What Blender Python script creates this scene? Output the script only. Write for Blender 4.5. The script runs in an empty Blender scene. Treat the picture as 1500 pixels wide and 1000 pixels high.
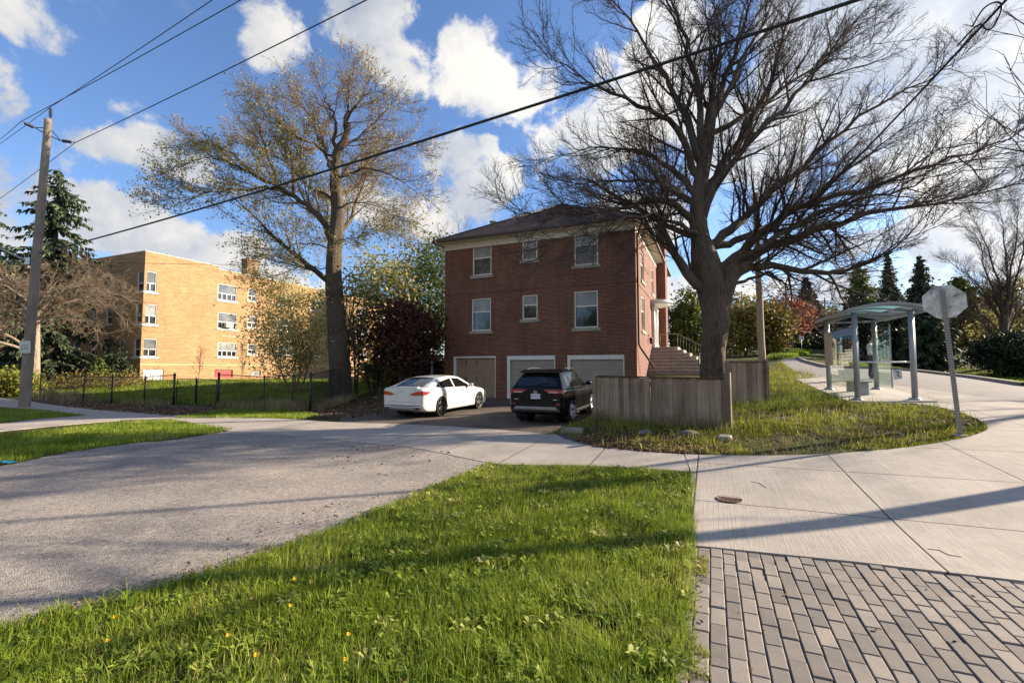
import bpy, bmesh, math, random
import numpy as np
from mathutils import Vector, Matrix
R = math.radians
scene = bpy.context.scene
COL = scene.collection
rng = np.random.default_rng(7)
random.seed(7)

# ------------------------------------------------------------------ calibration of the photograph
F = 680.0; PITCH = math.atan(41 / 680); H = 1.7
SP, CP = math.sin(PITCH), math.cos(PITCH)
SUN_AZ, SUN_EL = R(73.5), R(21)

def ray(u, v):
    X = (u - 750) / F; Y = (500 - v) / F
    return (X, CP - Y * SP, SP + Y * CP)
def at(u, v, y):
    d = ray(u, v); k = y / d[1]
    return Vector((d[0] * k, y, H + d[2] * k))
def sstep(a, b, x):
    t = np.clip((x - a) / (b - a), 0, 1)
    return t * t * (3 - 2 * t)
AX, AY = 0.394, 0.919          # the street grid: forward direction of the side walls
def zf(x, y):
    x = np.asarray(x, float); y = np.asarray(y, float)
    t = AY * x - AX * y; s = AX * x + AY * y; r = .53 * x + .85 * y
    q = r - 6; q = .5 * (q + np.sqrt(q * q + 1.2)); q = np.minimum(q, 0.6 * np.maximum(q - 14, 0) / 0.6 * 0.82 + np.minimum(q, 14))
    q = np.minimum(q, 62 + .1 * np.maximum(q - 62, 0)); q = np.minimum(q, 90)
    e = sstep(9, 12.5, s)
    m = (1 - e) * sstep(-7.5, -.5, t) + e * sstep(-3.85, -2.95, t)
    zr = .075 * q * (1 - .80 * sstep(6, 21, t) * (1 - sstep(46, 85, r)))
    zd = .022 * np.clip(s - 14, 0, 8)
    zl = .75 * sstep(19, 36, y) * sstep(-13.5, -17, t)
    return m * zr + (1 - m) * (zd * sstep(-16, -13, t) + zl)
def G(u, v, off=0.0):
    d = ray(u, v); k = 1.0
    lo, hi = 0.5, None
    p = 0.5
    while p < 400:
        k = p / d[1]
        if H + d[2] * k < float(zf(d[0] * k, p)):
            hi = p; break
        lo = p; p *= 1.03
    if hi is None: hi = lo = 300
    for _ in range(30):
        mid = .5 * (lo + hi); k = mid / d[1]
        if H + d[2] * k < float(zf(d[0] * k, mid)): hi = mid
        else: lo = mid
    k = hi / d[1]
    x, y = d[0] * k, hi
    return Vector((x, y, float(zf(x, y)) + off))
def ground(x, y, off=0.0):
    return Vector((x, y, float(zf(x, y)) + off))

def Gz(u, v, z):
    d = ray(u, v); k = (z - H) / d[2]
    return Vector((d[0] * k, d[1] * k, z))
# ------------------------------------------------------------------ object helpers
def tag(o, label=None, cat=None, group=None, kind=None):
    if label: o['label'] = label
    if cat: o['category'] = cat
    if group: o['group'] = group
    if kind: o['kind'] = kind
    return o
def thing(name, label, cat, loc=(0, 0, 0), rz=0.0, group=None):
    o = bpy.data.objects.new(name, None); COL.objects.link(o)
    o.location = loc; o.rotation_euler = (0, 0, rz); o.empty_display_size = .2
    return tag(o, label, cat, group)
def copy_tree(o, parent=None):
    c = o.copy(); COL.objects.link(c)
    if parent is not None: c.parent = parent
    for ch in list(o.children): copy_tree(ch, c)
    return c

class MB:
    """collects shapes into one mesh"""
    def __init__(s): s.v = []; s.f = []; s.n = 0; s.sm = []
    def add(s, verts, faces, smooth=False):
        s.v.extend([tuple(p) for p in verts]); s.f.extend([tuple(i + s.n for i in f) for f in faces]); s.sm.extend([smooth] * len(faces)); s.n += len(verts)
        return s
    def box(s, a, b, m=None):
        x0, y0, z0 = a; x1, y1, z1 = b
        vs = [Vector(p) for p in ((x0, y0, z0), (x1, y0, z0), (x1, y1, z0), (x0, y1, z0), (x0, y0, z1), (x1, y0, z1), (x1, y1, z1), (x0, y1, z1))]
        if m is not None: vs = [m @ p for p in vs]
        return s.add(vs, [(3, 2, 1, 0), (4, 5, 6, 7), (0, 1, 5, 4), (1, 2, 6, 5), (2, 3, 7, 6), (3, 0, 4, 7)])
    def cbox(s, c, d, m=None):
        return s.box((c[0] - d[0] / 2, c[1] - d[1] / 2, c[2] - d[2] / 2), (c[0] + d[0] / 2, c[1] + d[1] / 2, c[2] + d[2] / 2), m)
    def tube(s, pts, rad, n=8, cap=True, smooth=True):
        pts = [Vector(p) for p in pts]
        if not hasattr(rad, '__len__'): rad = [rad] * len(pts)
        vs = []; fs = []
        ref = None
        for i, p in enumerate(pts):
            t = (pts[min(i + 1, len(pts) - 1)] - pts[max(i - 1, 0)]).normalized()
            if ref is None:
                ref = Vector((0, 0, 1)) if abs(t.z) < .9 else Vector((1, 0, 0))
            a = t.cross(ref).normalized(); b = a.cross(t).normalized(); ref = b
            for k in range(n):
                an = 2 * math.pi * k / n
                vs.append(p + rad[i] * (math.cos(an) * a + math.sin(an) * b))
        for i in range(len(pts) - 1):
            for k in range(n):
                k2 = (k + 1) % n
                fs.append((i * n + k, i * n + k2, (i + 1) * n + k2, (i + 1) * n + k))
        s.add(vs, fs, smooth)
        if cap:
            s.f.append(tuple(s.n - len(vs) + k for k in reversed(range(n)))); s.sm.append(False)
            s.f.append(tuple(s.n - n + k for k in range(n))); s.sm.append(False)
        return s
    def lathe(s, prof, n=16, m=None, smooth=True):
        """prof: list of (radius, z)"""
        vs = []; fs = []
        for r, z in prof:
            for k in range(n):
                a = 2 * math.pi * k / n
                p = Vector((r * math.cos(a), r * math.sin(a), z))
                vs.append(m @ p if m is not None else p)
        for i in range(len(prof) - 1):
            for k in range(n):
                k2 = (k + 1) % n
                fs.append((i * n + k, i * n + k2, (i + 1) * n + k2, (i + 1) * n + k))
        s.add(vs, fs, smooth)
        return s
    def prism(s, poly, d, m=None):
        """poly: list of 3d points, extruded by vector d"""
        n = len(poly); d = Vector(d)
        vs = [Vector(p) for p in poly] + [Vector(p) + d for p in poly]
        if m is not None: vs = [m @ p for p in vs]
        fs = [tuple(reversed(range(n))), tuple(range(n, 2 * n))] + [(i, (i + 1) % n, (i + 1) % n + n, i + n) for i in range(n)]
        return s.add(vs, fs)
    def build(s, name, mat, parent=None, bevel=0.0, fix=True):
        me = bpy.data.meshes.new(name)
        me.from_pydata([tuple(p) for p in s.v], [], s.f)
        me.polygons.foreach_set('use_smooth', s.sm)
        if fix or bevel:
            bm = bmesh.new(); bm.from_mesh(me)
            if bevel:
                ed = [e for e in bm.edges if len(e.link_faces) == 2 and e.calc_face_angle(0) > .6]
                bmesh.ops.bevel(bm, geom=ed, offset=bevel, segments=2, affect='EDGES', profile=.6)
            if fix: bmesh.ops.recalc_face_normals(bm, faces=bm.faces)
            bm.to_mesh(me); bm.free()
        boxuv(me)
        return link(name, me, mat, parent)
def link(name, me, mat, parent=None):
    if mat is not None: me.materials.append(mat)
    o = bpy.data.objects.new(name, me); COL.objects.link(o)
    if parent is not None: o.parent = parent
    return o
def boxuv(me):
    """metric box projection in the object's own axes"""
    n = len(me.loops)
    if n == 0: return
    uv = me.uv_layers.new(name='UVMap')
    co = np.empty(len(me.vertices) * 3); me.vertices.foreach_get('co', co); co = co.reshape(-1, 3)
    li = np.empty(n, int); me.loops.foreach_get('vertex_index', li)
    nor = np.empty(len(me.polygons) * 3); me.polygons.foreach_get('normal', nor); nor = nor.reshape(-1, 3)
    lt = np.empty(len(me.polygons), int); me.polygons.foreach_get('loop_total', lt)
    nl = np.repeat(nor, lt, axis=0); p = co[li]
    a = np.abs(nl)
    U = np.where((a[:, 2] > .7), p[:, 0], np.where(a[:, 0] > a[:, 1], p[:, 1], p[:, 0]))
    V = np.where((a[:, 2] > .7), p[:, 1], p[:, 2])
    uv.data.foreach_set('uv', np.stack([U, V], 1).ravel())
def mesh_np(name, V, Fq, mat, parent=None, smooth=False, col=None):
    """fast mesh from arrays; Fq (n,3) or (n,4); col per-vertex float attribute 'rnd'"""
    me = bpy.data.meshes.new(name)
    V = np.asarray(V, np.float32); Fq = np.asarray(Fq, np.int32)
    k = Fq.shape[1]
    me.vertices.add(len(V)); me.vertices.foreach_set('co', V.ravel())
    me.loops.add(Fq.size); me.loops.foreach_set('vertex_index', Fq.ravel())
    me.polygons.add(len(Fq)); me.polygons.foreach_set('loop_start', np.arange(0, Fq.size, k, dtype=np.int32))
    me.polygons.foreach_set('use_smooth', np.full(len(Fq), smooth))
    if col is not None:
        at_ = me.attributes.new('rnd', 'FLOAT', 'POINT'); at_.data.foreach_set('value', np.asarray(col, np.float32))
    me.update(calc_edges=True)
    return link(name, me, mat, parent)
def text_mesh(name, txt, size, mat, parent, mtx, ext=.001, sx=1.0):
    cu = bpy.data.curves.new(name, 'FONT'); cu.body = txt; cu.size = size; cu.align_x = 'CENTER'; cu.align_y = 'CENTER'; cu.extrude = ext
    tmp = bpy.data.objects.new(name, cu); COL.objects.link(tmp)
    dg = bpy.context.evaluated_depsgraph_get()
    me = bpy.data.meshes.new_from_object(tmp.evaluated_get(dg))
    bpy.data.objects.remove(tmp)
    me.transform(mtx @ Matrix.Diagonal((sx, 1, 1, 1))); 
    return link(name, me, mat, parent)

# ------------------------------------------------------------------ materials
def newmat(name):
    m = bpy.data.materials.new(name); m.use_nodes = True
    nt = m.node_tree; b = nt.nodes['Principled BSDF']
    return m, nt, b
def N(nt, t, **kw):
    n = nt.nodes.new(t)
    for k, v in kw.items():
        if k in n.inputs.keys(): n.inputs[k].default_value = v
        else: setattr(n, k, v)
    return n
def ramp(nt, fac, stops):
    r = nt.nodes.new('ShaderNodeValToRGB'); el = r.color_ramp.elements
    while len(el) < len(stops): el.new(.5)
    for e, (p, c) in zip(el, stops):
        e.position = p; e.color = (c[0], c[1], c[2], 1)
    nt.links.new(fac, r.inputs[0]); return r.outputs[0]
def mix(nt, fac, a, b, bt='MIX'):
    m = nt.nodes.new('ShaderNodeMix'); m.data_type = 'RGBA'; m.blend_type = bt
    for sock, val in ((m.inputs[0], fac), (m.inputs[6], a), (m.inputs[7], b)):
        if hasattr(val, 'is_linked'): nt.links.new(val, sock)
        elif hasattr(val, '__len__'): sock.default_value = (*val[:3], 1)
        else: sock.default_value = val
    return m.outputs[2]
def coords(nt, kind='Object', scale=(1, 1, 1)):
    tc = nt.nodes.new('ShaderNodeTexCoord'); mp = nt.nodes.new('ShaderNodeMapping'); mp.inputs['Scale'].default_value = scale
    nt.links.new(tc.outputs[kind], mp.inputs[0]); return mp.outputs[0]
def noise(nt, vec, scale, detail=4, rough=.55, out='Fac', dist=0.0):
    n = nt.nodes.new('ShaderNodeTexNoise'); n.inputs['Scale'].default_value = scale; n.inputs['Detail'].default_value = detail
    n.inputs['Roughness'].default_value = rough; n.inputs['Distortion'].default_value = dist
    nt.links.new(vec, n.inputs['Vector']); return n.outputs[out]
def math_(nt, op, a, b=None, c=None):
    m = nt.nodes.new('ShaderNodeMath'); m.operation = op
    for i, val in enumerate((a, b, c)):
        if val is None: continue
        if hasattr(val, 'is_linked'): nt.links.new(val, m.inputs[i])
        else: m.inputs[i].default_value = val
    return m.outputs[0]
def bump(nt, b, height, strength=.3, dist=.02):
    n = nt.nodes.new('ShaderNodeBump'); n.inputs['Strength'].default_value = strength; n.inputs['Distance'].default_value = dist
    nt.links.new(height, n.inputs['Height']); nt.links.new(n.outputs[0], b.inputs['Normal'])
def simple(name, c, rough=.6, metal=0.0, var=.12, scale=8.0, coat=0.0, bumpk=0.0, spec=None):
    m, nt, b = newmat(name)
    v = coords(nt)
    f = noise(nt, v, scale, 5)
    lo = [max(0, x * (1 - var)) for x in c]; hi = [min(1, x * (1 + var)) for x in c]
    nt.links.new(ramp(nt, f, [(.3, lo), (.7, hi)]), b.inputs['Base Color'])
    b.inputs['Roughness'].default_value = rough; b.inputs['Metallic'].default_value = metal
    b.inputs['Coat Weight'].default_value = coat; b.inputs['Coat Roughness'].default_value = .04
    if spec is not None: b.inputs['Specular IOR Level'].default_value = spec
    if bumpk: bump(nt, b, f, bumpk)
    return m
def brickmat(name, c1, c2, mort, bw=.215, bh=.067, ms=.010, var=.35, stain=.5, fs=(2.2, 15, 1), fk=.45):
    m, nt, b = newmat(name)
    v = coords(nt, 'UV')
    br = nt.nodes.new('ShaderNodeTexBrick'); nt.links.new(v, br.inputs['Vector'])
    br.inputs['Scale'].default_value = 1; br.inputs['Brick Width'].default_value = bw; br.inputs['Row Height'].default_value = bh
    br.inputs['Mortar Size'].default_value = ms; br.inputs['Mortar Smooth'].default_value = .3; br.inputs['Bias'].default_value = 0
    br.inputs['Color1'].default_value = (*c1, 1); br.inputs['Color2'].default_value = (*c2, 1); br.inputs['Mortar'].default_value = (*mort, 1)
    big = noise(nt, v, .55, 5, .6)
    fine = noise(nt, coords(nt, 'UV', fs), 1.0, 3, .7)
    c = mix(nt, var, br.outputs['Color'], ramp(nt, big, [(.3, (.35, .35, .36)), (.7, (.75, .72, .7))]), 'OVERLAY')
    st_ = noise(nt, coords(nt, 'UV', (1.6, .35, 1)), 1.0, 6, .65)
    c = mix(nt, stain, c, ramp(nt, st_, [(.35, (.30, .29, .29)), (.62, (.60, .59, .58))]), 'OVERLAY')
    c = mix(nt, fk, c, ramp(nt, fine, [(.3, (.3, .3, .3)), (.7, (.72, .7, .68))]), 'OVERLAY')
    nt.links.new(c, b.inputs['Base Color']); b.inputs['Roughness'].default_value = .85
    inv = math_(nt, 'SUBTRACT', 1.0, br.outputs['Fac'])
    h = math_(nt, 'ADD', inv, math_(nt, 'MULTIPLY', fine, .35))
    bump(nt, b, h, .6, .008)
    return m
def leafmat(name, stops, rough=.55, trans=.25):
    """colour varies per leaf through the 'rnd' attribute"""
    m, nt, b = newmat(name)
    a = nt.nodes.new('ShaderNodeAttribute'); a.attribute_name = 'rnd'
    nz = noise(nt, coords(nt), .9, 3)
    f = math_(nt, 'ADD', math_(nt, 'MULTIPLY', a.outputs['Fac'], .75), math_(nt, 'MULTIPLY', math_(nt, 'SUBTRACT', nz, .38), 1.0))
    c = ramp(nt, f, stops)
    nt.links.new(c, b.inputs['Base Color']); b.inputs['Roughness'].default_value = rough; b.inputs['Specular IOR Level'].default_value = .25
    if trans:
        tr = nt.nodes.new('ShaderNodeBsdfTranslucent'); nt.links.new(c, tr.inputs[0])
        ms = nt.nodes.new('ShaderNodeMixShader'); ms.inputs[0].default_value = trans
        nt.links.new(b.outputs[0], ms.inputs[1]); nt.links.new(tr.outputs[0], ms.inputs[2])
        nt.links.new(ms.outputs[0], nt.nodes['Material Output'].inputs[0])
    return m
def glassmat(name, tint=(.9, .95, .95), alpha=.2, rough=.02, k=1.0):
    m, nt, b = newmat(name)
    tr = nt.nodes.new('ShaderNodeBsdfTransparent'); tr.inputs[0].default_value = (*tint, 1)
    gl = nt.nodes.new('ShaderNodeBsdfGlossy'); gl.inputs['Roughness'].default_value = rough; gl.inputs[0].default_value = (1, 1, 1, 1)
    fr = nt.nodes.new('ShaderNodeFresnel'); fr.inputs[0].default_value = 1.5
    f = math_(nt, 'ADD', math_(nt, 'MULTIPLY', fr.outputs[0], k), alpha)
    ms = nt.nodes.new('ShaderNodeMixShader'); nt.links.new(f, ms.inputs[0]); nt.links.new(tr.outputs[0], ms.inputs[1]); nt.links.new(gl.outputs[0], ms.inputs[2])
    nt.links.new(ms.outputs[0], nt.nodes['Material Output'].inputs[0])
    return m
def panemat(name, c=(.02, .025, .03), rough=.05, var=.5, spec=.8):
    m, nt, b = newmat(name)
    f = noise(nt, coords(nt, 'Object'), 1.2, 3)
    nt.links.new(ramp(nt, f, [(.35, [x * (1 - var) for x in c]), (.7, [x * (1 + var) for x in c])]), b.inputs['Base Color'])
    b.inputs['Roughness'].default_value = rough; b.inputs['Specular IOR Level'].default_value = spec
    # slightly wavy old glass
    bump(nt, b, noise(nt, coords(nt, 'Object'), 2.5, 2), .06, .05)
    return m
def barkmat(name, c1, c2, sc=3.0):
    m, nt, b = newmat(name)
    v = coords(nt, 'Object', (sc * 2.2, sc * 2.2, sc * .5))
    n1 = noise(nt, v, 2.0, 7, .65, dist=.6); n2 = noise(nt, coords(nt), .8, 3)
    w = nt.nodes.new('ShaderNodeTexVoronoi'); w.inputs['Scale'].default_value = 3.2; w.feature = 'DISTANCE_TO_EDGE'; nt.links.new(v, w.inputs['Vector'])
    f = math_(nt, 'ADD', math_(nt, 'MULTIPLY', n1, .7), math_(nt, 'MULTIPLY', n2, .3))
    c = ramp(nt, f, [(.32, c1), (.68, c2)])
    nt.links.new(c, b.inputs['Base Color']); b.inputs['Roughness'].default_value = .95
    h = math_(nt, 'ADD', math_(nt, 'MULTIPLY', w.outputs['Distance'], .8), n1)
    bump(nt, b, h, 1.0, .06)
    return m
# ------------------------------------------------------------------ camera, sun, sky
cam = bpy.data.cameras.new('camera'); cam.sensor_width = 36; cam.lens = F / 1500 * 36; cam.clip_end = 3000; cam.clip_start = .05
camo = bpy.data.objects.new('camera', cam); COL.objects.link(camo)
camo.location = (0, 0, H); camo.rotation_euler = (math.pi / 2 + PITCH, 0, 0)
scene.camera = camo
scene.view_settings.view_transform = 'Standard'; scene.view_settings.look = 'None'; scene.view_settings.exposure = 1.42; scene.view_settings.gamma = 1
SUN_DIR = Vector((math.sin(SUN_AZ) * math.cos(SUN_EL), math.cos(SUN_AZ) * math.cos(SUN_EL), math.sin(SUN_EL)))
sl = bpy.data.lights.new('sun', 'SUN'); sl.energy = 5.0; sl.angle = R(.55); sl.color = (1, .83, .63)
so = bpy.data.objects.new('sun', sl); COL.objects.link(so); so.rotation_euler = (-SUN_DIR).to_track_quat('-Z', 'Y').to_euler(); so.location = (30, 10, 30)

w = bpy.data.worlds.new('World'); scene.world = w; w.use_nodes = True
nt = w.node_tree; bg = nt.nodes['Background']
sky = nt.nodes.new('ShaderNodeTexSky'); sky.sky_type = 'NISHITA'; sky.sun_disc = False; sky.sun_elevation = SUN_EL; sky.sun_rotation = SUN_AZ
sky.air_density = 1.0; sky.dust_density = .6; sky.ozone_density = 2.2
tc = nt.nodes.new('ShaderNodeTexCoord')
def vm(op, a, b=None, out=0):
    n = nt.nodes.new('ShaderNodeVectorMath'); n.operation = op
    for i, val in enumerate((a, b)):
        if val is None: continue
        if hasattr(val, 'is_linked'): nt.links.new(val, n.inputs[i])
        else: n.inputs[i].default_value = val
    return n.outputs['Value'] if op in ('LENGTH', 'DISTANCE', 'DOT_PRODUCT') else n.outputs[out]
dirn = tc.outputs['Generated']
warp = noise(nt, dirn, 5.0, 4, .6, 'Color')
dw = vm('ADD', dirn, vm('MULTIPLY', vm('SUBTRACT', warp, (.5, .5, .5)), (.10, .10, .08)))
BL = [  # cloud heaps: pixel place, angular size, flattening, weight
    (150, 205, .10, 2.2, .8), (215, 215, .13, 2.0, 1), (265, 240, .09, 2.0, .9), (185, 150, .10, 2.6, .55), (30, 12, .13, 2.2, .6), (90, 62, .08, 3.0, .45), (20, 45, .08, 3, .45),
    (395, 55, .09, 1.0, .7), (540, 30, .12, 1.2, 1), (590, 100, .13, 1.4, 1), (685, 75, .10, 1.2, 1), (700, 125, .17, 1.7, 1), (800, 120, .11, 1.3, .9),
    (655, 235, .12, 1.2, .95), (690, 285, .17, 1.5, 1), (590, 300, .10, 1.5, .9), (710, 215, .05, 1.5, .8), (540, 310, .12, 1.5, .8), (640, 330, .16, 2.5, .9),
    (120, 300, .12, 1.6, .9), (210, 350, .17, 2.2, 1), (300, 372, .17, 2.6, 1), (390, 405, .15, 3.2, .9), (170, 275, .09, 3.2, .5), (460, 430, .12, 2.0, .7),
    (870, 205, .15, 1.2, 1), (960, 130, .22, 1.2, 1), (1080, 200, .22, 1.3, 1), (1190, 90, .25, 1.2, 1), (1420, 60, .30, 1.3, 1), (1450, 190, .16, 1.6, 1),
    (930, 330, .16, 1.6, 1), (1350, 190, .18, 1.8, .9), (1330, 345, .16, 3.5, 1), (1460, 350, .17, 2.2, .95), (1180, 415, .18, 4.5, .8), (1000, 430, .14, 2.5, .8),
    (1250, 415, .2, 4.0, .9), (1800, 250, .5, 1.5, .9), (-300, 200, .4, 1.6, .9), (750, -500, .5, 1.5, .7), (250, -350, .35, 1.5, .7),
]
FILL_BACK = [((0, -1, .45), .75, 1.2, .85), ((-.75, -.65, .4), .6, 1.4, .85), ((.65, -.8, .55), .55, 1.3, .8), ((-.3, -.7, .9), .5, 1.2, .7)]   # unseen heaps added behind the viewer to brighten the shaded house front
tot = None
for (u, v, r, fl, wt) in BL + [(c_, None, r_, f_, w_) for c_, r_, f_, w_ in FILL_BACK]:
    c = Vector(ray(u, v)).normalized() if v is not None else Vector(u).normalized()
    if v is None: u = 2000
    d = vm('LENGTH', vm('MULTIPLY', vm('SUBTRACT', dw, tuple(c)), (1, 1, fl)))
    mr = nt.nodes.new('ShaderNodeMapRange'); mr.interpolation_type = 'SMOOTHSTEP'
    nt.links.new(d, mr.inputs[0]); mr.inputs[1].default_value = r * (1.06 if u < 800 else 1.15); mr.inputs[2].default_value = r * .15; mr.inputs[3].default_value = 0; mr.inputs[4].default_value = wt
    tot = mr.outputs[0] if tot is None else math_(nt, 'SMOOTH_MAX', tot, mr.outputs[0], .12)
fb = noise(nt, dirn, 7.0, 9, .62, dist=.2)
fb2 = noise(nt, dirn, 2.6, 6, .6)
val = math_(nt, 'ADD', math_(nt, 'MULTIPLY', tot, .62), math_(nt, 'MULTIPLY', math_(nt, 'SUBTRACT', fb, .5), 1.65))
# thin high wisps everywhere
wis = noise(nt, vm('MULTIPLY', dirn, (1, 1, 2.6)), 3.2, 8, .66)
mr = nt.nodes.new('ShaderNodeMapRange'); mr.interpolation_type = 'SMOOTHSTEP'
nt.links.new(val, mr.inputs[0]); mr.inputs[1].default_value = .25; mr.inputs[2].default_value = .45
mw = nt.nodes.new('ShaderNodeMapRange'); mw.interpolation_type = 'SMOOTHSTEP'
nt.links.new(wis, mw.inputs[0]); mw.inputs[1].default_value = .56; mw.inputs[2].default_value = .80; mw.inputs[4].default_value = .45
mask = math_(nt, 'MAXIMUM', mr.outputs[0], mw.outputs[0])
# cloud body: bright where thin towards the sun, blue grey where deep
shade = math_(nt, 'ADD', math_(nt, 'MULTIPLY', math_(nt, 'SUBTRACT', fb2, .5), 1.6), math_(nt, 'MULTIPLY', fb, .9))
sund = vm('DOT_PRODUCT', dirn, tuple(SUN_DIR))
cc = ramp(nt, shade, [(.12, (2.9, 3.3, 4.1)), (.38, (4.3, 4.5, 4.9)), (.60, (6.5, 6.3, 6.0))])
glow = nt.nodes.new('ShaderNodeMapRange'); nt.links.new(sund, glow.inputs[0]); glow.inputs[1].default_value = .2; glow.inputs[2].default_value = 1; glow.inputs[3].default_value = .70; glow.inputs[4].default_value = 1.0
ccv = vm('MULTIPLY', cc, None); sc_ = ccv.node
for i in range(1): nt.links.new(glow.outputs[0], sc_.inputs[1])
skyc = mix(nt, 1.0, sky.outputs[0], (.84, .95, 1.16), 'MULTIPLY')
fin = mix(nt, mask, skyc, ccv)
nt.links.new(fin, bg.inputs[0]); bg.inputs[1].default_value = .078
SKY_NODE = sky

# ------------------------------------------------------------------ ground
def graded(a, b, lo, hi, d, g=1.16):
    c = list(np.arange(lo, hi + 1e-6, d)); st = d
    while c[-1] < b: st *= g; c.append(c[-1] + st)
    st = d; pre = []
    x = lo
    while x > a: st *= g; x -= st; pre.append(x)
    return np.array(pre[::-1] + c)
GX = graded(-700, 700, -24, 24, .4); GY = graded(-60, 900, -2, 38, .4)
def ground_mat():
    m, nt, b = newmat('ground_soil_grass')
    v = coords(nt)
    n1 = noise(nt, v, .55, 6, .62); n2 = noise(nt, v, 9, 6, .7); n3 = noise(nt, v, 60, 3, .7)
    f = math_(nt, 'ADD', math_(nt, 'MULTIPLY', n1, .55), math_(nt, 'MULTIPLY', n2, .45))
    c = ramp(nt, f, [(.36, (.045, .032, .020)), (.47, (.075, .066, .028)), (.55, (.062, .085, .020)), (.70, (.085, .13, .026))])
    c = mix(nt, .6, c, ramp(nt, n3, [(.3, (.25, .25, .25)), (.7, (.8, .8, .75))]), 'OVERLAY')
    nt.links.new(c, b.inputs['Base Color']); b.inputs['Roughness'].default_value = 1; b.inputs['Specular IOR Level'].default_value = .1
    bump(nt, b, math_(nt, 'ADD', n2, n3), .8, .05)
    return m
M_GROUND = ground_mat()
X, Y = np.meshgrid(GX, GY)
Z = zf(X, Y)
nx, ny = len(GX), len(GY)
idx = np.arange(nx * ny).reshape(ny, nx)
Fq = np.stack([idx[:-1, :-1], idx[:-1, 1:], idx[1:, 1:], idx[1:, :-1]], -1).reshape(-1, 4)
tag(mesh_np('ground', np.stack([X, Y, Z], -1).reshape(-1, 3), Fq, M_GROUND, smooth=True), kind='structure')

def sheet(name, poly, off, mat, skirt=.06, kind='structure', fn=None):
    """a polygon laid over the terrain"""
    bm = bmesh.new()
    vs = [bm.verts.new((p[0], p[1], 0)) for p in poly]
    bm.faces.new(vs); bm.normal_update()
    xs = [p[0] for p in poly]; ys = [p[1] for p in poly]
    for axis, arr, lo, hi in ((0, GX, min(xs), max(xs)), (1, GY, min(ys), max(ys))):
        for c in arr:
            if lo + 1e-4 < c < hi - 1e-4:
                co = [0, 0, 0]; no = [0, 0, 0]; co[axis] = c; no[axis] = 1
                bmesh.ops.bisect_plane(bm, geom=bm.verts[:] + bm.edges[:] + bm.faces[:], plane_co=co, plane_no=no, dist=1e-6)
    for vv in bm.verts:
        vv.co.z = float(zf(vv.co.x, vv.co.y)) + off + (fn(vv.co.x, vv.co.y) if fn else 0)
    bmesh.ops.recalc_face_normals(bm, faces=bm.faces)
    if sum(f.normal.z for f in bm.faces) < 0: bmesh.ops.reverse_faces(bm, faces=bm.faces)
    if skirt:
        be = [e for e in bm.edges if e.is_boundary]
        ret = bmesh.ops.extrude_edge_only(bm, edges=be)
        for g in ret['geom']:
            if isinstance(g, bmesh.types.BMVert): g.co.z -= skirt + off
        bmesh.ops.recalc_face_normals(bm, faces=bm.faces)
    me = bpy.data.meshes.new(name); bm.to_mesh(me); bm.free()
    boxuv(me)
    o = link(name, me, mat)
    return tag(o, kind=kind)
def px(*pts): return [tuple(G(u, v)[:2]) for u, v in pts]
def smooth_poly(pts, n=4, closed=False):
    """Catmull-Rom through an open chain"""
    P = [np.array(p, float) for p in pts]; out = []
    for i in range(len(P) - 1):
        p0 = P[max(i - 1, 0)]; p1 = P[i]; p2 = P[i + 1]; p3 = P[min(i + 2, len(P) - 1)]
        for k in range(n):
            t = k / n
            out.append(tuple(.5 * (2 * p1 + (p2 - p0) * t + (2 * p0 - 5 * p1 + 4 * p2 - p3) * t * t + (3 * p1 - p0 - 3 * p2 + p3) * t ** 3)))
    out.append(tuple(P[-1]))
    return out

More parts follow.
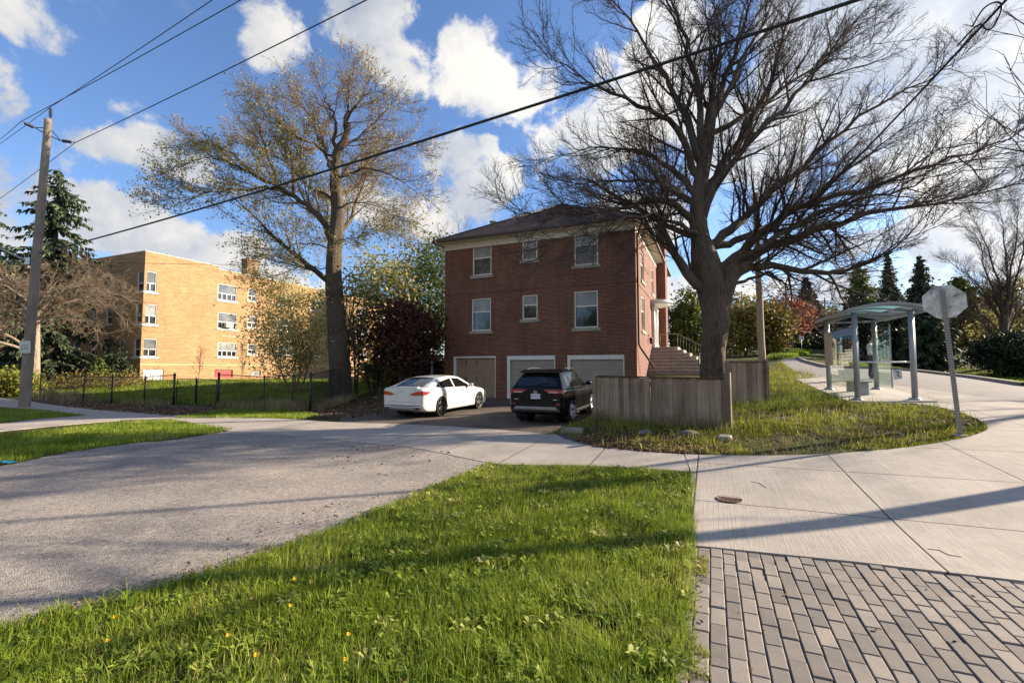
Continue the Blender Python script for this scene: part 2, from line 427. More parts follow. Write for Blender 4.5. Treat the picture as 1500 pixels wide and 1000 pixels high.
def asphalt_mat(name, dark, light, agg=1.0, crack=.5):
    m, nt, b = newmat(name)
    v = coords(nt)
    vo = nt.nodes.new('ShaderNodeTexVoronoi'); vo.inputs['Scale'].default_value = 95; nt.links.new(v, vo.inputs['Vector'])
    n1 = noise(nt, v, 1.1, 6, .6); n2 = noise(nt, v, 260, 2, .6); n3 = noise(nt, v, 14, 4, .7)
    bw = nt.nodes.new('ShaderNodeRGBToBW'); nt.links.new(vo.outputs['Color'], bw.inputs[0])
    f = math_(nt, 'ADD', math_(nt, 'MULTIPLY', bw.outputs[0], .55 * agg), math_(nt, 'MULTIPLY', n2, .45))
    f = math_(nt, 'ADD', f, math_(nt, 'MULTIPLY', math_(nt, 'SUBTRACT', n3, .5), .5))
    c = ramp(nt, f, [(.2, dark), (.5, [(a + b_) / 2 for a, b_ in zip(dark, light)]), (.85, light)])
    c = mix(nt, .55, c, ramp(nt, n1, [(.3, (.33, .33, .34)), (.7, (.62, .6, .57))]), 'OVERLAY')
    pat = noise(nt, v, .42, 5, .55)
    c = mix(nt, .55, c, ramp(nt, pat, [(.38, (.36, .36, .37)), (.5, (.52, .51, .50)), (.64, (.60, .58, .55))]), 'OVERLAY')
    # fine crack lines
    cr = nt.nodes.new('ShaderNodeTexVoronoi'); cr.feature = 'DISTANCE_TO_EDGE'; cr.inputs['Scale'].default_value = .45
    nd = nt.nodes.new('ShaderNodeVectorMath'); nd.operation = 'ADD'; nt.links.new(v, nd.inputs[0])
    nz = nt.nodes.new('ShaderNodeTexNoise'); nz.inputs['Scale'].default_value = 1.3; nz.inputs['Detail'].default_value = 6; nt.links.new(v, nz.inputs['Vector'])
    nt.links.new(nz.outputs['Color'], nd.inputs[1]); nt.links.new(nd.outputs[0], cr.inputs['Vector'])
    ck = nt.nodes.new('ShaderNodeMapRange'); nt.links.new(cr.outputs['Distance'], ck.inputs[0]); ck.inputs[1].default_value = .004; ck.inputs[2].default_value = .012; ck.inputs[3].default_value = 1 - crack; ck.inputs[4].default_value = 1
    c = mix(nt, 1.0, c, ck.outputs[0], 'MULTIPLY')
    nt.links.new(c, b.inputs['Base Color']); b.inputs['Roughness'].default_value = .9; b.inputs['Specular IOR Level'].default_value = .25
    bump(nt, b, math_(nt, 'ADD', math_(nt, 'MULTIPLY', vo.outputs['Distance'], -1.0), math_(nt, 'MULTIPLY', n2, .5)), .85, .012)
    return m
def concrete_mat(name, c0, c1, brush=None, joints=None, stain=(.25, .22, .2)):
    """brush: angle of broom lines; joints: list of (angle, spacing, offset)"""
    m, nt, b = newmat(name)
    v = coords(nt)
    n1 = noise(nt, v, .9, 7, .62); n2 = noise(nt, v, 55, 4, .7); n4 = noise(nt, v, 6, 5, .65)
    f = math_(nt, 'ADD', math_(nt, 'MULTIPLY', n1, .5), math_(nt, 'ADD', math_(nt, 'MULTIPLY', n2, .25), math_(nt, 'MULTIPLY', n4, .25)))
    c = ramp(nt, f, [(.33, c0), (.66, c1)])
    h = n2
    def rot(vec, ang, sc=(1, 1, 1)):
        mp = nt.nodes.new('ShaderNodeMapping'); mp.inputs['Rotation'].default_value = (0, 0, ang); nt.links.new(vec, mp.inputs[0])
        m2 = nt.nodes.new('ShaderNodeMapping'); m2.inputs['Scale'].default_value = sc; nt.links.new(mp.outputs[0], m2.inputs[0])
        return m2.outputs[0]
    if brush is not None:
        bl = noise(nt, rot(v, brush, (55, 1.2, 1)), 1.0, 3, .7)
        c = mix(nt, .35, c, ramp(nt, bl, [(.3, (.32, .32, .32)), (.7, (.66, .65, .64))]), 'OVERLAY')
        h = math_(nt, 'ADD', h, math_(nt, 'MULTIPLY', bl, 1.6))
    sp = noise(nt, v, 2.3, 8, .7)
    spk = nt.nodes.new('ShaderNodeMapRange'); nt.links.new(sp, spk.inputs[0]); spk.inputs[1].default_value = .54; spk.inputs[2].default_value = .74; spk.inputs[4].default_value = .6
    c = mix(nt, spk.outputs[0], c, stain)
    for ang, space, offs in (joints or []):
        sx = nt.nodes.new('ShaderNodeSeparateXYZ'); nt.links.new(rot(v, ang), sx.inputs[0])
        p = math_(nt, 'PINGPONG', math_(nt, 'ADD', sx.outputs[0], offs), space / 2)
        jr = nt.nodes.new('ShaderNodeMapRange'); nt.links.new(p, jr.inputs[0]); jr.inputs[1].default_value = .006; jr.inputs[2].default_value = .014
        c = mix(nt, jr.outputs[0], (.045, .04, .035), c)
        h = math_(nt, 'ADD', h, math_(nt, 'MULTIPLY', jr.outputs[0], 4))
    nt.links.new(c, b.inputs['Base Color']); b.inputs['Roughness'].default_value = .88; b.inputs['Specular IOR Level'].default_value = .3
    bump(nt, b, h, .35, .008)
    return m
GRID = math.atan2(AX, AY)           # street grid is turned this much clockwise from the view axis
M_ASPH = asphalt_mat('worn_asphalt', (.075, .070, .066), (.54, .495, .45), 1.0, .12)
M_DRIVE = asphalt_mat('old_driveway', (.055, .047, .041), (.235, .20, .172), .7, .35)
M_ROAD = concrete_mat('pale_road', (.165, .155, .152), (.255, .238, .228), brush=None, stain=(.14, .135, .13))
M_WALK = concrete_mat('sidewalk_concrete', (.27, .24, .21), (.42, .38, .335), joints=[(GRID, 1.55, .35)], stain=(.2, .17, .145))
M_APRON = concrete_mat('broomed_concrete', (.27, .245, .215), (.44, .40, .352), brush=GRID, joints=[(GRID, 1.98, .24), (GRID + math.pi / 2, 1.9, .62)], stain=(.30, .265, .235))
M_PAD = concrete_mat('pad_concrete', (.36, .335, .30), (.50, .465, .42))

walk_low = px((335, 632), (444, 640), (531, 649), (596, 655), (672, 670), (717, 679), (760, 682), (860, 683), (1012, 692))
walk_up = px((1003, 667), (940, 662), (870, 654), (825, 643), (780, 634), (620, 623), (496, 619), (400, 613), (274, 609), (148, 601), (46, 588), (0, 583))
road_near = px((717, 679), (680, 695), (640, 712), (560, 745), (500, 772), (420, 800), (340, 830), (200, 872), (100, 900), (0, 922)) + [(-5.2, 0), (-8, -4.5)]
road_far = [(-16, -4), (-11, 1), (-9.6, 5)] + px((0, 683), (80, 667), (176, 652), (264, 643), (335, 632))
def ragged(pts, a=.035, seed=1):
    rr = np.random.default_rng(seed); P = smooth_poly(pts, 4); out = []
    for i in range(len(P) - 1):
        p = np.array(P[i]); q = np.array(P[i + 1]); n = max(1, min(8, int(np.linalg.norm(q - p) / .14)))
        for k in range(n):
            c = p + (q - p) * k / n; out.append(tuple(c + rr.normal(0, a, 2) * (0 if (i == 0 and k == 0) else 1)))
    out.append(tuple(P[-1])); return out
tag(sheet('asphalt_road', ragged(road_near) + ragged(road_far, .04, 2) + smooth_poly(px((335, 631), (444, 639), (531, 648), (596, 654), (672, 669), (717, 678)), 2)[1:-1], .012, M_ASPH), kind='structure')
# footpath in front of the houses, with its branch along the far side of the grass wedge
lw = px((0, 632), (90, 623), (176, 616), (250, 614)); lw_up = px((128, 609), (60, 614), (0, 621))
ext_l0 = (-26, 15.5); ext_l1 = (-26, 14.5)
side_poly = smooth_poly(walk_up, 3) + [(-30, 26), (-30, 23.6)] + px((0, 596), (70, 601), (128, 609)) + lw_up[1:] + [(-22, 10.6), (-22, 9.6)] + lw + smooth_poly(walk_low, 3)
tag(sheet('sidewalk', side_poly, .02, M_WALK), kind='structure')
def st(s, t): return (AX * s + AY * t, AY * s - AX * t)      # street grid coordinates -> world x, y
dv = px((496, 620), (620, 624), (780, 635), (825, 644), (872, 655))
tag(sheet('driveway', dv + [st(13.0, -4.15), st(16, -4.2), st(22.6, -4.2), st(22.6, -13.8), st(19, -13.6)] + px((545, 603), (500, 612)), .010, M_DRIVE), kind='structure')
# wide concrete corner and the street footpath up to the bus shelter
corner_edge = px((1003, 667), (1100, 669), (1200, 667), (1300, 660), (1370, 651), (1420, 641), (1442, 633), (1447, 628), (1440, 620), (1425, 612), (1400, 603), (1370, 596), (1340, 592))
shelter_edge = px((1340, 592), (1250, 590), (1206, 574), (1180, 563), (1166, 556))
road_edge = px((1166, 546), (1208, 553), (1340, 569), (1500, 592)) + [(70, 30)]
apr = smooth_poly(corner_edge, 3) + shelter_edge[1:] + road_edge + [(30, -5), (14, .6)] + px((1500, 855), (1250, 826), (1017, 802), (1012, 692))
tag(sheet('concrete_corner', apr, .026, M_APRON), kind='structure')
rd_far = px((1143, 528), (1152, 524.5), (1168, 525), (1180, 530), (1210, 538), (1260, 540), (1340, 544.5), (1420, 554), (1500, 566)) + [(70, 44)]
rd_near = [(70, 30)] + px((1500, 592), (1340, 569), (1208, 553), (1166, 546), (1150, 536))
tag(sheet('street', rd_far + rd_near, .014, M_ROAD), kind='structure')
# kerb along the far side
M_KERB = simple('kerb_concrete', (.26, .245, .22), .9, var=.25, scale=5)
def strip(name, chain, w, h, mat, base=0.0):
    mb = MB(); P = [Vector((p[0], p[1], 0)) for p in chain]
    pr = []
    for i, p in enumerate(P):
        d = (P[min(i + 1, len(P) - 1)] - P[max(i - 1, 0)]).normalized(); n = Vector((-d.y, d.x, 0)) * w / 2
        a = p + n; b = p - n; z = float(zf(p.x, p.y)) + base
        pr.append([(a.x, a.y, z - .1), (a.x, a.y, z + h), (b.x, b.y, z + h), (b.x, b.y, z - .1)])
    vs = [q for r in pr for q in r]; fs = []
    for i in range(len(P) - 1):
        for k in range(3): fs.append((i * 4 + k, i * 4 + k + 1, i * 4 + 4 + k + 1, i * 4 + 4 + k))
    fs += [(0, 1, 2, 3), tuple(4 * (len(P) - 1) + k for k in (3, 2, 1, 0))]
    mb.add(vs, fs)
    return tag(mb.build(name, mat, bevel=.0), kind='structure')
strip('kerb', [tuple(np.array(rd_far[i]) + (np.array(rd_far[i + 1]) - np.array(rd_far[i])) * k / 8) for i in range(2, len(rd_far) - 1) for k in range(8)], .18, .15, M_KERB)
tag(sheet('far_footpath', px((1398, 530), (1425, 523), (1445, 526), (1452, 533), (1430, 533.5)), .02, M_PAD), kind='structure')
tag(sheet('far_drive', px((1400, 513), (1440, 512), (1442, 514.5), (1402, 516)), .02, M_PAD), kind='structure')

# brick paving close to the camera: one block after another
def paving():
    d = np.array(st(1, 0)); n = np.array(st(0, 1)); L, Wd, J = .237, .1035, .005
    V = []; Fc = []; rnd = []
    edge0 = np.array(G(1017, 803)[:2]); edge1 = np.array(G(1500, 856)[:2]); ed = edge1 - edge0
    tl = np.dot(np.array(G(1022, 815)[:2]), n) - .0
    for i in range(-1, 75):
        t0 = tl + i * Wd
        for j in range(-14, 26):
            s0 = 1.2 + j * L + (L / 2 if i % 2 else 0)
            c = d * (s0 + L / 2) + n * (t0 + Wd / 2)
            if (ed[0] * (c[1] - edge0[1]) - ed[1] * (c[0] - edge0[0])) > .16 * np.linalg.norm(ed): continue
            if c[1] < .3 or c[0] > 8.5: continue
            rz = rng.normal(0, .014); tx, ty = rng.normal(0, .016, 2); dz = rng.normal(0, .0028)
            l, ww = L / 2 - J / 2, Wd / 2 - J / 2 - .001; b = .006
            base = len(V)
            for (ll, w2, z) in ((l, ww, -.05), (l, ww, -.006), (l - b, ww - b, 0)):
                for sx, sy in ((-1, -1), (1, -1), (1, 1), (-1, 1)):
                    a, e = sx * ll, sy * w2
                    a, e = a - e * rz, e + a * rz
                    p = c + d * a + n * e
                    V.append((p[0], p[1], float(zf(p[0], p[1])) + .014 + z + dz + a * tx * .3 + e * ty * .3)); 
            rnd += [rng.random()] * 12
            for k in range(2):
                for q in range(4): q2 = (q + 1) % 4; Fc.append((base + k * 4 + q, base + k * 4 + q2, base + k * 4 + 4 + q2, base + k * 4 + 4 + q))
            Fc.append((base + 8, base + 9, base + 10, base + 11))
    m, nt, b = newmat('paving_block')
    a = nt.nodes.new('ShaderNodeAttribute'); a.attribute_name = 'rnd'
    v = coords(nt); n1 = noise(nt, v, 120, 4, .7); n2 = noise(nt, v, 5, 5, .6); n3 = noise(nt, v, .8, 4)
    f = math_(nt, 'ADD', math_(nt, 'MULTIPLY', a.outputs['Fac'], .5), math_(nt, 'MULTIPLY', n2, .5))
    c = ramp(nt, f, [(.2, (.115, .103, .093)), (.45, (.172, .154, .138)), (.62, (.21, .187, .165)), (.88, (.275, .245, .212))])
    c = mix(nt, .5, c, ramp(nt, n1, [(.3, (.3, .3, .3)), (.7, (.72, .7, .68))]), 'OVERLAY')
    c = mix(nt, .4, c, ramp(nt, n3, [(.3, (.4, .4, .41)), (.7, (.6, .59, .57))]), 'OVERLAY')
    nt.links.new(c, b.inputs['Base Color']); b.inputs['Roughness'].default_value = .85
    bump(nt, b, math_(nt, 'ADD', n1, n2), .5, .004)
    tag(mesh_np('brick_paving', V, Fc, m, col=rnd), kind='structure')
    e0 = st(-3, tl - .05); 
    M_J = simple('paving_joint_grit', (.045, .040, .034), 1, var=.5, scale=60, bumpk=.5)
    base_poly = [st(-1.5, tl - .12), st(np.dot(edge0, d) - .02, tl - .12), tuple(edge0 - ed * .0), tuple(edge1 + ed * .8), tuple(np.array([13, -3.]))]
    tag(sheet('paving_bed', base_poly, .0045, M_J, skirt=0), kind='structure')
paving()
# ------------------------------------------------------------------ the brick house
RZ = -math.atan2(AX, AY)            # the grid's across axis (AY,-AX) as a rotation about z
def plane_pt(origin, u, v, side=False):
    """where the ray through a photo pixel meets a wall through origin; returns (along, height)"""
    d = ray(u, v); n = (AX, AY) if not side else (AY, -AX); a = (AY, -AX) if not side else (AX, AY)
    k = (origin[0] * n[0] + origin[1] * n[1]) / (d[0] * n[0] + d[1] * n[1])
    return ((d[0] * k - origin[0]) * a[0] + (d[1] * k - origin[1]) * a[1], H + d[2] * k)
M_BRICK = brickmat('dark_red_brick', (.165, .035, .019), (.078, .021, .014), (.26, .185, .135), ms=.011, fk=.6)
M_BRICK_STREET = M_BRICK
M_STONE = simple('limestone_sill', (.33, .31, .27), .9, var=.2, scale=6, bumpk=.2)
M_WHITE = simple('white_paint', (.74, .73, .70), .55, var=.06, scale=3)
M_CREAM = simple('cream_paint', (.66, .60, .50), .6, var=.08, scale=3)
M_PANE = panemat('window_glass_dark')
M_CURT = panemat('window_curtain', (.24, .25, .24), .25, .35, .6); M_BLIND = panemat('window_blind_grey', (.11, .12, .125), .12, .5, .7)
M_SHINGLE = brickmat('brown_shingles', (.075, .037, .024), (.042, .023, .016), (.02, .015, .012), bw=.30, bh=.14, ms=.008, var=.5)
M_GUTTER = simple('brown_gutter', (.045, .028, .022), .5, var=.1)
M_DARKMETAL = simple('black_painted_iron', (.018, .018, .02), .5, var=.2)
M_STEP = simple('grey_step_concrete', (.30, .28, .25), .9, var=.25, scale=4, bumpk=.2)
HO = Vector((-3.79, 26.0, .16))
HW, HD, HT = 10.52, 14.0, 8.24
house = thing('brick_house', 'dark red brick house with three garage doors and a brown hipped roof', 'house', HO, RZ)

def wall_with_holes(mb, W, Ht, holes, place, depth=.2):
    """flat wall cut into a grid round its openings, with reveals; place(a, z, d) -> 3d (d = depth behind the face)"""
    xs = sorted({0, W, *[h[0] for h in holes], *[h[1] for h in holes]}); zs = sorted({-.6, Ht, *[h[2] for h in holes], *[h[3] for h in holes]})
    for i in range(len(xs) - 1):
        for j in range(len(zs) - 1):
            cx, cz = (xs[i] + xs[i + 1]) / 2, (zs[j] + zs[j + 1]) / 2
            if any(h[0] < cx < h[1] and h[2] < cz < h[3] for h in holes): continue
            mb.add([place(xs[i], zs[j], 0), place(xs[i + 1], zs[j], 0), place(xs[i + 1], zs[j + 1], 0), place(xs[i], zs[j + 1], 0)], [(0, 1, 2, 3)])
    for x0, x1, z0, z1 in holes:
        for (a, b_) in (((x0, z0), (x1, z0)), ((x1, z0), (x1, z1)), ((x1, z1), (x0, z1)), ((x0, z1), (x0, z0))):
            mb.add([place(a[0], a[1], 0), place(b_[0], b_[1], 0), place(b_[0], b_[1], depth), place(a[0], a[1], depth)], [(0, 3, 2, 1)])
def PF(a, z, d): return Vector((a, d, z))                 # front wall, house axes
def PS(a, z, d): return Vector((HW - d, a, z))            # street-side wall
def sash_window(parent, P, x0, x1, z0, z1, upper=.42, curtain=True, sill=True, fw=.065, name='window', mull=0, d0=.10, low='none', lowmat=None, sillmat=None):
    """double-hung window: frame, meeting rail, two panes, stone sill"""
    fm = MB()
    def bx(a0, a1, b0, b1, c0, c1): 
        pts = [P(a, z, d) for d in (c1, c0) for (a, z) in ((a0, b0), (a1, b0), (a1, b1), (a0, b1))]
        fm.add(pts, [(0, 3, 2, 1), (4, 5, 6, 7), (0, 1, 5, 4), (1, 2, 6, 5), (2, 3, 7, 6), (3, 0, 4, 7)])
    zm = z1 - (z1 - z0) * upper
    e = .003
    bx(x0 + e, x0 + fw, z0 + e, z1 - e, d0 - .06, d0 + .05); bx(x1 - fw, x1 - e, z0 + e, z1 - e, d0 - .06, d0 + .05)
    bx(x0 + fw, x1 - fw, z1 - fw, z1 - e, d0 - .06, d0 + .05); bx(x0 + fw, x1 - fw, z0 + e, z0 + fw, d0 - .06, d0 + .05)
    bx(x0 + fw, x1 - fw, zm - .03, zm + .03, d0 - .03, d0 + .05)
    for k in range(mull):
        xm = x0 + (x1 - x0) * (k + 1) / (mull + 1); bx(xm - .025, xm + .025, z0 + fw, zm - .03, d0 - .02, d0 + .05)
    f = fm.build(name, M_WHITE, parent)
    for nm, b0, b1, mt, dd in (('pane', zm + .03, z1 - fw, M_CURT if curtain else M_BLIND, d0 + .0), ('pane', z0 + fw, zm - .03, lowmat or M_PANE, d0 + .03)):
        MB().add([P(x0 + fw, b0, dd), P(x1 - fw, b0, dd), P(x1 - fw, b1, dd), P(x0 + fw, b1, dd)], [(0, 1, 2, 3)]).build(nm, mt, f, fix=False)
    if sill:
        sm = MB(); fm_ = fm
        pts = [P(a, z, d) for d in (d0 - .02, -.06) for (a, z) in ((x0 - .12, z0 - .16), (x1 + .12, z0 - .16), (x1 + .12, z0 - .002), (x0 - .12, z0 - .002))]
        sm.add(pts, [(0, 3, 2, 1), (4, 5, 6, 7), (0, 1, 5, 4), (1, 2, 6, 5), (2, 3, 7, 6), (3, 0, 4, 7)])
        sm.build('sill', sillmat or M_STONE, f)
    return f
def rect(u0, u1, v0, v1, origin, side=False, z0=None):
    um = (u0 + u1) / 2
    a0 = plane_pt(origin, u0, (v0 + v1) / 2, side)[0]; a1 = plane_pt(origin, u1, (v0 + v1) / 2, side)[0]
    return [a0, a1, plane_pt(origin, um, v1, side)[1] - origin[2], plane_pt(origin, um, v0, side)[1] - origin[2]]
fw_ = [rect(691, 719, 437, 484.5, HO), rect(765, 787.3, 432, 467.5, HO), rect(841, 876, 426, 480, HO),
       rect(692.3, 719.8, 360, 403, HO), rect(764.6, 787, 350.5, 381, HO), rect(841, 876, 337, 388, HO)]
gd = [rect(664, 726, 521.5, 580, HO), rect(742.3, 813.3, 520.5, 585, HO), rect(831, 915, 519.5, 590, HO)]
for g in gd: g[2] = 0.0
fm = MB(); wall_with_holes(fm, HW, HT, fw_ + gd, PF, .22)
HR = (HW, 0)
RO = HO + Vector((AY * HW, -AX * HW, 0))
sw = [[1.9, 3.1, 3.55, 5.35], [1.9, 3.1, 6.15, 7.75], [6.5, 7.6, 6.15, 7.75]]
door_hole = [6.55, 7.95, 2.86, 5.05]
wall_with_holes(fm, HD, HT, sw + [door_hole], PS, .22)
fm.add([PF(0, -.6, 0), Vector((0, HD, -.6)), Vector((0, HD, HT)), PF(0, HT, 0)], [(0, 1, 2, 3)])
fm.add([Vector((0, HD, -.6)), Vector((HW, HD, -.6)), Vector((HW, HD, HT)), Vector((0, HD, HT))], [(0, 1, 2, 3)])
fm.build('wall', M_BRICK, house, fix=False)
# corbelled soldier courses between the storeys
cz = plane_pt(HO, 651, 430)[1] - HO.z
MB().box((-.02, -.02, cz - .11), (HW + .02, .0 + .004, cz + .11)).box((HW - .004, .004, cz - .11), (HW + .022, HD, cz + .11)).build('belt_course', M_BRICK, house)
for i, r in enumerate(fw_):
    sash_window(house, PF, *r, curtain=True, upper=.41 if i != 5 else .42)
for r in sw: sash_window(house, PS, *r, curtain=True)
# frieze, soffit, gutter, roof, chimney
EV = .46; zt = HT
fr = MB(); fr.box((-.03, -.03, zt - .0), (HW + .03, .03, zt + .34)).box((HW - .03, .03, zt), (HW + .03, HD + .03, zt + .34)).box((-.03, .03, zt), (.03, HD + .03, zt + .34))
fr.build('frieze', M_CREAM, house)
sf = MB().box((-EV, -EV, zt + .342), (HW + EV, HD + EV, zt + .40)); sf.build('soffit', M_CREAM, house)
gt = MB()
for a, b_ in (((-EV - .11, -EV - .11), (HW + EV + .11, -EV)), ((HW + EV, -EV), (HW + EV + .11, HD + EV + .11)), ((-EV - .11, -EV), (-EV, HD + EV + .11))):
    gt.box((a[0], a[1], zt + .36), (b_[0], b_[1], zt + .50))
gt.build('gutter', M_GUTTER, house, bevel=.02)
rb = zt + .46; rh = (HW / 2 + EV) * math.tan(R(29.5)); e2 = EV + .06
rf = MB()
A = [(-e2, -e2, rb), (HW + e2, -e2, rb), (HW + e2, HD + e2, rb), (-e2, HD + e2, rb), (HW / 2, HW / 2, rb + rh), (HW / 2, HD - HW / 2, rb + rh)]
rf.add(A, [(0, 1, 4), (1, 2, 5, 4), (2, 3, 5), (3, 0, 4, 5), (0, 3, 2, 1)])
roof = rf.build('roof', M_SHINGLE, house)
# each hip has its own ridge cap
rc = MB()
for a, b_ in ((0, 4), (1, 4), (4, 5), (2, 5), (3, 5)):
    rc.tube([Vector(A[a]) + Vector((0, 0, .01)), Vector(A[b_]) + Vector((0, 0, .01))], .06, 6)
rc.build('ridge_cap', M_GUTTER, roof)
ch = MB().box((HW + .0, 9.5, -.6), (HW + .55, 10.9, 10.9)).box((HW - .06, 9.44, 10.9), (HW + .61, 10.96, 11.08)).box((HW + .02, 9.52, 11.08), (HW + .53, 10.88, 11.3))
chim = ch.build('chimney', M_BRICK, house)
MB().lathe([(.13, 11.3), (.15, 11.5), (.11, 11.5), (.1, 11.3)], 12, Matrix.Translation((HW + .28, 9.9, 0))).build('chimney_pot', simple('clay_pot', (.35, .16, .09)), chim)
# garage doors
M_BROWN = simple('tan_garage_door', (.29, .205, .135), .6, var=.15, scale=5)
M_TAUPE = simple('taupe_garage_door', (.31, .27, .235), .5, var=.08, scale=2)
def garage(r, mat, style, fl, fr_, top):
    x0, x1, z0, z1 = r
    f = MB(); e = .003
    f.box((x0 + e, .02, z0), (x0 + fl, .2, z1 - e)).box((x1 - fr_, .02, z0), (x1 - e, .2, z1 - e)).box((x0 + fl, .02, z1 - top), (x1 - fr_, .2, z1 - e))
    d = MB()
    if style == 'panel':
        d.box((x0 + fl, .16, z0), (x1 - fr_, .2, z1 - top))
        n, mrow = 4, 4; wd = (x1 - x0 - fl - fr_) / n; hh = (z1 - top - z0) / mrow
        for i in range(n):
            for j in range(mrow):
                d.box((x0 + fl + i * wd + .05, .143, z0 + j * hh + .05), (x0 + fl + (i + 1) * wd - .05, .16, z0 + (j + 1) * hh - .05))
        o = d.build('garage_door', mat, house, bevel=.008)
        for xx in (x0 + fl + wd * 1.0, x0 + fl + wd * 2.1):
            for zz in (z1 - top - .25, z1 - top - 1.15):
                MB().box((xx - .02, .125, zz - .16), (xx + .02, .142, zz + .12)).build('strap_hinge', M_DARKMETAL, o)
    else:
        n = 4; hh = (z1 - top - z0) / n
        for j in range(n):
            d.box((x0 + fl, .15, z0 + j * hh + .004), (x1 - fr_, .2, z0 + (j + 1) * hh - .004))
            d.box((x0 + fl + .01, .147, z0 + j * hh + hh / 2 - .01), (x1 - fr_ - .01, .15, z0 + j * hh + hh / 2 + .01))
        o = d.build('garage_door', mat, house, bevel=.006)
        MB().box((x0 + (x1 - x0) / 2 - .08, .11, z0 + .5), (x0 + (x1 - x0) / 2 + .08, .146, z0 + .54)).build('handle', M_DARKMETAL, o)
    f.build('door_frame', M_WHITE, o, bevel=.006)
    return o
tag(garage(gd[0], M_BROWN, 'panel', .13, .05, .10), 'tan panelled garage door with dark strap hinges')
garage(gd[1], M_TAUPE, 'flat', .17, .05, .22); garage(gd[2], M_TAUPE, 'flat', .15, .06, .22)
# porch with fluted white surround and curved canopy on the street side
M_WHITEG = simple('white_gloss', (.80, .79, .76), .4, var=.04)
po = MB()
for yy in (6.38, 8.12):
    po.box((HW + .012, yy - .17, 2.9), (HW + .16, yy + .17, 5.30))
    for k in range(4): po.tube([(HW + .16, yy - .11 + k * .073, 3.05), (HW + .16, yy - .11 + k * .073, 5.2)], .022, 6)
    po.box((HW + .01, yy - .21, 2.86), (HW + .20, yy + .21, 3.04)).box((HW + .01, yy - .21, 5.18), (HW + .2, yy + .21, 5.30))
po.box((HW + .012, 6.2, 5.301), (HW + .18, 8.3, 5.56))
por = po.build('door_surround', M_WHITEG, house)
arc = [(HW + .004 + 1.15 * math.sin(a), 7.25 - 1.35 * math.cos(a), 5.56) for a in np.linspace(0, math.pi, 20)]
arc2 = [(HW + .004 + 1.0 * math.sin(a), 7.25 - 1.2 * math.cos(a), 5.44) for a in np.linspace(0, math.pi, 20)]
MB().prism(arc, (0, 0, .12)).prism(arc2, (0, 0, .118)).build('canopy', M_WHITEG, por)
dr = MB().box((HW - .16, 6.62, 2.87), (HW - .10, 7.88, 5.03))
for a in (6.72, 7.30):
    for b_ in (3.0, 3.95): dr.box((HW - .1, a, b_), (HW - .075, a + .48, b_ + .8))
dro = dr.build('front_door', M_WHITEG, house, bevel=.01)
MB().lathe([(0, 0), (.03, .01), (.035, .04), (.02, .06), (0, .065)], 10, Matrix.Translation((HW - .06, 7.75, 3.9)) @ Matrix.Rotation(math.pi / 2, 4, 'Y')).build('handle', M_DARKMETAL, dro)
# lantern, downspout
MB().box((HW + .01, 4.35, 3.4), (HW + .06, 4.5, 3.46)).lathe([(.0, 3.32), (.09, 3.3), (.1, 3.24), (.075, 3.22), (.06, 3.0), (.03, 2.96), (0, 2.95)], 8, Matrix.Translation((HW + .14, 4.42, 0))).build('wall_lantern', M_DARKMETAL, house)
MB().tube([(HW + .40, -.38, zt + .36), (HW + .36, -.3, zt + .2), (HW + .075, .16, zt - .35), (HW + .075, .16, 2.75), (HW + .12, .3, 2.6), (HW + .62, 1.5, 1.62)], .05, 8).build('downspout', M_GUTTER, house)
# stepped porch of broad concrete treads wrapping two sides
tread = .27; rise = .19
stp = MB()
for k in range(8):
    z1 = 2.85 - k * rise
    stp.box((HW + .004, 6.0 - k * .30, .3), (HW + 1.45 + k * .34, 8.6 - k * .001, z1)) if k == 0 else stp.box((HW + .004, 6.0 - k * .30, .3), (HW + 1.45 + k * .34, 8.6 - k * .002, z1))
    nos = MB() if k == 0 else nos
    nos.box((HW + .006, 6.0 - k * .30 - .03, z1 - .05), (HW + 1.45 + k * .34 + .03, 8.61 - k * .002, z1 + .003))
sto = stp.build('porch_steps', M_STEP, house)
nos.build('step_nosing', simple('painted_sunlit_nosing', (.52, .48, .42), .9, var=.2, scale=4), sto)  # paler colour stands in for sunlight caught by the step edges
rl = MB()
tops = []
for k in range(8):
    bx_ = HW + 1.3 + k * .34; zz = 2.85 - k * rise
    rl.tube([(bx_, 8.45, zz - .01), (bx_, 8.45, zz + .92)], .014 if k % 7 else .025, 6); tops.append((bx_, 8.45, zz + .92))
    if k < 7: rl.tube([(bx_ + .17, 8.45, zz - .01 - rise), (bx_ + .17, 8.45, zz + .92 - rise / 2)], .012, 6)
rl.tube([(HW + .25, 8.45, 2.86), (HW + .25, 8.45, 3.77)], .02, 6)
rl.tube([(HW + .25, 8.45, 3.77)] + tops, .025, 8)
rl.build('stair_railing', simple('brown_grey_iron', (.13, .10, .08), .5), sto)
rl = MB(); q = (HW + 2.62, 4.35)
rl.tube([(q[0], q[1], .9), (q[0], q[1], 2.35)], .035, 8).lathe([(0, 2.42), (.045, 2.40), (.05, 2.35), (0, 2.33)], 8, Matrix.Translation((q[0], q[1], 0)))
rl.build('newel_post', M_DARKMETAL, sto)

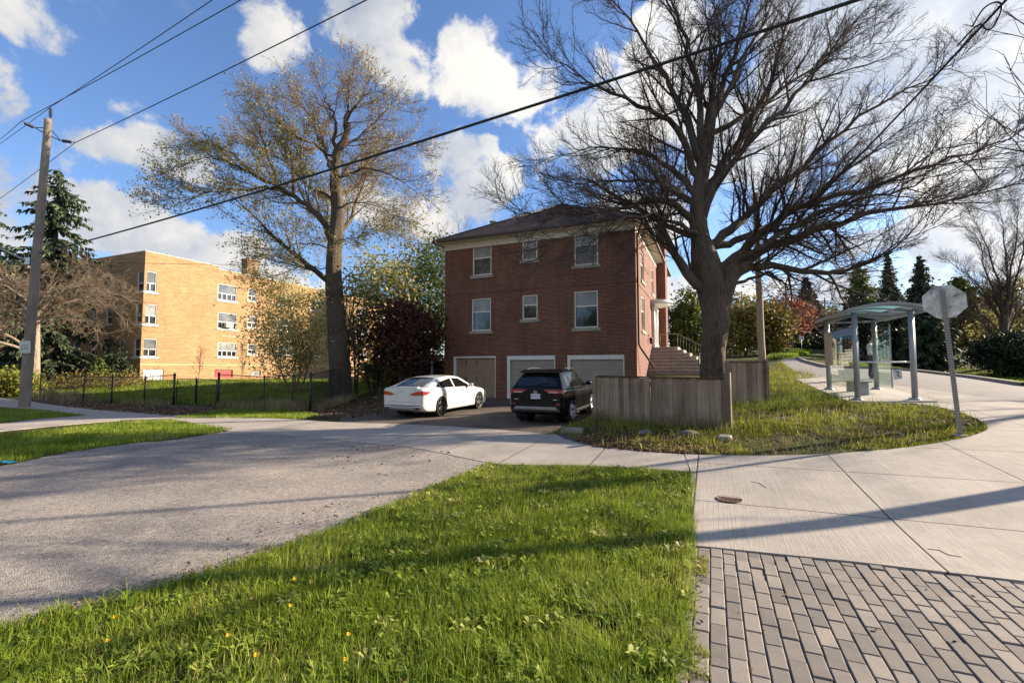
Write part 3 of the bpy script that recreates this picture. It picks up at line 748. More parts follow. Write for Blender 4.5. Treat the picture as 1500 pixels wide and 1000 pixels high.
# ------------------------------------------------------------------ the yellow brick apartment block
M_YBRICK = brickmat('buff_brick', (.40, .24, .105), (.29, .158, .068), (.36, .26, .155), ms=.010, var=.3, stain=.12, fs=(.8, 9, 1), fk=.6)
M_CAP = simple('pale_coping', (.55, .52, .46), .8)
AO = Vector((-29.6, 37.0, .72))
AH, ADp, AWd = 10.15, 34.0, 14.6
apt = thing('apartment_building', 'buff brick three storey apartment block with flat roof, its sunlit side facing the lawn', 'apartment block', AO, RZ)
def QS(a, z, d): return Vector((-d, a, z))                # sunlit long side
def QF(a, z, d): return Vector((-a, d, z))                # shaded street end (a runs away to the left)
def arect(u0, u1, v0, v1): return rect(u0, u1, v0, v1, AO, True)
cols = [((208.5, 230), ((393, 419.5), (442.5, 469.5), (494, 520.5)), 1, 'wide'), ((319, 347), ((417, 440.5), (458.5, 481.5), (502, 522.5)), 3, 'wide'),
        ((363, 376), ((425.5, 443), (463, 479), (505, 519)), 1, 'n'), ((407, 427), ((433, 450), (469, 484), (508, 521)), 2, 'n'), ((455, 470), ((440, 456), (473, 487), (509, 521)), 1, 'n')]
zrow = []
for (v0, v1) in cols[1][1]:
    r = arect(319, 347, v0, v1); zrow.append((r[2], r[3]))
holes = []; specs = []
for (uu, rows, mu, k) in cols:
    for j, (v0, v1) in enumerate(rows):
        r = arect(uu[0], uu[1], v0, v1); r[2], r[3] = zrow[j]
        if k == 'n': r[2] += .35
        if uu[0] < 210: r[0] = .02; r[2] -= .15
        if uu[0] > 400: r[1] = min(r[1], r[0] + 2.2)
        holes.append(r); specs.append((r, mu))
base_red = arect(314, 341, 543, 552); base_red = [base_red[0], base_red[1], .25, .95]
base_sm = arect(368, 382, 543, 552); base_sm = [base_sm[0], base_sm[1], .35, .9]
base_door = [.25, 1.75, -.25, 1.0]
for k in range(2):
    for j in range(3):
        r = [24.5 + k * 4.5, 26.3 + k * 4.5, zrow[j][0] + .2, zrow[j][1]]; holes.append(r); specs.append((r, 1))
am = MB(); wall_with_holes(am, ADp, AH, holes + [base_red, base_sm, base_door], QS, .2)
fh = []
for a0, a1, rr in ((.02, .95, (0, 1, 2)), (4.3, 5.1, (0, 1, 2)), (6.2, 7.2, (0, 1, 2)), (8.8, 9.9, (0, 1, 2)), (10.6, 11.0, (0, 1, 2)), (12.9, 13.9, (0, 1, 2)), (2.6, 3.0, (0, 1, 2))):
    for j in rr:
        fh.append([a0, a1, zrow[j][0] - (.15 if a0 < .1 else 0), zrow[j][1]])
wall_with_holes(am, AWd, AH, fh, QF, .2)
am.add([(0, ADp, -.8), (-AWd, ADp, -.8), (-AWd, ADp, AH), (0, ADp, AH)], [(0, 1, 2, 3)])
# stepped section of the long side: a shallow pier line and a higher parapet by the corner
am.build('wall', M_YBRICK, apt, fix=False)
MB().box((-AWd, 0.004, AH), (.0, ADp, AH + .02)).build('flat_roof', simple('tar_roof', (.05, .05, .05), .95), apt)
sx = plane_pt(AO, 318, 450, True)[0]
par = MB().box((-.25, .0, AH + .002), (-.0, sx, AH + .36)).box((-AWd, 0, AH + .002), (-.25, .25, AH + .36))
par.box((-.25, sx + .002, AH + .002), (0, ADp, AH + .10))
par.build('parapet', M_YBRICK, apt)
MB().box((-.28, -.03, AH + .362), (.03, sx + .02, AH + .43)).box((-AWd, -.03, AH + .362), (-.28, .28, AH + .43)).box((-.28, sx + .022, AH + .102), (.03, ADp, AH + .17)).build('coping', M_CAP, apt)
zb = zrow[2][0] - .85
MB().box((-.004, 0, zb), (.035, ADp, zb + .12)).box((-AWd, -.035, zb), (-.004 + .039, .004, zb + .12)).box((-.004, sx + .5, zrow[1][0] - .75), (.03, ADp, zrow[1][0] - .65)).build('belt_course', simple('pale_band', (.50, .36, .2), .9), apt)
pier = MB().box((-.002, sx - .12, -.6), (.10, sx + .12, AH)); 
am2 = MB().box((-.004, .0 + 2.9, -.6), (.0 + .0, 2.91, .0)); 
c0 = plane_pt(AO, 365, 410, True)[0]
chm = MB().box((-1.45, c0 + .2, AH), (-.65, c0 + 1.5, AH + 1.75)).box((-1.52, c0 + .13, AH + 1.75), (-.58, c0 + 1.57, AH + 1.9)).box((-1.25, c0 + .5, AH + 1.9), (-.85, c0 + 1.2, AH + 2.1)).build('chimney', brickmat('brown_chimney_brick', (.22, .13, .075), (.15, .085, .05), (.25, .18, .12)), apt)
for i, (r, mu) in enumerate(specs):
    sash_window(apt, QS, *r, upper=.58, curtain=i % 4 == 1, sill=True, mull=max(mu, 1), fw=.06, sillmat=M_CAP, lowmat=M_PANE)
for r in fh: sash_window(apt, QF, *r, upper=.6, curtain=False, sill=True, mull=0, fw=.05, sillmat=M_CAP)
MB().add([QS(base_red[0], base_red[2], .1), QS(base_red[1], base_red[2], .1), QS(base_red[1], base_red[3], .1), QS(base_red[0], base_red[3], .1)], [(0, 1, 2, 3)]).build('red_basement_panel', simple('red_panel', (.42, .06, .05), .7, var=.5, scale=1.2), apt)
MB().add([QS(base_sm[0], base_sm[2], .1), QS(base_sm[1], base_sm[2], .1), QS(base_sm[1], base_sm[3], .1), QS(base_sm[0], base_sm[3], .1)], [(0, 1, 2, 3)]).build('basement_window', M_CURT, apt)
bd = MB().box((-.14, base_door[0], base_door[2]), (-.06, base_door[1], base_door[3])).build('basement_door', M_WHITE, apt)
MB().box((-.06, base_door[0] + .72, base_door[2]), (-.04, base_door[0] + .78, base_door[3])).build('door_rail', M_CAP, bd)
r = specs[4][0]
MB().box((-.02, (r[0] + r[1]) / 2 - .35, r[2] + .1), (.38, (r[0] + r[1]) / 2 + .35, r[2] + .55)).build('air_conditioner', simple('grey_enamel', (.5, .5, .48), .5), apt, bevel=.03)
# the far wing of the same complex beyond the bare tree
wing = thing('apartment_building', 'buff brick low wing half hidden behind the bare tree and the leaning wood pole', 'apartment block', AO + Vector((AY * -AWd, AX * AWd, 0)) + Vector((0, 0, 0)), RZ)
WS = -19.0
def WSd(a, z, d): return Vector((-d - .01, WS + a, z))
wh = []
for a in (2.0, 6.0, 10.2, 14.4, 17.0):
    for j in range(3): wh.append([a, a + 1.4, zrow[j][0], zrow[j][1]])
wm = MB(); wall_with_holes(wm, -WS + 5, AH - .1, wh, WSd, .2)
wm.add([(-.01, WS, -.8), (-14, WS, -.8), (-14, WS, AH - .1), (-.01, WS, AH - .1)], [(0, 1, 2, 3)])
wm.build('wall', M_YBRICK, wing, fix=False)
MB().box((-14, WS - .05, AH - .098), (.03, 5, AH + .12)).build('coping', M_CAP, wing)
for r in wh: sash_window(wing, WSd, *r, upper=.5, mull=1, fw=.08, sillmat=M_CAP)
# ------------------------------------------------------------------ plants
class Twigs:
    """branches of all orders, meshed in one go"""
    def __init__(s): s.by = {}
    def add(s, pts, rads, k):
        s.by.setdefault((len(pts), k), []).append((pts, rads))
    def mesh(s, keep=None):
        VV = []; FF = []; base = 0
        for (n, k), L in s.by.items():
            P = np.array([[tuple(p) for p in a] for a, _ in L]); r = np.array([b for _, b in L]); B = len(L)
            T = np.gradient(P, axis=1); T /= np.linalg.norm(T, axis=2, keepdims=True) + 1e-9
            md = T.mean(1); ref = np.where(np.abs(md[:, 2:3]) < .85, np.array([[0, 0, 1.]]), np.array([[1., 0, 0]]))
            A = np.cross(T, ref[:, None, :]); A /= np.linalg.norm(A, axis=2, keepdims=True) + 1e-9
            Bv = np.cross(A, T)
            an = np.arange(k) * 2 * math.pi / k
            V = P[:, :, None, :] + r[:, :, None, None] * (np.cos(an)[None, None, :, None] * A[:, :, None, :] + np.sin(an)[None, None, :, None] * Bv[:, :, None, :])
            VV.append(V.reshape(-1, 3))
            b = (np.arange(B) * n * k)[:, None, None] + (np.arange(n - 1) * k)[None, :, None]
            i0 = b + np.arange(k)[None, None, :]; i1 = b + ((np.arange(k) + 1) % k)[None, None, :]
            FF.append((np.stack([i0, i1, i1 + k, i0 + k], -1).reshape(-1, 4)) + base); base += B * n * k
        return np.concatenate(VV), np.concatenate(FF)
    def build(s, name, mat, parent):
        V, Fq = s.mesh(); return mesh_np(name, V, Fq, mat, parent, smooth=True)
UPV = Vector((0, 0, 1))
def rvec(): 
    return Vector((random.gauss(0, 1), random.gauss(0, 1), random.gauss(0, 1)))
def branch_path(p, d, L, n, wig, trop):
    pts = [p.copy()]; d = d.normalized(); st = L / n
    for _ in range(n):
        d = (d + rvec() * wig + UPV * trop).normalized()
        p = p + d * st; pts.append(p)
    return pts
def along(pts, f):
    x = f * (len(pts) - 1); i = min(int(x), len(pts) - 2); t = x - i
    return pts[i].lerp(pts[i + 1], t), (pts[i + 1] - pts[i]).normalized()
def ramify(tw, pts, r0, r1, level, cfg, tips):
    """side shoots of one branch; cfg: per level (spacing, length, ratio, angle, segments, wiggle, tropism, sides)"""
    if level >= len(cfg): return
    sp, lmin, lmax, ang, nseg, wig, trop, sides = cfg[level]
    L = sum((pts[i + 1] - pts[i]).length for i in range(len(pts) - 1))
    f = .18 if level == 0 else .12
    side = random.choice((-1, 1))
    while f < 1.0:
        p, d = along(pts, min(f, .999))
        ax = d.cross(UPV if abs(d.z) < .9 else Vector((1, 0, 0))).normalized()
        ax.rotate(Matrix.Rotation(random.uniform(0, 2 * math.pi), 3, d)) if level == 0 or random.random() < .5 else ax.rotate(Matrix.Rotation(math.pi / 2 * (1 + side) + random.gauss(0, .5), 3, d))
        side = -side
        a = ang * random.uniform(.65, 1.3) * (1 - .35 * f)
        nd = d * math.cos(a) + ax * math.sin(a)
        ln = (lmin + (lmax - lmin) * random.random()) * (1.0 - .62 * f) 
        rr = max(min((r0 + (r1 - r0) * f) * .42, r0 * .38, .055), cfg_r[level])
        c = branch_path(p, nd, ln, nseg, wig, trop)
        tw.add(c, [rr + (cfg_t[level] - rr) * i / nseg for i in range(nseg + 1)], sides)
        if level == len(cfg) - 1 or level >= 2: tips.append((c[-1], nd))
        ramify(tw, c, rr, cfg_t[level], level + 1, cfg, tips)
        f += sp / max(L, .01) * random.uniform(.7, 1.35)
cfg_r = [.014, .0075, .0048, .0036]; cfg_t = [.006, .0045, .0035, .0028]
def limb_pts(pix, y0, dy, n=14, base=None, wob=.06):
    """a limb followed in the photo; its depth runs from y0 to y0+dy"""
    P = []
    for i, (u, v) in enumerate(pix):
        P.append(tuple(at(u, v, y0 + dy * (i / (len(pix) - 1)) ** 1.0)))
    S = smooth_poly(P, 4)
    S = [Vector(p) for p in S]
    return [p + rvec() * wob * (0 if i == 0 else 1) for i, p in enumerate(S)]

def leaves(centers, size, jit, n_per, flat=.0, aspect=.55, r=None):
    """small leaf faces round the given points: (V, F, rnd)"""
    r = r or rng
    C = np.repeat(np.asarray(centers, float), n_per, axis=0); n = len(C)
    C = C + r.normal(0, jit, (n, 3))
    a = r.normal(0, 1, (n, 3)); a[:, 2] *= (1 - flat); a /= np.linalg.norm(a, axis=1, keepdims=True)
    b = np.cross(a, r.normal(0, 1, (n, 3))); b /= np.linalg.norm(b, axis=1, keepdims=True)
    s = size * r.uniform(.6, 1.4, (n, 1))
    V = np.stack([C - a * s, C + b * s * aspect, C + a * s, C - b * s * aspect], 1).reshape(-1, 3)
    Fq = np.arange(n * 4).reshape(-1, 4)
    return V, Fq, np.repeat(r.random(n), 4)
def leafmesh(name, parts_, mat, parent):
    V = []; Fs = []; c = []; b = 0
    for v, f, r in parts_:
        V.append(v); Fs.append(f + b); c.append(r); b += len(v)
    return mesh_np(name, np.concatenate(V), np.concatenate(Fs), mat, parent, col=np.concatenate(c))

M_BARK = barkmat('grey_brown_bark', (.034, .026, .020), (.165, .125, .095))
M_BARK2 = barkmat('ridged_bark', (.034, .026, .019), (.135, .10, .07))
M_TWIG = simple('dark_twigs', (.052, .036, .028), .9, var=.3, scale=2)
M_TWIG2 = simple('tan_twigs', (.20, .145, .095), .9, var=.3, scale=2)

def trunk_mesh(name, pts, rads, mat, parent, sides=20, lump=.10, flare=1.0):
    """one rough tapering trunk"""
    S = [Vector(p) for p in pts]; V = []; Fq = []
    n = len(S)
    for i, p in enumerate(S):
        t = (S[min(i + 1, n - 1)] - S[max(i - 1, 0)]).normalized()
        a = t.cross(Vector((0, 1, .01))).normalized(); b = a.cross(t)
        for k in range(sides):
            an = 2 * math.pi * k / sides
            f = 1 + lump * (math.sin(3 * an + i * .25) * .5 + math.sin(5 * an - i * .4 + 1.3) * .35 + random.gauss(0, .16))
            if i < 4: f *= 1 + flare * .16 * (4 - i) / 4 * (1.0 + .8 * math.sin(5 * an + .7))
            V.append(p + (a * math.cos(an) + b * math.sin(an)) * rads[i] * f)
    for i in range(n - 1):
        for k in range(sides):
            k2 = (k + 1) % sides; Fq.append((i * sides + k, i * sides + k2, (i + 1) * sides + k2, (i + 1) * sides + k))
    return mesh_np(name, [tuple(v) for v in V], Fq, mat, parent, smooth=True)
def interp(pts, rads, n):
    P = [Vector(p) for p in smooth_poly(pts, n)]
    r = []
    for i in range(len(rads) - 1):
        for k in range(n): r.append(rads[i] + (rads[i + 1] - rads[i]) * k / n)
    return P, r + [rads[-1]]

def big_tree(name, label, cat, u0, y0, trunk_pix, trunk_r, limbs, cfg, barkm, twigm, group=None, extra=0, leaf=None, lump=.1, seed=3, limb_sides=8, fork=None, ex_hi=.95, lk=1.0):
    random.seed(seed)
    b = G_at(u0, y0)
    t = thing(name, label, cat, b, 0, group)
    off = Vector(b)
    def L(p): return Vector(p) - off
    tp = [b - Vector((0, 0, .3))] + [at(u, v, y0) for u, v in trunk_pix]
    P, r = interp([tuple(p) for p in tp], [trunk_r[0] * 1.12] + trunk_r, 5)
    trunk_mesh('trunk', [L(p) for p in P], r, barkm, t, lump=lump, flare=.35)
    roots = [L(p) for p in fork] if fork else []
    main = Twigs(); tw = Twigs(); tips = []
    allimbs = list(limbs)
    for pix, r0, dy in allimbs:
        r0 *= lk
        pts = [L(p) for p in limb_pts(pix, y0, dy)]
        root = [q for q in ([L(p) for p in P] + roots) if q.z < pts[0].z - .12 and (q - pts[0]).length < 1.0]
        if root: pts = [min(root, key=lambda q: (q - pts[0]).length)] + pts
        n = len(pts); rr = [max(r0 * (1 - i / (n - 1)) ** 1.25, .009) for i in range(n)]
        main.add(pts, rr, limb_sides)
        ramify(tw, pts, r0, .012, 0, cfg, tips)
    for q in range(extra):
        # limbs reaching towards and away from the viewer
        f = random.uniform(.35, ex_hi); p, d = along([L(x) for x in P], f)
        an = random.uniform(0, 2 * math.pi)
        dirv = Vector((math.cos(an) * .55, math.sin(an), random.uniform(.25, .9))).normalized()
        rad = r[int(f * (len(r) - 1))] * .42
        pts = branch_path(p, dirv, random.uniform(5, 8), 12, .10, .05)
        main.add(pts, [max(rad * (1 - i / 12) ** .9, .01) for i in range(13)], limb_sides)
        ramify(tw, pts, rad, .012, 0, cfg, tips)
    main.build('limbs', barkm, t)
    tw.build('crown', twigm, t)
    return t, tips, off
def G_at(u, y):
    """ground point on the column u of the photo at depth y"""
    x = (u - 750) / F * y / (CP - (0) * SP)
    return ground(x, y)

CFG_BIG = [(.31, 1.9, 4.2, .80, 8, .10, .055, 5), (.20, .7, 1.7, .70, 5, .12, .06, 4), (.155, .30, .75, .70, 3, .13, .05, 3), (.16, .12, .3, .7, 2, .1, .04, 3)]
def K(pts): return [(720 + .56 * x, .56 * y) for x, y in pts]
limbs = [
    (K([(590, 740), (650, 690), (760, 705), (870, 712), (960, 690), (1080, 630), (1180, 570)]), .20, -1.2),
    (K([(600, 720), (700, 655), (830, 610), (920, 580), (1040, 550), (1200, 520), (1393, 470), (1500, 455)]), .22, 1.5),
    (K([(595, 700), (680, 640), (760, 560), (830, 540), (1000, 480), (1200, 420), (1393, 340), (1480, 300)]), .20, -2.0),
    (K([(580, 640), (640, 590), (720, 520), (850, 400), (1000, 280), (1180, 190), (1260, 120)]), .20, 2.0),
    (K([(545, 580), (600, 470), (700, 350), (830, 200), (950, 60), (1050, -80)]), .19, -2.5),
    (K([(540, 520), (620, 400), (700, 280), (760, 120), (800, -20), (860, -180)]), .18, 2.5),
    (K([(530, 590), (460, 530), (330, 545), (200, 560), (60, 560)]), .16, -1.6),
    (K([(528, 500), (470, 440), (380, 390), (250, 390), (110, 430)]), .15, 2.0),
    (K([(530, 450), (480, 340), (380, 270), (250, 210), (150, 150)]), .16, -2.2),
    (K([(540, 410), (490, 280), (430, 160), (330, 20), (280, -90)]), .17, 1.6),
    (K([(550, 390), (540, 250), (500, 100), (465, -20), (440, -170)]), .17, -1.5),
    (K([(590, 260), (640, 120), (680, 0), (700, -150)]), .13, 1.2),
    (K([(575, 340), (630, 200), (720, 50), (790, -100)]), .13, -1.0),
    (K([(560, 350), (585, 200), (590, 60), (570, -130)]), .16, .6),
    (K([(545, 620), (500, 590), (420, 560), (330, 570), (250, 600), (150, 640)]), .10, -3.0),
    (K([(535, 540), (440, 480), (330, 470), (220, 480), (90, 510)]), .12, 3.4),
    (K([(600, 640), (700, 600), (820, 530), (950, 430), (1100, 330), (1250, 260)]), .15, 3.2),
    (K([(610, 690), (720, 640), (850, 560), (1000, 520), (1150, 470), (1290, 430)]), .13, -3.8),
    (K([(640, 740), (720, 720), (760, 740), (790, 760), (850, 790)]), .07, .8),
    (K([(620, 330), (760, 230), (900, 160), (1020, 110)]), .11, 1.8),
]
t_big, tips_big, off_big = big_tree('bare_tree', 'huge bare spreading tree with thick forked trunk behind the grey board fence', 'tree', 1047, 16.2,
    [(1046, 560), (1044, 510), (1048, 470), (1044, 430), (1034, 385), (1026, 350), (1022, 310), (1027, 260), (1036, 210), (1044, 150)],
    [.44, .40, .44, .49, .50, .31, .27, .25, .22, .17, .12], limbs, CFG_BIG, M_BARK, M_TWIG, extra=4, seed=11, fork=[at(1052, 440, 16.2), at(1058, 425, 16.1), at(1066, 412, 16.05), at(1075, 400, 16)])
# the second stem of the fork
random.seed(5)
P, r = interp([tuple(at(1052, 455, 16.2) - off_big), tuple(at(1062, 425, 16.1) - off_big), tuple(at(1075, 400, 16) - off_big), tuple(at(1100, 388, 15.9) - off_big)], [.38, .32, .25, .17], 5)
trunk_mesh('fork_stem', P, r, M_BARK, t_big, flare=0)

def K2(pts): return [(230 + .4 * x, 20 + .4 * y) for x, y in pts]
CFG_L = [(.26, 1.7, 3.4, .72, 7, .10, .05, 4), (.21, .7, 1.6, .65, 4, .12, .06, 3), (.19, .3, .8, .65, 3, .12, .05, 3), (.22, .15, .4, .65, 2, .1, .03, 3)]
limbs2 = [
    (K2([(640, 860), (600, 750), (530, 690), (450, 640), (350, 590), (280, 550), (150, 530), (60, 570)]), .26, -2.0),
    (K2([(500, 670), (495, 560), (520, 500), (540, 420), (500, 330)]), .14, 2),
    (K2([(640, 570), (605, 490), (570, 390), (520, 310), (490, 270)]), .17, 1.8),
    (K2([(655, 490), (650, 380), (620, 320), (605, 265)]), .16, -1.5),
    (K2([(665, 600), (790, 570), (900, 620), (985, 680)]), .13, -1.5),
    (K2([(665, 500), (760, 430), (850, 350), (905, 330)]), .13, 1.5),
    (K2([(690, 430), (720, 340), (770, 290), (810, 265)]), .13, -1.2),
    (K2([(690, 400), (700, 310), (702, 240), (702, 200)]), .15, .8),
    (K2([(440, 630), (400, 500), (370, 410), (345, 340)]), .11, 1.5),
    (K2([(450, 640), (330, 640), (200, 650), (90, 690), (20, 640)]), .11, -2.5),
    (K2([(370, 600), (250, 500), (150, 470), (80, 500)]), .11, 2.5),
    (K2([(640, 680), (560, 640), (480, 560), (380, 480), (280, 440)]), .12, 3),
    (K2([(650, 640), (720, 540), (800, 500), (920, 470), (960, 500)]), .12, 3),
    (K2([(640, 520), (560, 470), (480, 430), (420, 350), (390, 300)]), .11, -3),
    (K2([(650, 720), (740, 690), (840, 720), (900, 760)]), .07, -2.0),
    (K2([(630, 860), (540, 840), (440, 870), (360, 900)]), .06, -1),
    (K2([(620, 930), (520, 930), (420, 960), (380, 990)]), .05, 1.4),
    (K2([(650, 820), (720, 830), (790, 800), (840, 790)]), .05, -1.6),
]
t_l, tips_l, off_l = big_tree('budding_tree', 'tall budding tree with dark burly trunk standing behind the black chain link fence', 'tree', 498, 24.0,
    [(498, 545), (497, 500), (492, 450), (488, 405), (490, 360), (495, 310), (491, 265), (494, 225), (505, 205), (510, 180)],
    [.54, .50, .45, .39, .37, .32, .27, .22, .18, .13, .09], limbs2, CFG_L, M_BARK2, M_TWIG2, extra=4, seed=23, ex_hi=.72, lk=.78, lump=.16)
M_BUD = leafmat('rusty_buds', [(.2, (.24, .13, .055)), (.5, (.36, .26, .085)), (.8, (.46, .40, .12))], trans=.2)
M_YLEAF = leafmat('young_yellow_leaves', [(.15, (.16, .17, .03)), (.5, (.30, .28, .06)), (.85, (.46, .40, .15))], trans=.35)
tl = np.array([tuple(p) for p, d in tips_l])
hi = tl[tl[:, 2] > 9]; lo = tl[tl[:, 2] <= 9]
left = hi[(hi[:, 0] < -.5) & (hi[:, 2] < 14.5)]
parts_ = [leaves(hi[rng.random(len(hi)) < .30], .045, .05, 1)]
leafmesh('bud_crown', parts_, M_BUD, t_l)
leafmesh('leaf_crown', [leaves(left[rng.random(len(left)) < .75], .055, .08, 1), leaves(lo[rng.random(len(lo)) < .8], .06, .14, 1), leaves(tl[rng.random(len(tl)) < .30], .05, .08, 1)], M_YLEAF, t_l)

# ---------- leafy trees and shrubs
def leafy(name, label, cat, u, y, top_v, halfw, mat, base_v=None, nclump=60, per=70, size=.10, clump=.45, bark=None, group=None, trunk_r=.14, stems=1, seed=1, low=.18, shape=.5, gap=0.0, cut=None, dark=None, depth_f=1.0, trunkname='trunk', pos=None):
    """crown made of leaf clumps carried by real limbs; low: where the crown starts (share of the height)"""
    r = np.random.default_rng(seed); random.seed(seed)
    if pos: b = ground(pos[0], pos[1]); top, rx = pos[2], pos[3]
    else: b = G_at(u, y); top = at(u, top_v, y).z - b.z; rx = halfw / F * y
    t = thing(name, label, cat, b, 0, group)
    C = []
    for _ in range(nclump * 6):
        if len(C) >= nclump: break
        p = r.uniform(-1, 1, 3)
        if np.linalg.norm(p) > 1: continue
        # rather near the outside, so that gaps stay inside
        if np.linalg.norm(p) < .35 and r.random() < .7: continue
        zz = low + (1 - low) * (p[2] * .5 + .5)
        k = 1 - shape * max(0, (zz - .45)) * .9
        k *= 1 + .16 * math.sin(5 * math.atan2(p[1], p[0]) + seed) 
        C.append((p[0] * rx * k, p[1] * rx * k * depth_f, zz * top))
    C = np.array(C)
    sc = r.uniform(.55, 1.3, len(C))
    V = []
    for c, s_ in zip(C, sc):
        q = c + r.normal(0, 1, (int(per * s_ * s_) + 5, 3)) * clump * s_ * np.array([1, 1, .7])
        V.append(q)
    pts = np.concatenate(V)
    pts[:, 2] = np.maximum(pts[:, 2], .04)
    tw = Twigs()
    for k in range(stems):
        a = random.uniform(0, 6.28); sp = .0 if stems == 1 else .25 * rx
        p0 = Vector((math.cos(a) * sp * .4, math.sin(a) * sp * .4, -.1))
        hh = top * (low + .45 * (1 - low))
        pt = branch_path(p0, Vector((math.cos(a) * (.0 if stems == 1 else .35), math.sin(a) * (.0 if stems == 1 else .35), 1)), hh, 8, .05, .05)
        tw.add(pt, [trunk_r * (1 - .6 * i / 8) for i in range(9)], 8)
        own = [c for i, c in enumerate(C) if i % stems == k]
        for c in own[:40]:
            f = random.uniform(.35, 1.0); p, d = along(pt, f); cv = Vector(c); 
            m = p.lerp(cv, .5) + Vector((0, 0, .12 * (cv - p).length))
            tw.add([p, p.lerp(m, .5) + rvec() * .03, m, m.lerp(cv, .5) + rvec() * .05, cv], [trunk_r * .32, trunk_r * .26, trunk_r * .2, trunk_r * .13, .006], 4)
    tw.build(trunkname, bark or M_TWIG, t)
    leafmesh('crown', [leaves(pts, size, 0.0, 1, r=r)], mat, t)
    return t
def conifer(name, label, cat, u, y, top_v, halfw, mat, seed=1, droop=.35, group=None, card=.42, dens=1.0, bark=None, low=.06, taper=1.0, gap=.12):
    r = np.random.default_rng(seed)
    b = G_at(u, y); Ht = at(u, top_v, y).z - b.z; R0 = halfw / F * y
    t = thing(name, label, cat, b, 0, group)
    tr = Twigs(); tr.add([Vector((0, 0, -.2)), Vector((0, 0, Ht * .3)), Vector((.03, 0, Ht * .65)), Vector((0, 0, Ht * .99))], [.022 * Ht, .016 * Ht, .009 * Ht, .01], 8)
    cen = []; dirs = []; ln = []
    z = Ht * low
    while z < Ht * .985:
        f = z / Ht; Rz = R0 * (1 - f) ** taper * r.uniform(.72, 1.12) + .10
        nb = max(4, int(r.integers(5, 8)))
        a0 = r.uniform(0, 6.28)
        for k in range(nb):
            if r.random() < gap: continue
            a = a0 + k * 6.283 / nb + r.normal(0, .2); L = Rz * r.uniform(.7, 1.12)
            h = np.array([math.cos(a), math.sin(a), 0.]); up = .30 * (f - .35)
            n = max(4, int(L / .17 * dens))
            q = np.linspace(.10, 1, n)
            P = np.array([0, 0, z]) + h[None] * (q * L)[:, None]; P[:, 2] += L * (up * q - droop * q ** 1.7 + .16 * droop * q ** 4 * 2)
            tr.add([Vector(P[0]) - Vector(h) * .1 * L, Vector(P[n // 2]), Vector(P[-1])], [.010 * L + .008, .006 * L + .004, .003], 3)
            sd = np.array([-h[1], h[0], 0.])
            for sgn in (-1, 1, 0, 0):
                w = sgn * (1 - .55 * q)[:, None] * sd[None] * .9 + h[None] * (.75 if sgn else .2) + r.normal(0, .16, (n, 3)); w[:, 2] -= (.25 + droop * .7) if sgn else .95
                w /= np.linalg.norm(w, axis=1, keepdims=True)
                cen.append(P + r.normal(0, .03, (n, 3))); dirs.append(w); ln.append((card * (1 - .35 * q) * min(1, .35 + L / 2.2)) * r.uniform(.7, 1.25, n))
        z += (.30 + .12 * (1 - f)) * r.uniform(.7, 1.3) * max(.6, min(1.3, Ht / 12)) * .8
    cen = np.concatenate(cen); dirs = np.concatenate(dirs); ln = np.concatenate(ln)[:, None]
    s = np.cross(dirs, r.normal(0, 1, dirs.shape)); s /= np.linalg.norm(s, axis=1, keepdims=True)
    wv = ln * .20
    V = np.stack([cen, cen + dirs * ln * .45 + s * wv, cen + dirs * ln, cen + dirs * ln * .45 - s * wv], 1).reshape(-1, 3)
    tr.build('trunk', bark or M_TWIG, t)
    mesh_np('crown', V, np.arange(len(V)).reshape(-1, 4), mat, t, col=np.repeat(r.random(len(cen)), 4))
    return t
M_SPRUCE = leafmat('spruce_needles', [(.2, (.024, .040, .020)), (.55, (.048, .074, .036)), (.9, (.10, .12, .055))], .6, .08)
M_SPRUCE2 = leafmat('blue_spruce_needles', [(.2, (.014, .026, .020)), (.55, (.028, .046, .034)), (.9, (.05, .07, .05))], .6, .06)
M_CEDAR = leafmat('cedar_sprays', [(.2, (.05, .075, .016)), (.55, (.11, .15, .028)), (.9, (.20, .23, .05))], .6, .2)
M_DARKLEAF = leafmat('dark_reddish_leaves', [(.2, (.045, .020, .016)), (.55, (.085, .036, .026)), (.9, (.13, .075, .04))], .55, .15)
M_MIDLEAF = leafmat('fresh_green_leaves', [(.2, (.05, .07, .016)), (.55, (.10, .14, .028)), (.9, (.17, .20, .045))], .5, .35)
M_PALELEAF = leafmat('pale_budding_leaves', [(.15, (.36, .31, .11)), (.5, (.56, .49, .20)), (.85, (.70, .62, .30))], .6, .4)
M_OLIVE = leafmat('olive_brown_leaves', [(.2, (.10, .08, .022)), (.55, (.21, .17, .045)), (.9, (.33, .26, .08))], .55, .3)
M_REDLEAF = leafmat('coppery_red_leaves', [(.2, (.26, .06, .03)), (.55, (.46, .13, .07)), (.9, (.58, .23, .12))], .55, .3)
M_BUSH = leafmat('dark_yew_needles', [(.2, (.012, .022, .010)), (.55, (.024, .040, .016)), (.9, (.05, .065, .02))], .6, .08)
M_LIME = leafmat('lime_hedge_leaves', [(.2, (.14, .16, .025)), (.55, (.27, .28, .04)), (.9, (.38, .37, .07))], .5, .35)

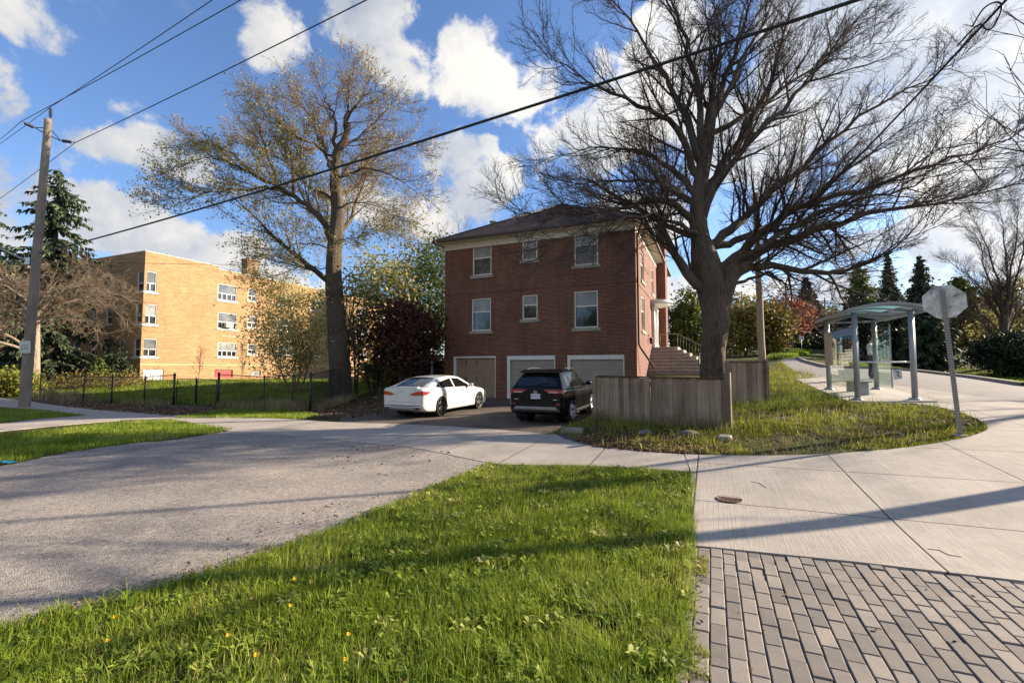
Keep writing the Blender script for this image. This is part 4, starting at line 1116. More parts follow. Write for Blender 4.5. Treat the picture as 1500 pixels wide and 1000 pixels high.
conifer('spruce_tree', 'tall dark spruce rising just behind the leaning wood utility pole', 'spruce', 72, 35, 243, 95, M_SPRUCE, 3, .50, card=.62, taper=.62, dens=.75, gap=.36)
conifer('spruce_tree', 'dark spruce cut off by the left edge, left of the pole spruce', 'spruce', -28, 37, 285, 82, M_SPRUCE, 4, .50, card=.62, taper=.65, dens=.75, gap=.36)
CFG_S = [(.26, 1.2, 2.8, .8, 7, .20, .01, 4), (.18, .5, 1.3, .8, 5, .22, .0, 3), (.16, .25, .6, .8, 3, .2, .0, 3)]
limbs3 = [([(52, 470), (90, 440), (140, 440), (190, 470)], .12, -1.5), ([(54, 460), (100, 420), (150, 405), (195, 420)], .12, 1.5), ([(52, 450), (85, 410), (120, 392), (150, 390)], .10, -1),
          ([(50, 465), (20, 440), (-20, 430), (-60, 450)], .12, 1), ([(50, 455), (10, 420), (-30, 400)], .10, -1.5), ([(52, 440), (50, 410), (60, 388)], .09, 1), ([(52, 475), (80, 465), (120, 468), (165, 490)], .07, -2.5),
          ([(52, 478), (30, 478), (-5, 488), (-30, 500)], .07, -2), ([(54, 460), (110, 440), (160, 432), (200, 440)], .08, 3), ([(50, 460), (15, 455), (-20, 470)], .08, 3), ([(52, 452), (95, 428), (135, 418), (175, 440)], .08, -3), ([(52, 445), (30, 415), (5, 400)], .08, 2.5)]
big_tree('crabapple_tree', 'low bare tree of tangled tan twigs with pale trunk beside the wood pole', 'tree', 50, 27.5, [(50, 560), (51, 520), (52, 480), (52, 455)], [.24, .22, .2, .18, .15], limbs3, CFG_S,
         barkmat('pale_bark', (.20, .15, .11), (.42, .34, .26)), simple('tan_tangled_twigs', (.19, .14, .095), .9, var=.3), seed=9, extra=3)
leafy('budding_shrub', 'pale yellow budding small tree in front of the apartment windows', 'small tree', 434, 27, 406, 62, M_PALELEAF, nclump=140, per=85, size=.07, clump=.5, trunk_r=.06, stems=4, seed=5, low=.10, bark=M_TWIG2)
leafy('leafy_bush', 'yellow green leafy bush wrapped around the base of the budding tree trunk', 'bush', 522, 25.0, 385, 44, M_YLEAF, nclump=60, per=26, size=.10, clump=.42, trunk_r=.06, stems=3, seed=6, low=.30, bark=M_TWIG)
leafy('dark_bush', 'dark reddish many stemmed shrub beside the left wall of the brick house', 'bush', 596, 25.5, 438, 48, M_DARKLEAF, nclump=100, per=95, size=.10, clump=.42, trunk_r=.07, stems=7, seed=7, low=.30, bark=M_TWIG, trunkname='stems')
leafy('dark_bush', 'dark olive shrub between the budding tree and the reddish shrub', 'bush', 549, 26.5, 430, 38, leafmat('dark_olive', [(.2, (.05, .05, .014)), (.55, (.10, .10, .025)), (.9, (.20, .18, .05))], .6, .3), nclump=60, per=45, size=.10, clump=.42, trunk_r=.05, stems=5, seed=8, low=.12, trunkname='stems')
leafy('maple_tree', 'bright yellow green tree behind the shrubs left of the brick house', 'tree', 560, 70, 372, 50, M_YLEAF, nclump=90, per=62, size=.24, clump=1.2, trunk_r=.16, seed=9, low=.2)
leafy('maple_tree', 'mid green tree touching the upper left corner of the brick house', 'tree', 640, 75, 352, 46, M_MIDLEAF, nclump=100, per=80, size=.25, clump=1.35, trunk_r=.18, seed=10, low=.15)
leafy('maple_tree', 'sparse grey green tree between the yellow green tree and the house corner', 'tree', 602, 82, 345, 42, M_OLIVE, nclump=80, per=50, size=.24, clump=1.4, trunk_r=.2, seed=11, low=.25)
conifer('pine_tree', 'dark conifer top showing above the roof of the brick house', 'conifer', 722, 60, 318, 60, M_SPRUCE, 12, .3, card=1.0, dens=.7)
CFG_F = [(.6, 2, 4, .75, 6, .1, .05, 3), (.4, .8, 1.8, .7, 4, .12, .05, 3), (.35, .4, .9, .7, 2, .12, .05, 3)]
def far_bare(label, u, y, top_v, hw, seed):
    random.seed(seed)
    b = at(u, 545, y); L_ = []
    for k in range(9):
        x = u + hw * random.uniform(-1, 1); L_.append(([(u, top_v + (540 - top_v) * .62), (u + (x - u) * .45, top_v + (540 - top_v) * .36), (x, top_v + abs(x - u) * .5 + random.uniform(0, 12))], .12, random.uniform(-3, 3)))
    return big_tree('bare_tree', label, 'tree', u, y, [(u, 520), (u + 2, 480), (u, top_v + (540 - top_v) * .55)], [.3, .26, .24, .2], L_, CFG_F, M_BARK, M_TWIG, seed=seed)
far_bare('grey bare tree far behind the left roof corner of the brick house', 668, 62, 318, 45, 31)

# right of the house
leafy('cedar_tree', 'sunlit bushy cedar between the porch steps and the huge bare tree', 'cedar', 1008, 36, 428, 34, M_CEDAR, nclump=110, per=75, size=.13, clump=.5, trunk_r=.12, seed=14, low=.05, shape=1.0)
leafy('olive_shrub', 'olive brown tall shrub behind the short fence, left of the pale utility pole', 'shrub', 1088, 46, 432, 30, M_OLIVE, nclump=90, per=55, size=.15, clump=.6, trunk_r=.05, stems=6, seed=15, low=.0, shape=.3, trunkname='stems')
leafy('olive_shrub', 'yellowish shrub hugging the right side of the huge bare trunk', 'shrub', 1074, 52, 440, 28, M_CEDAR, nclump=70, per=45, size=.18, clump=.8, trunk_r=.05, stems=5, seed=16, low=.0, shape=.3, trunkname='stems')
leafy('olive_shrub', 'olive shrub just right of the pale utility pole', 'shrub', 1128, 46, 440, 26, M_OLIVE, nclump=80, per=50, size=.16, clump=.62, trunk_r=.09, stems=3, seed=17, low=.0, shape=.3, trunkname='stems')
leafy('red_leaf_tree', 'coppery red leafed tree beyond the bend of the street', 'tree', 1150, 74, 436, 33, M_REDLEAF, nclump=90, per=60, size=.22, clump=.85, trunk_r=.16, seed=18, low=.22)
conifer('spruce_tree', 'dark blue green spruce just right of the coppery red tree', 'spruce', 1184, 84, 402, 40, M_SPRUCE2, 19, .3, card=1.3, dens=.7)
leafy('dark_hedge', 'dark low hedge under the coppery red tree', 'hedge', 1150, 70, 495, 42, M_BUSH, nclump=90, per=70, size=.2, clump=.6, trunk_r=.08, stems=4, seed=20, low=.02, shape=.1, trunkname='stems')
far_bare('thin bare tree standing between the red tree and the pines', 1222, 88, 425, 30, 33)
conifer('pine_tree', 'pale green airy pine behind the bus shelter roof', 'pine', 1263, 62, 380, 34, M_CEDAR, 21, .15, card=.9, dens=.7, gap=.3, taper=.6)
conifer('spruce_tree', 'narrow dark spruce above the middle of the bus shelter roof', 'spruce', 1306, 50, 368, 38, M_SPRUCE, 22, .5, card=.9, dens=.9)
conifer('spruce_tree', 'tall weeping spruce left of the octagonal sign', 'spruce', 1354, 56, 370, 46, M_SPRUCE, 23, .6, card=.95, dens=.9)
conifer('spruce_tree', 'broad dark spruce skirts filling the view between shelter post and sign post', 'spruce', 1356, 46, 440, 40, M_SPRUCE, 24, .45, card=.8, taper=.6)
conifer('spruce_tree', 'dark spruce behind the left glass of the bus shelter', 'spruce', 1255, 52, 430, 48, M_SPRUCE2, 25, .4, card=.9, taper=.7)
conifer('pine_tree', 'thin airy pine reaching up behind the right part of the octagonal sign', 'pine', 1410, 68, 402, 40, M_CEDAR, 26, .25, card=1.1, dens=.6, gap=.4, taper=.6)
limbs4 = [([(1470, 490), (1450, 440), (1415, 400), (1385, 380)], .14, 1.5), ([(1472, 480), (1462, 410), (1440, 350), (1420, 310)], .16, -1.5), ([(1474, 470), (1475, 400), (1470, 340), (1462, 290)], .16, 1), ([(1475, 480), (1490, 400), (1505, 340), (1515, 300)], .15, -1),
          ([(1472, 495), (1445, 465), (1415, 452), (1385, 450)], .10, -2), ([(1476, 490), (1510, 430), (1540, 400)], .13, 2), ([(1471, 470), (1445, 400), (1430, 345), (1400, 330)], .12, 2.5), ([(1475, 450), (1485, 370), (1490, 310), (1480, 285)], .12, -2.5)]
big_tree('bare_tree', 'bare twiggy tree rising above the round dark bush at the right edge', 'tree', 1472, 45, [(1472, 530), (1470, 500), (1472, 470), (1474, 440)], [.34, .3, .27, .24, .18], limbs4, CFG_L, M_BARK, M_TWIG, seed=41, extra=2)
leafy('round_bush', 'big rounded dark yew bush by the far kerb at the right edge', 'bush', 1480, 40, 489, 48, M_BUSH, nclump=150, per=120, size=.12, clump=.42, trunk_r=.08, stems=5, seed=27, low=.02, shape=.35, trunkname='stems')
leafy('maple_tree', 'olive and gold tree at the right edge behind the round bush', 'tree', 1496, 62, 400, 46, M_OLIVE, nclump=90, per=55, size=.15, clump=.7, trunk_r=.16, seed=28, low=.15)
leafy('maple_tree', 'brown leafed tree behind the sign post, beyond the far lawn', 'tree', 1425, 60, 440, 36, leafmat('brown_leaves', [(.2, (.09, .05, .025)), (.55, (.18, .11, .05)), (.9, (.28, .20, .08))], .6, .25), nclump=80, per=50, size=.16, clump=.7, trunk_r=.15, seed=29, low=.15)
leafy('maple_tree', 'yellow green young tree right of the sign, in front of the brown leafed tree', 'tree', 1450, 50, 452, 20, M_YLEAF, nclump=40, per=32, size=.13, clump=.5, trunk_r=.08, seed=30, low=.2)
leafy('hedge', 'dark hedge closing the view behind the far lawn', 'hedge', 1395, 84, 492, 60, M_BUSH, nclump=120, per=70, size=.2, clump=.75, trunk_r=.1, stems=4, seed=34, low=.02, shape=.1, trunkname='stems')
leafy('hedge', 'dark hedge row behind the bus shelter', 'hedge', 1270, 66, 488, 62, M_BUSH, nclump=120, per=70, size=.2, clump=.8, trunk_r=.1, stems=4, seed=35, low=.02, shape=.1, trunkname='stems')
# left side, in front of the apartments
leafy('lime_hedge', 'bright lime hedge at the left edge behind the footpath', 'hedge', 8, 25.5, 545, 52, M_LIME, nclump=110, per=70, size=.07, clump=.26, trunk_r=.03, stems=6, seed=36, low=.02, shape=.1, depth_f=.4, trunkname='stems')
leafy('bare_bush', 'tan twiggy shrub inside the fence, below the shaded apartment wall', 'shrub', 175, 30, 548, 40, M_OLIVE, nclump=80, per=22, size=.06, clump=.4, trunk_r=.02, stems=12, seed=37, low=.05, bark=M_TWIG2, shape=.2, trunkname='stems')
leafy('bare_bush', 'dull brown shrub inside the fence next to the pale trunk', 'shrub', 105, 29, 550, 30, M_OLIVE, nclump=60, per=22, size=.06, clump=.36, trunk_r=.02, stems=12, seed=38, low=.05, bark=M_TWIG2, shape=.2, trunkname='stems')
conifer('young_spruce', 'small green spruce against the shaded apartment wall', 'spruce', 148, 34, 522, 22, M_CEDAR, 39, .3, card=.5)
leafy('dark_bush', 'dark bush in the shaded inner corner of the apartments', 'bush', 85, 38, 525, 26, M_BUSH, nclump=60, per=60, size=.11, clump=.4, trunk_r=.03, stems=4, seed=40, low=.02, trunkname='stems')
leafy('dark_bush', 'dark evergreen bush to the right of the small green spruce', 'bush', 172, 35.5, 522, 16, M_BUSH, nclump=50, per=60, size=.10, clump=.34, trunk_r=.03, stems=4, seed=42, low=.02, trunkname='stems')
for (lab, u, y, tv, hw, sd) in (('thin tan sapling against the sunlit apartment wall, left of the red panel', 293, 36, 508, 22, 51), ('thin tan sapling between the two basement windows of the apartments', 356, 38, 500, 16, 52), ('low tan sapling in front of the white basement door', 238, 35, 540, 14, 53)):
    random.seed(sd); b = G_at(u, y); t = thing('sapling', lab, 'sapling', b); tw = Twigs(); hh = at(u, tv, y).z - b.z
    pt = branch_path(Vector((0, 0, -.05)), UPV, hh * .9, 6, .04, .05); tw.add(pt, [.03 - .004 * i for i in range(7)], 5); tips = []
    ramify(tw, pt, .03, .008, 0, [(.12, hh * .25, hh * .55, .7, 5, .1, .06, 3), (.14, .2, .5, .7, 3, .12, .05, 3)], tips); tw.build('stem', M_TWIG2, t)
    leafmesh('crown', [leaves(np.array([tuple(p) for p, d in tips] or [tuple(pt[-1])]), .05, .06, 1)], M_OLIVE, t)

# shrubs closing the view between the burly trunk and the house
leafy('dark_bush', 'low reddish brown bush filling the gap under the reddish shrub, left of the garage doors', 'bush', 628, 30, 520, 34, M_DARKLEAF, nclump=80, per=60, size=.09, clump=.34, trunk_r=.04, stems=6, seed=61, low=.02, shape=.2, trunkname='stems')
leafy('dark_bush', 'low brown bush just right of the burly trunk base behind the wire fence', 'bush', 565, 33, 528, 40, M_OLIVE, nclump=90, per=60, size=.10, clump=.4, trunk_r=.04, stems=6, seed=62, low=.02, shape=.2, trunkname='stems')
leafy('hedge', 'far green hedge between the apartment block and the brick house', 'hedge', 585, 88, 518, 90, M_MIDLEAF, nclump=140, per=80, size=.22, clump=.9, trunk_r=.1, stems=6, seed=63, low=.02, shape=.1, trunkname='stems', depth_f=.4)
# roadside trees across the junction, out to the right: their bare crowns throw the long shadows
def roadside(label, x, y, hgt, r, seed, nl=12, spread=.6, cfg=CFG_F, first=.3):
    random.seed(seed); b = ground(x, y); t = thing('bare_tree', label, 'tree', b); main = Twigs(); tw = Twigs(); tips = []
    P = branch_path(Vector((0, 0, -.2)), UPV, hgt * .8, 10, .03, .05)
    trunk_mesh('trunk', P, [r * (1 - .8 * i / 10) for i in range(11)], M_BARK, t, sides=14)
    for k in range(nl):
        f = first + (.95 - first) * k / nl; p, d = along(P, f); a = k * 2.4 + random.gauss(0, .3); L = hgt * (.5 - .3 * f) * random.uniform(.8, 1.2)
        q = branch_path(p, Vector((math.cos(a), math.sin(a), spread)), L, 9, .10, .06); rr = r * .4 * (1 - .5 * f)
        main.add(q, [max(rr * (1 - i / 9), .008) for i in range(10)], 6); ramify(tw, q, rr, .01, 0, cfg, tips)
    main.build('limbs', M_BARK, t); tw.build('crown', M_TWIG, t)
roadside('bare street tree across the junction casting the broad shadow over concrete and lawn', 12.2, 7.35, 10, .21, 71, 7, .9, CFG_F[:2], .5)
roadside('bare street tree far across the junction casting fine shadows on the street corner', 27.5, 15.2, 13, .20, 72, 9, .7, CFG_F[:2], .4)
b = ground(13.9, 11.05); t = thing('lamp_post', 'slim steel lamp post beyond the right edge of the view', 'lamp post', b)
MB().tube([(0, 0, -.2), (0, 0, 7.5)], [.07, .05], 10).build('post', simple('lamp_post_steel', (.3, .3, .3), .5, .6), t)
MB().tube([(0, 0, 7.5), (.2, .5, 7.9), (.6, 1.4, 8.0)], .035, 8).cbox((.7, 1.6, 8.0), (.25, .5, .12)).build('lamp_head', simple('lamp_head_grey', (.3, .3, .3), .5, .4), t)

for lab, x, y, h_, sd in (('dark spruce beyond the right edge shading the far verge', 47, 37.0, 12, 81),):
    u_ = 750 + F * x / y * .999; b_ = ground(x, y); hv = 541 - F * (b_.z + h_ - H) / y
    conifer('spruce_tree', lab, 'spruce', u_, y, hv, 3.0 * F / y, M_SPRUCE, sd, .4, card=.8, dens=.7)
# the street behind the viewer, which windows, glass and car paint reflect
for i, (x, y, h_, r_, mt, lab) in enumerate(((-22, -16, 11, 5, M_MIDLEAF, 'leafy street tree behind the viewer, far to the left'), (-11, -20, 13, 5.5, M_OLIVE, 'leafy street tree behind the viewer, left of centre'), (0, -19, 11, 5, M_MIDLEAF, 'leafy street tree straight behind the viewer'), (11, -22, 14, 6, M_DARKLEAF, 'leafy street tree behind the viewer, right of centre'), (-34, -10, 12, 6, M_OLIVE, 'leafy street tree behind the viewer, farthest to the left'))):
    leafy('street_tree', lab, 'tree', 0, 0, 0, 0, mt, nclump=110, per=45, size=.30, clump=1.0, trunk_r=.25, seed=90 + i, low=.10, pos=(x, y, h_, r_))

leafy('maple_tree', 'olive gold tree far behind the bus shelter roof, between the pine and the narrow spruce', 'tree', 1286, 78, 425, 36, M_OLIVE, nclump=90, per=50, size=.24, clump=1.1, trunk_r=.2, seed=101, low=.05)
leafy('maple_tree', 'green gold tree far behind, between the two narrow spruces', 'tree', 1330, 76, 432, 34, M_CEDAR, nclump=90, per=50, size=.24, clump=1.1, trunk_r=.2, seed=102, low=.05)
leafy('maple_tree', 'olive tree far behind, left of the pale airy pine', 'tree', 1225, 92, 452, 34, M_OLIVE, nclump=80, per=50, size=.28, clump=1.2, trunk_r=.2, seed=103, low=.05)

for lab, u, y, tv, hw, mt, sd in (('green tree far behind the pale utility pole, left of the coppery red tree', 1105, 98, 438, 34, M_MIDLEAF, 111), ('olive tree far behind, right of the dark blue green spruce', 1205, 108, 448, 30, M_OLIVE, 112), ('green tree far behind the right post of the bus shelter', 1378, 88, 428, 36, M_MIDLEAF, 113), ('gold green tree far behind the trunk of the twiggy bare tree', 1455, 92, 425, 40, M_CEDAR, 114)):
    leafy('maple_tree', lab, 'tree', u, y, tv, hw, mt, nclump=100, per=60, size=.30, clump=1.35, trunk_r=.22, seed=sd, low=.03)
# ------------------------------------------------------------------ fences, poles, wires, sign, shelter
def wood_mat(name, c0, c1, sc=1.0):
    m, nt, b = newmat(name)
    v = coords(nt, 'Object', (14 * sc, 14 * sc, 1.1 * sc)); n1 = noise(nt, v, 1.4, 7, .7, dist=.5); n2 = noise(nt, coords(nt), 1.7, 4)
    a = nt.nodes.new('ShaderNodeObjectInfo')
    f = math_(nt, 'ADD', math_(nt, 'MULTIPLY', n1, .6), math_(nt, 'MULTIPLY', n2, .4))
    f = math_(nt, 'ADD', f, math_(nt, 'MULTIPLY', math_(nt, 'SUBTRACT', a.outputs['Random'], .5), .22))
    nt.links.new(ramp(nt, f, [(.32, c0), (.52, [(x + y) / 2 for x, y in zip(c0, c1)]), (.7, c1)]), b.inputs['Base Color'])
    b.inputs['Roughness'].default_value = .92; b.inputs['Specular IOR Level'].default_value = .2
    bump(nt, b, n1, .6, .01)
    return m
M_FENCE = wood_mat('weathered_board', (.16, .118, .085), (.42, .335, .255))
M_RAIL = wood_mat('dark_rail', (.05, .036, .027), (.12, .09, .07))
M_POLE = wood_mat('pole_wood', (.12, .095, .075), (.33, .27, .215), .6)
M_POLE2 = wood_mat('pale_pole_wood', (.22, .18, .13), (.46, .39, .29), .6)
M_GALV = simple('galvanised_steel', (.42, .43, .44), .42, .85, var=.18, scale=6)
M_ALU = simple('brushed_aluminium', (.30, .315, .345), .55, .45, var=.10, scale=4)
M_BLACKP = simple('black_vinyl', (.012, .013, .014), .5, var=.2)
M_WIRE = simple('black_cable', (.010, .010, .012), .6)
M_CERAM = simple('grey_insulator', (.07, .07, .075), .3)
M_SIGNW = simple('white_sign_sheet', (.66, .67, .65), .5, var=.08)
M_INK = simple('black_lettering', (.012, .014, .013), .6)

def board_fence(label, a, b, hgt, nb, posts, seed, rail_back=False, post_h=.10, drop=(0, 0)):
    random.seed(seed)
    a = Vector(a); b = Vector(b); d = Vector((b.x - a.x, b.y - a.y, 0)); L = d.length; rz = math.atan2(d.y, d.x); d.normalize()
    t = thing('board_fence', label, 'fence', a, rz)
    W = L / nb
    for i in range(nb):
        x = (i + .5) * W; p = a + d * x
        z0 = a.z + (b.z - a.z) * x / L + drop[0] + (drop[1] - drop[0]) * x / L
        top = hgt + random.gauss(0, .008); bot = z0 - a.z + random.uniform(-.01, .03); tp = (b.z - a.z) * x / L + top
        mb = MB(); w2 = W / 2 + random.uniform(.0005, .004); th = .009
        y0 = (i % 2) * .0185 - .009 + random.uniform(-.003, .003); tl = random.gauss(0, .005)
        mb.add([(x - w2, y0 - th, bot), (x + w2, y0 - th, bot), (x + w2, y0 + th, bot), (x - w2, y0 + th, bot), (x - w2 + tl, y0 - th, tp), (x + w2 + tl, y0 - th, tp), (x + w2 + tl, y0 + th, tp), (x - w2 + tl, y0 + th, tp)],
               [(3, 2, 1, 0), (4, 5, 6, 7), (0, 1, 5, 4), (1, 2, 6, 5), (2, 3, 7, 6), (3, 0, 4, 7)])
        mb.build('board', M_FENCE, t)
    dz = b.z - a.z
    for f in (.0, ):
        mb = MB(); mb.add([(-.02, -.045, hgt + .004), (L + .02, -.045, hgt + dz + .004), (L + .02, .05, hgt + dz + .004), (-.02, .05, hgt + .004), (-.02, -.045, hgt + .042), (L + .02, -.045, hgt + dz + .042), (L + .02, .05, hgt + dz + .042), (-.02, .05, hgt + .042)],
                          [(3, 2, 1, 0), (4, 5, 6, 7), (0, 1, 5, 4), (1, 2, 6, 5), (2, 3, 7, 6), (3, 0, 4, 7)])
        mb.build('top_rail', M_RAIL, t)
    for zz in (.22, hgt - .18):
        mb = MB(); mb.add([(0, .015, zz), (L, .015, zz + dz), (L, .055, zz + dz), (0, .055, zz), (0, .015, zz + .09), (L, .015, zz + dz + .09), (L, .055, zz + dz + .09), (0, .055, zz + .09)],
                          [(3, 2, 1, 0), (4, 5, 6, 7), (0, 1, 5, 4), (1, 2, 6, 5), (2, 3, 7, 6), (3, 0, 4, 7)])
        mb.build('rail', M_FENCE, t)
    for (f, ph, w) in posts:
        x = f * L; g = ground(*(a + d * x)[:2]).z - a.z
        MB().box((x - w / 2, -w / 2 - .012, g - .3), (x + w / 2, w / 2 - .012, dz * f + hgt + ph)).build('post', M_FENCE, t, bevel=.006)
    return t
fa = at(872, 600, 12.3); fa = ground(fa.x, fa.y); fb = at(1067, 600, 10.35); fb = ground(fb.x, fb.y)
fa.z = at(872, 617, 12.3).z; fb.z = at(1067, 628, 10.35).z
h1 = at(872, 552, 12.3).z - fa.z
fb.z = at(1067, 556, 10.35).z - h1
board_fence('long grey board fence in the foreground beside the black car', fa, fb, h1, 24, [(0, .10, .10), (.44, .03, .11), (1.0, .16, .13)], 3)
fc = at(1066, 600, 13.2); fc.z = at(1066, 590, 13.2).z; fd = at(1124, 600, 13.5); fd.z = at(1124, 590, 13.5).z
h2 = at(1066, 531, 13.2).z - fc.z
fd.z = at(1124, 531, 13.5).z - h2
board_fence('short grey board fence panel under the huge bare tree', fc, fd, h2, 8, [(.0, .02, .09), (1.0, .10, .10)], 4)
# brown fence of the next garden, seen behind the railing
fe = at(985, 545, 40); ff = at(1040, 545, 39); fe.z = float(zf(fe.x, fe.y)); ff.z = float(zf(ff.x, ff.y))
fe.z = ff.z = at(985, 500, 40).z - 1.6
board_fence('brown garden fence far behind the porch stair railing', fe, ff, 1.6, 14, [(0, .05, .12), (1, .05, .12)], 5)

# black chain link fence with its gate; the mesh is real wire
def chain_fence(label, pts, top_v_h, gate=None, mid=True, cat='chain link fence', posts=None, name='chain_link_fence'):
    a = Vector(pts[0]); t = thing(name, label, cat, a)
    tops = []
    for i, (p, h, rp) in enumerate(posts):
        p = Vector(p) - a
        MB().tube([p + Vector((0, 0, -.2)), p + Vector((0, 0, h + .03))], rp, 8).lathe([(0, h + .10), (rp * .8, h + .08), (rp * 1.25, h + .03), (rp * 1.25, h + .0)], 8, Matrix.Translation(p)).build('post', M_BLACKP, t)
        tops.append(p + Vector((0, 0, h)))
    MB().tube(tops, .020, 6).build('top_rail', M_BLACKP, t)
    tw = Twigs(); 
    for i in range(len(posts) - 1):
        p = Vector(posts[i][0]) - a; q = Vector(posts[i + 1][0]) - a; h0, h1_ = posts[i][1], posts[i + 1][1]
        L = (q - p).length; n = max(2, int(L / .075)); hh = (h0 + h1_) / 2; m = hh / .075
        for k in range(-int(m), n):
            for sgn in (0, 1):
                x0 = k; x1 = k + m
                f0, f1 = max(0, x0), min(n, x1)
                if f1 - f0 < .5: continue
                z0 = (f0 - x0) / m; z1 = (f1 - x0) / m
                if sgn: z0, z1 = 1 - z0, 1 - z1
                A = p.lerp(q, f0 / n); B = p.lerp(q, f1 / n); hA = h0 + (h1_ - h0) * f0 / n; hB = h0 + (h1_ - h0) * f1 / n
                tw.add([A + Vector((0, 0, z0 * hA)), B + Vector((0, 0, z1 * hB))], [.0034, .0034], 3)
        tw.add([p + Vector((0, 0, .06)), q + Vector((0, 0, .06))], [.004, .004], 3)
    tw.build('wire_mesh', M_BLACKP, t)
    return t
def cp(u, y, vt): 
    g = G_at(u, y); return (g, at(u, vt, y).z - g.z)
def fpost(u, vb, vt, rp=.032):
    g = G(u, vb); return (g, at(u, vt, g.y).z - g.z, rp)
PL = [fpost(58, 583.5, 550), fpost(122, 588, 551, .028), fpost(163, 591, 552), fpost(211, 591, 552, .028), fpost(254, 593, 549, .05)]
chain_fence('black chain link fence along the footpath, between the pale trunk and the gate', [PL[0][0]], None, posts=PL)
PR = [fpost(319, 595, 548, .05), fpost(386, 599, 552, .028), fpost(428, 601, 550), fpost(454, 603, 548, .045)]
chain_fence('black chain link fence with tall dry weeds at its foot, right of the gate', [PR[0][0]], None, posts=PR)
PB = [(PR[-1][0], PR[-1][1], .03)] + [fpost(487, 590, 541, .03), fpost(513, 583, 540, .03), fpost(560, 578, 543, .03)]
chain_fence('black chain link fence running back from the corner post to the dark tree trunk', [PB[0][0]], None, posts=PB)
ga = fpost(258, 593, 551, .02); gb = fpost(316, 596, 553, .02)
a = Vector(ga[0]); q = Vector(gb[0]) - a
gt_ = thing('gate', 'black chain link double gate between the two fence runs', 'gate', a)
h = 1.22; tw = Twigs()
for (f0, f1) in ((.0, .485), (.515, 1.0)):
    A = q * f0; B = q * f1; z = Vector((0, 0, 1))
    MB().tube([A + z * .10, A + z * h, B + z * h, B + z * .10, A + z * .10], .022, 6).tube([A.lerp(B, .0) + z * .62, A.lerp(B, .0) + z * .7], .03, 6).build('gate_frame', M_BLACKP, gt_)
    L = (B - A).length; n = int(L / .08); m = h / .08
    for k in range(-int(m), n):
        for sgn in (0, 1):
            f0_, f1_ = max(0, k), min(n, k + m)
            if f1_ - f0_ < .5: continue
            z0, z1 = (f0_ - k) / m, (f1_ - k) / m
            if sgn: z0, z1 = 1 - z0, 1 - z1
            tw.add([A.lerp(B, f0_ / n) + z * (.1 + z0 * (h - .1)), A.lerp(B, f1_ / n) + z * (.1 + z1 * (h - .1))], [.0034, .0034], 3)
tw.build('wire_mesh', M_BLACKP, gt_)
MB().tube([q * .49 + Vector((0, 0, .5)), q * .49 + Vector((0, 0, 1.3))], .03, 6).build('latch_post', M_BLACKP, gt_)
# the shed-like dark lattice gate by the house corner
# (thin pale pipe standing beside the wall)
b = G_at(633, 25.2); pt_ = thing('vent_pipe', 'thin pale upright pipe by the left corner of the brick house', 'pipe', b)
MB().tube([(0, 0, -.1), (0, 0, 1.9)], .04, 8).lathe([(0, 2.0), (.07, 1.97), (.07, 1.9), (.04, 1.88)], 10).build('pipe', M_GALV, pt_)

# ---------- utility poles
def pole_mesh(name, base, top, r0, r1, mat, parent, n=14):
    V = []; Fq = []; k = 10; d = (top - base)
    for i in range(n):
        f = i / (n - 1); p = base + d * f + Vector((random.gauss(0, .006), random.gauss(0, .006), 0)); r = r0 + (r1 - r0) * f
        for j in range(k):
            an = 6.2832 * j / k; V.append((p.x + r * math.cos(an), p.y + r * math.sin(an), p.z))
    for i in range(n - 1):
        for j in range(k): j2 = (j + 1) % k; Fq.append((i * k + j, i * k + j2, (i + 1) * k + j2, (i + 1) * k + j))
    mb = MB(); mb.add(V, Fq, True); mb.f.append(tuple((n - 1) * k + j for j in range(k))); mb.sm.append(False)
    return mb.build(name, mat, parent)
YP = 20.6
b = G(35, 597); YP = b.y
t_pole = thing('utility_pole', 'weathered leaning wood utility pole with a small white notice, at the left edge', 'utility pole', b)
top = at(71, 175, YP) - b
random.seed(2)
po_ = pole_mesh('pole', Vector((0, 0, -.4)), top, .205, .135, M_POLE, t_pole)
def pp(u, v, dy=0): return at(u, v, YP + dy) - b
ins = MB().tube([pp(73, 182), pp(73.5, 172)], .03, 6).tube([pp(73.5, 172), pp(74, 155)], .018, 6)
for k in range(5): ins.lathe([(.02, 0), (.085, .02), (.02, .06)], 10, Matrix.Translation(pp(74, 171 - k * 2.6)))
ins.build('insulator', M_CERAM, t_pole)
for (p0, p1, p2) in (((66, 196), (52, 188), (31, 178)), ((75, 200), (88, 206), (110, 209))):
    A, M_, B = pp(*p0), pp(*p1), pp(*p2)
    br = MB().tube([A, M_], .025, 6).tube([A + Vector((0, 0, .28)), M_ + Vector((0, 0, .03))], .018, 6).build('bracket', M_CERAM, t_pole)
    im = MB().tube([M_, B], .016, 6); dq = (B - M_).to_track_quat('Z', 'Y').to_matrix().to_4x4(); Ln = (B - M_).length
    for k in range(5): im.lathe([(.02, 0), (.075, .02), (.02, .06)], 10, Matrix.Translation(M_.lerp(B, .18 + k * .12)) @ dq)
    im.build('insulator', M_CERAM, br)
MB().tube([pp(46, 384), pp(30, 378), pp(0, 364, -.6), pp(-40, 348, -1.5)], .045, 8).build('lamp_arm', M_GALV, t_pole)
MB().cbox(pp(45, 383), (.22, .3, .3)).build('arm_clamp', M_GALV, t_pole)
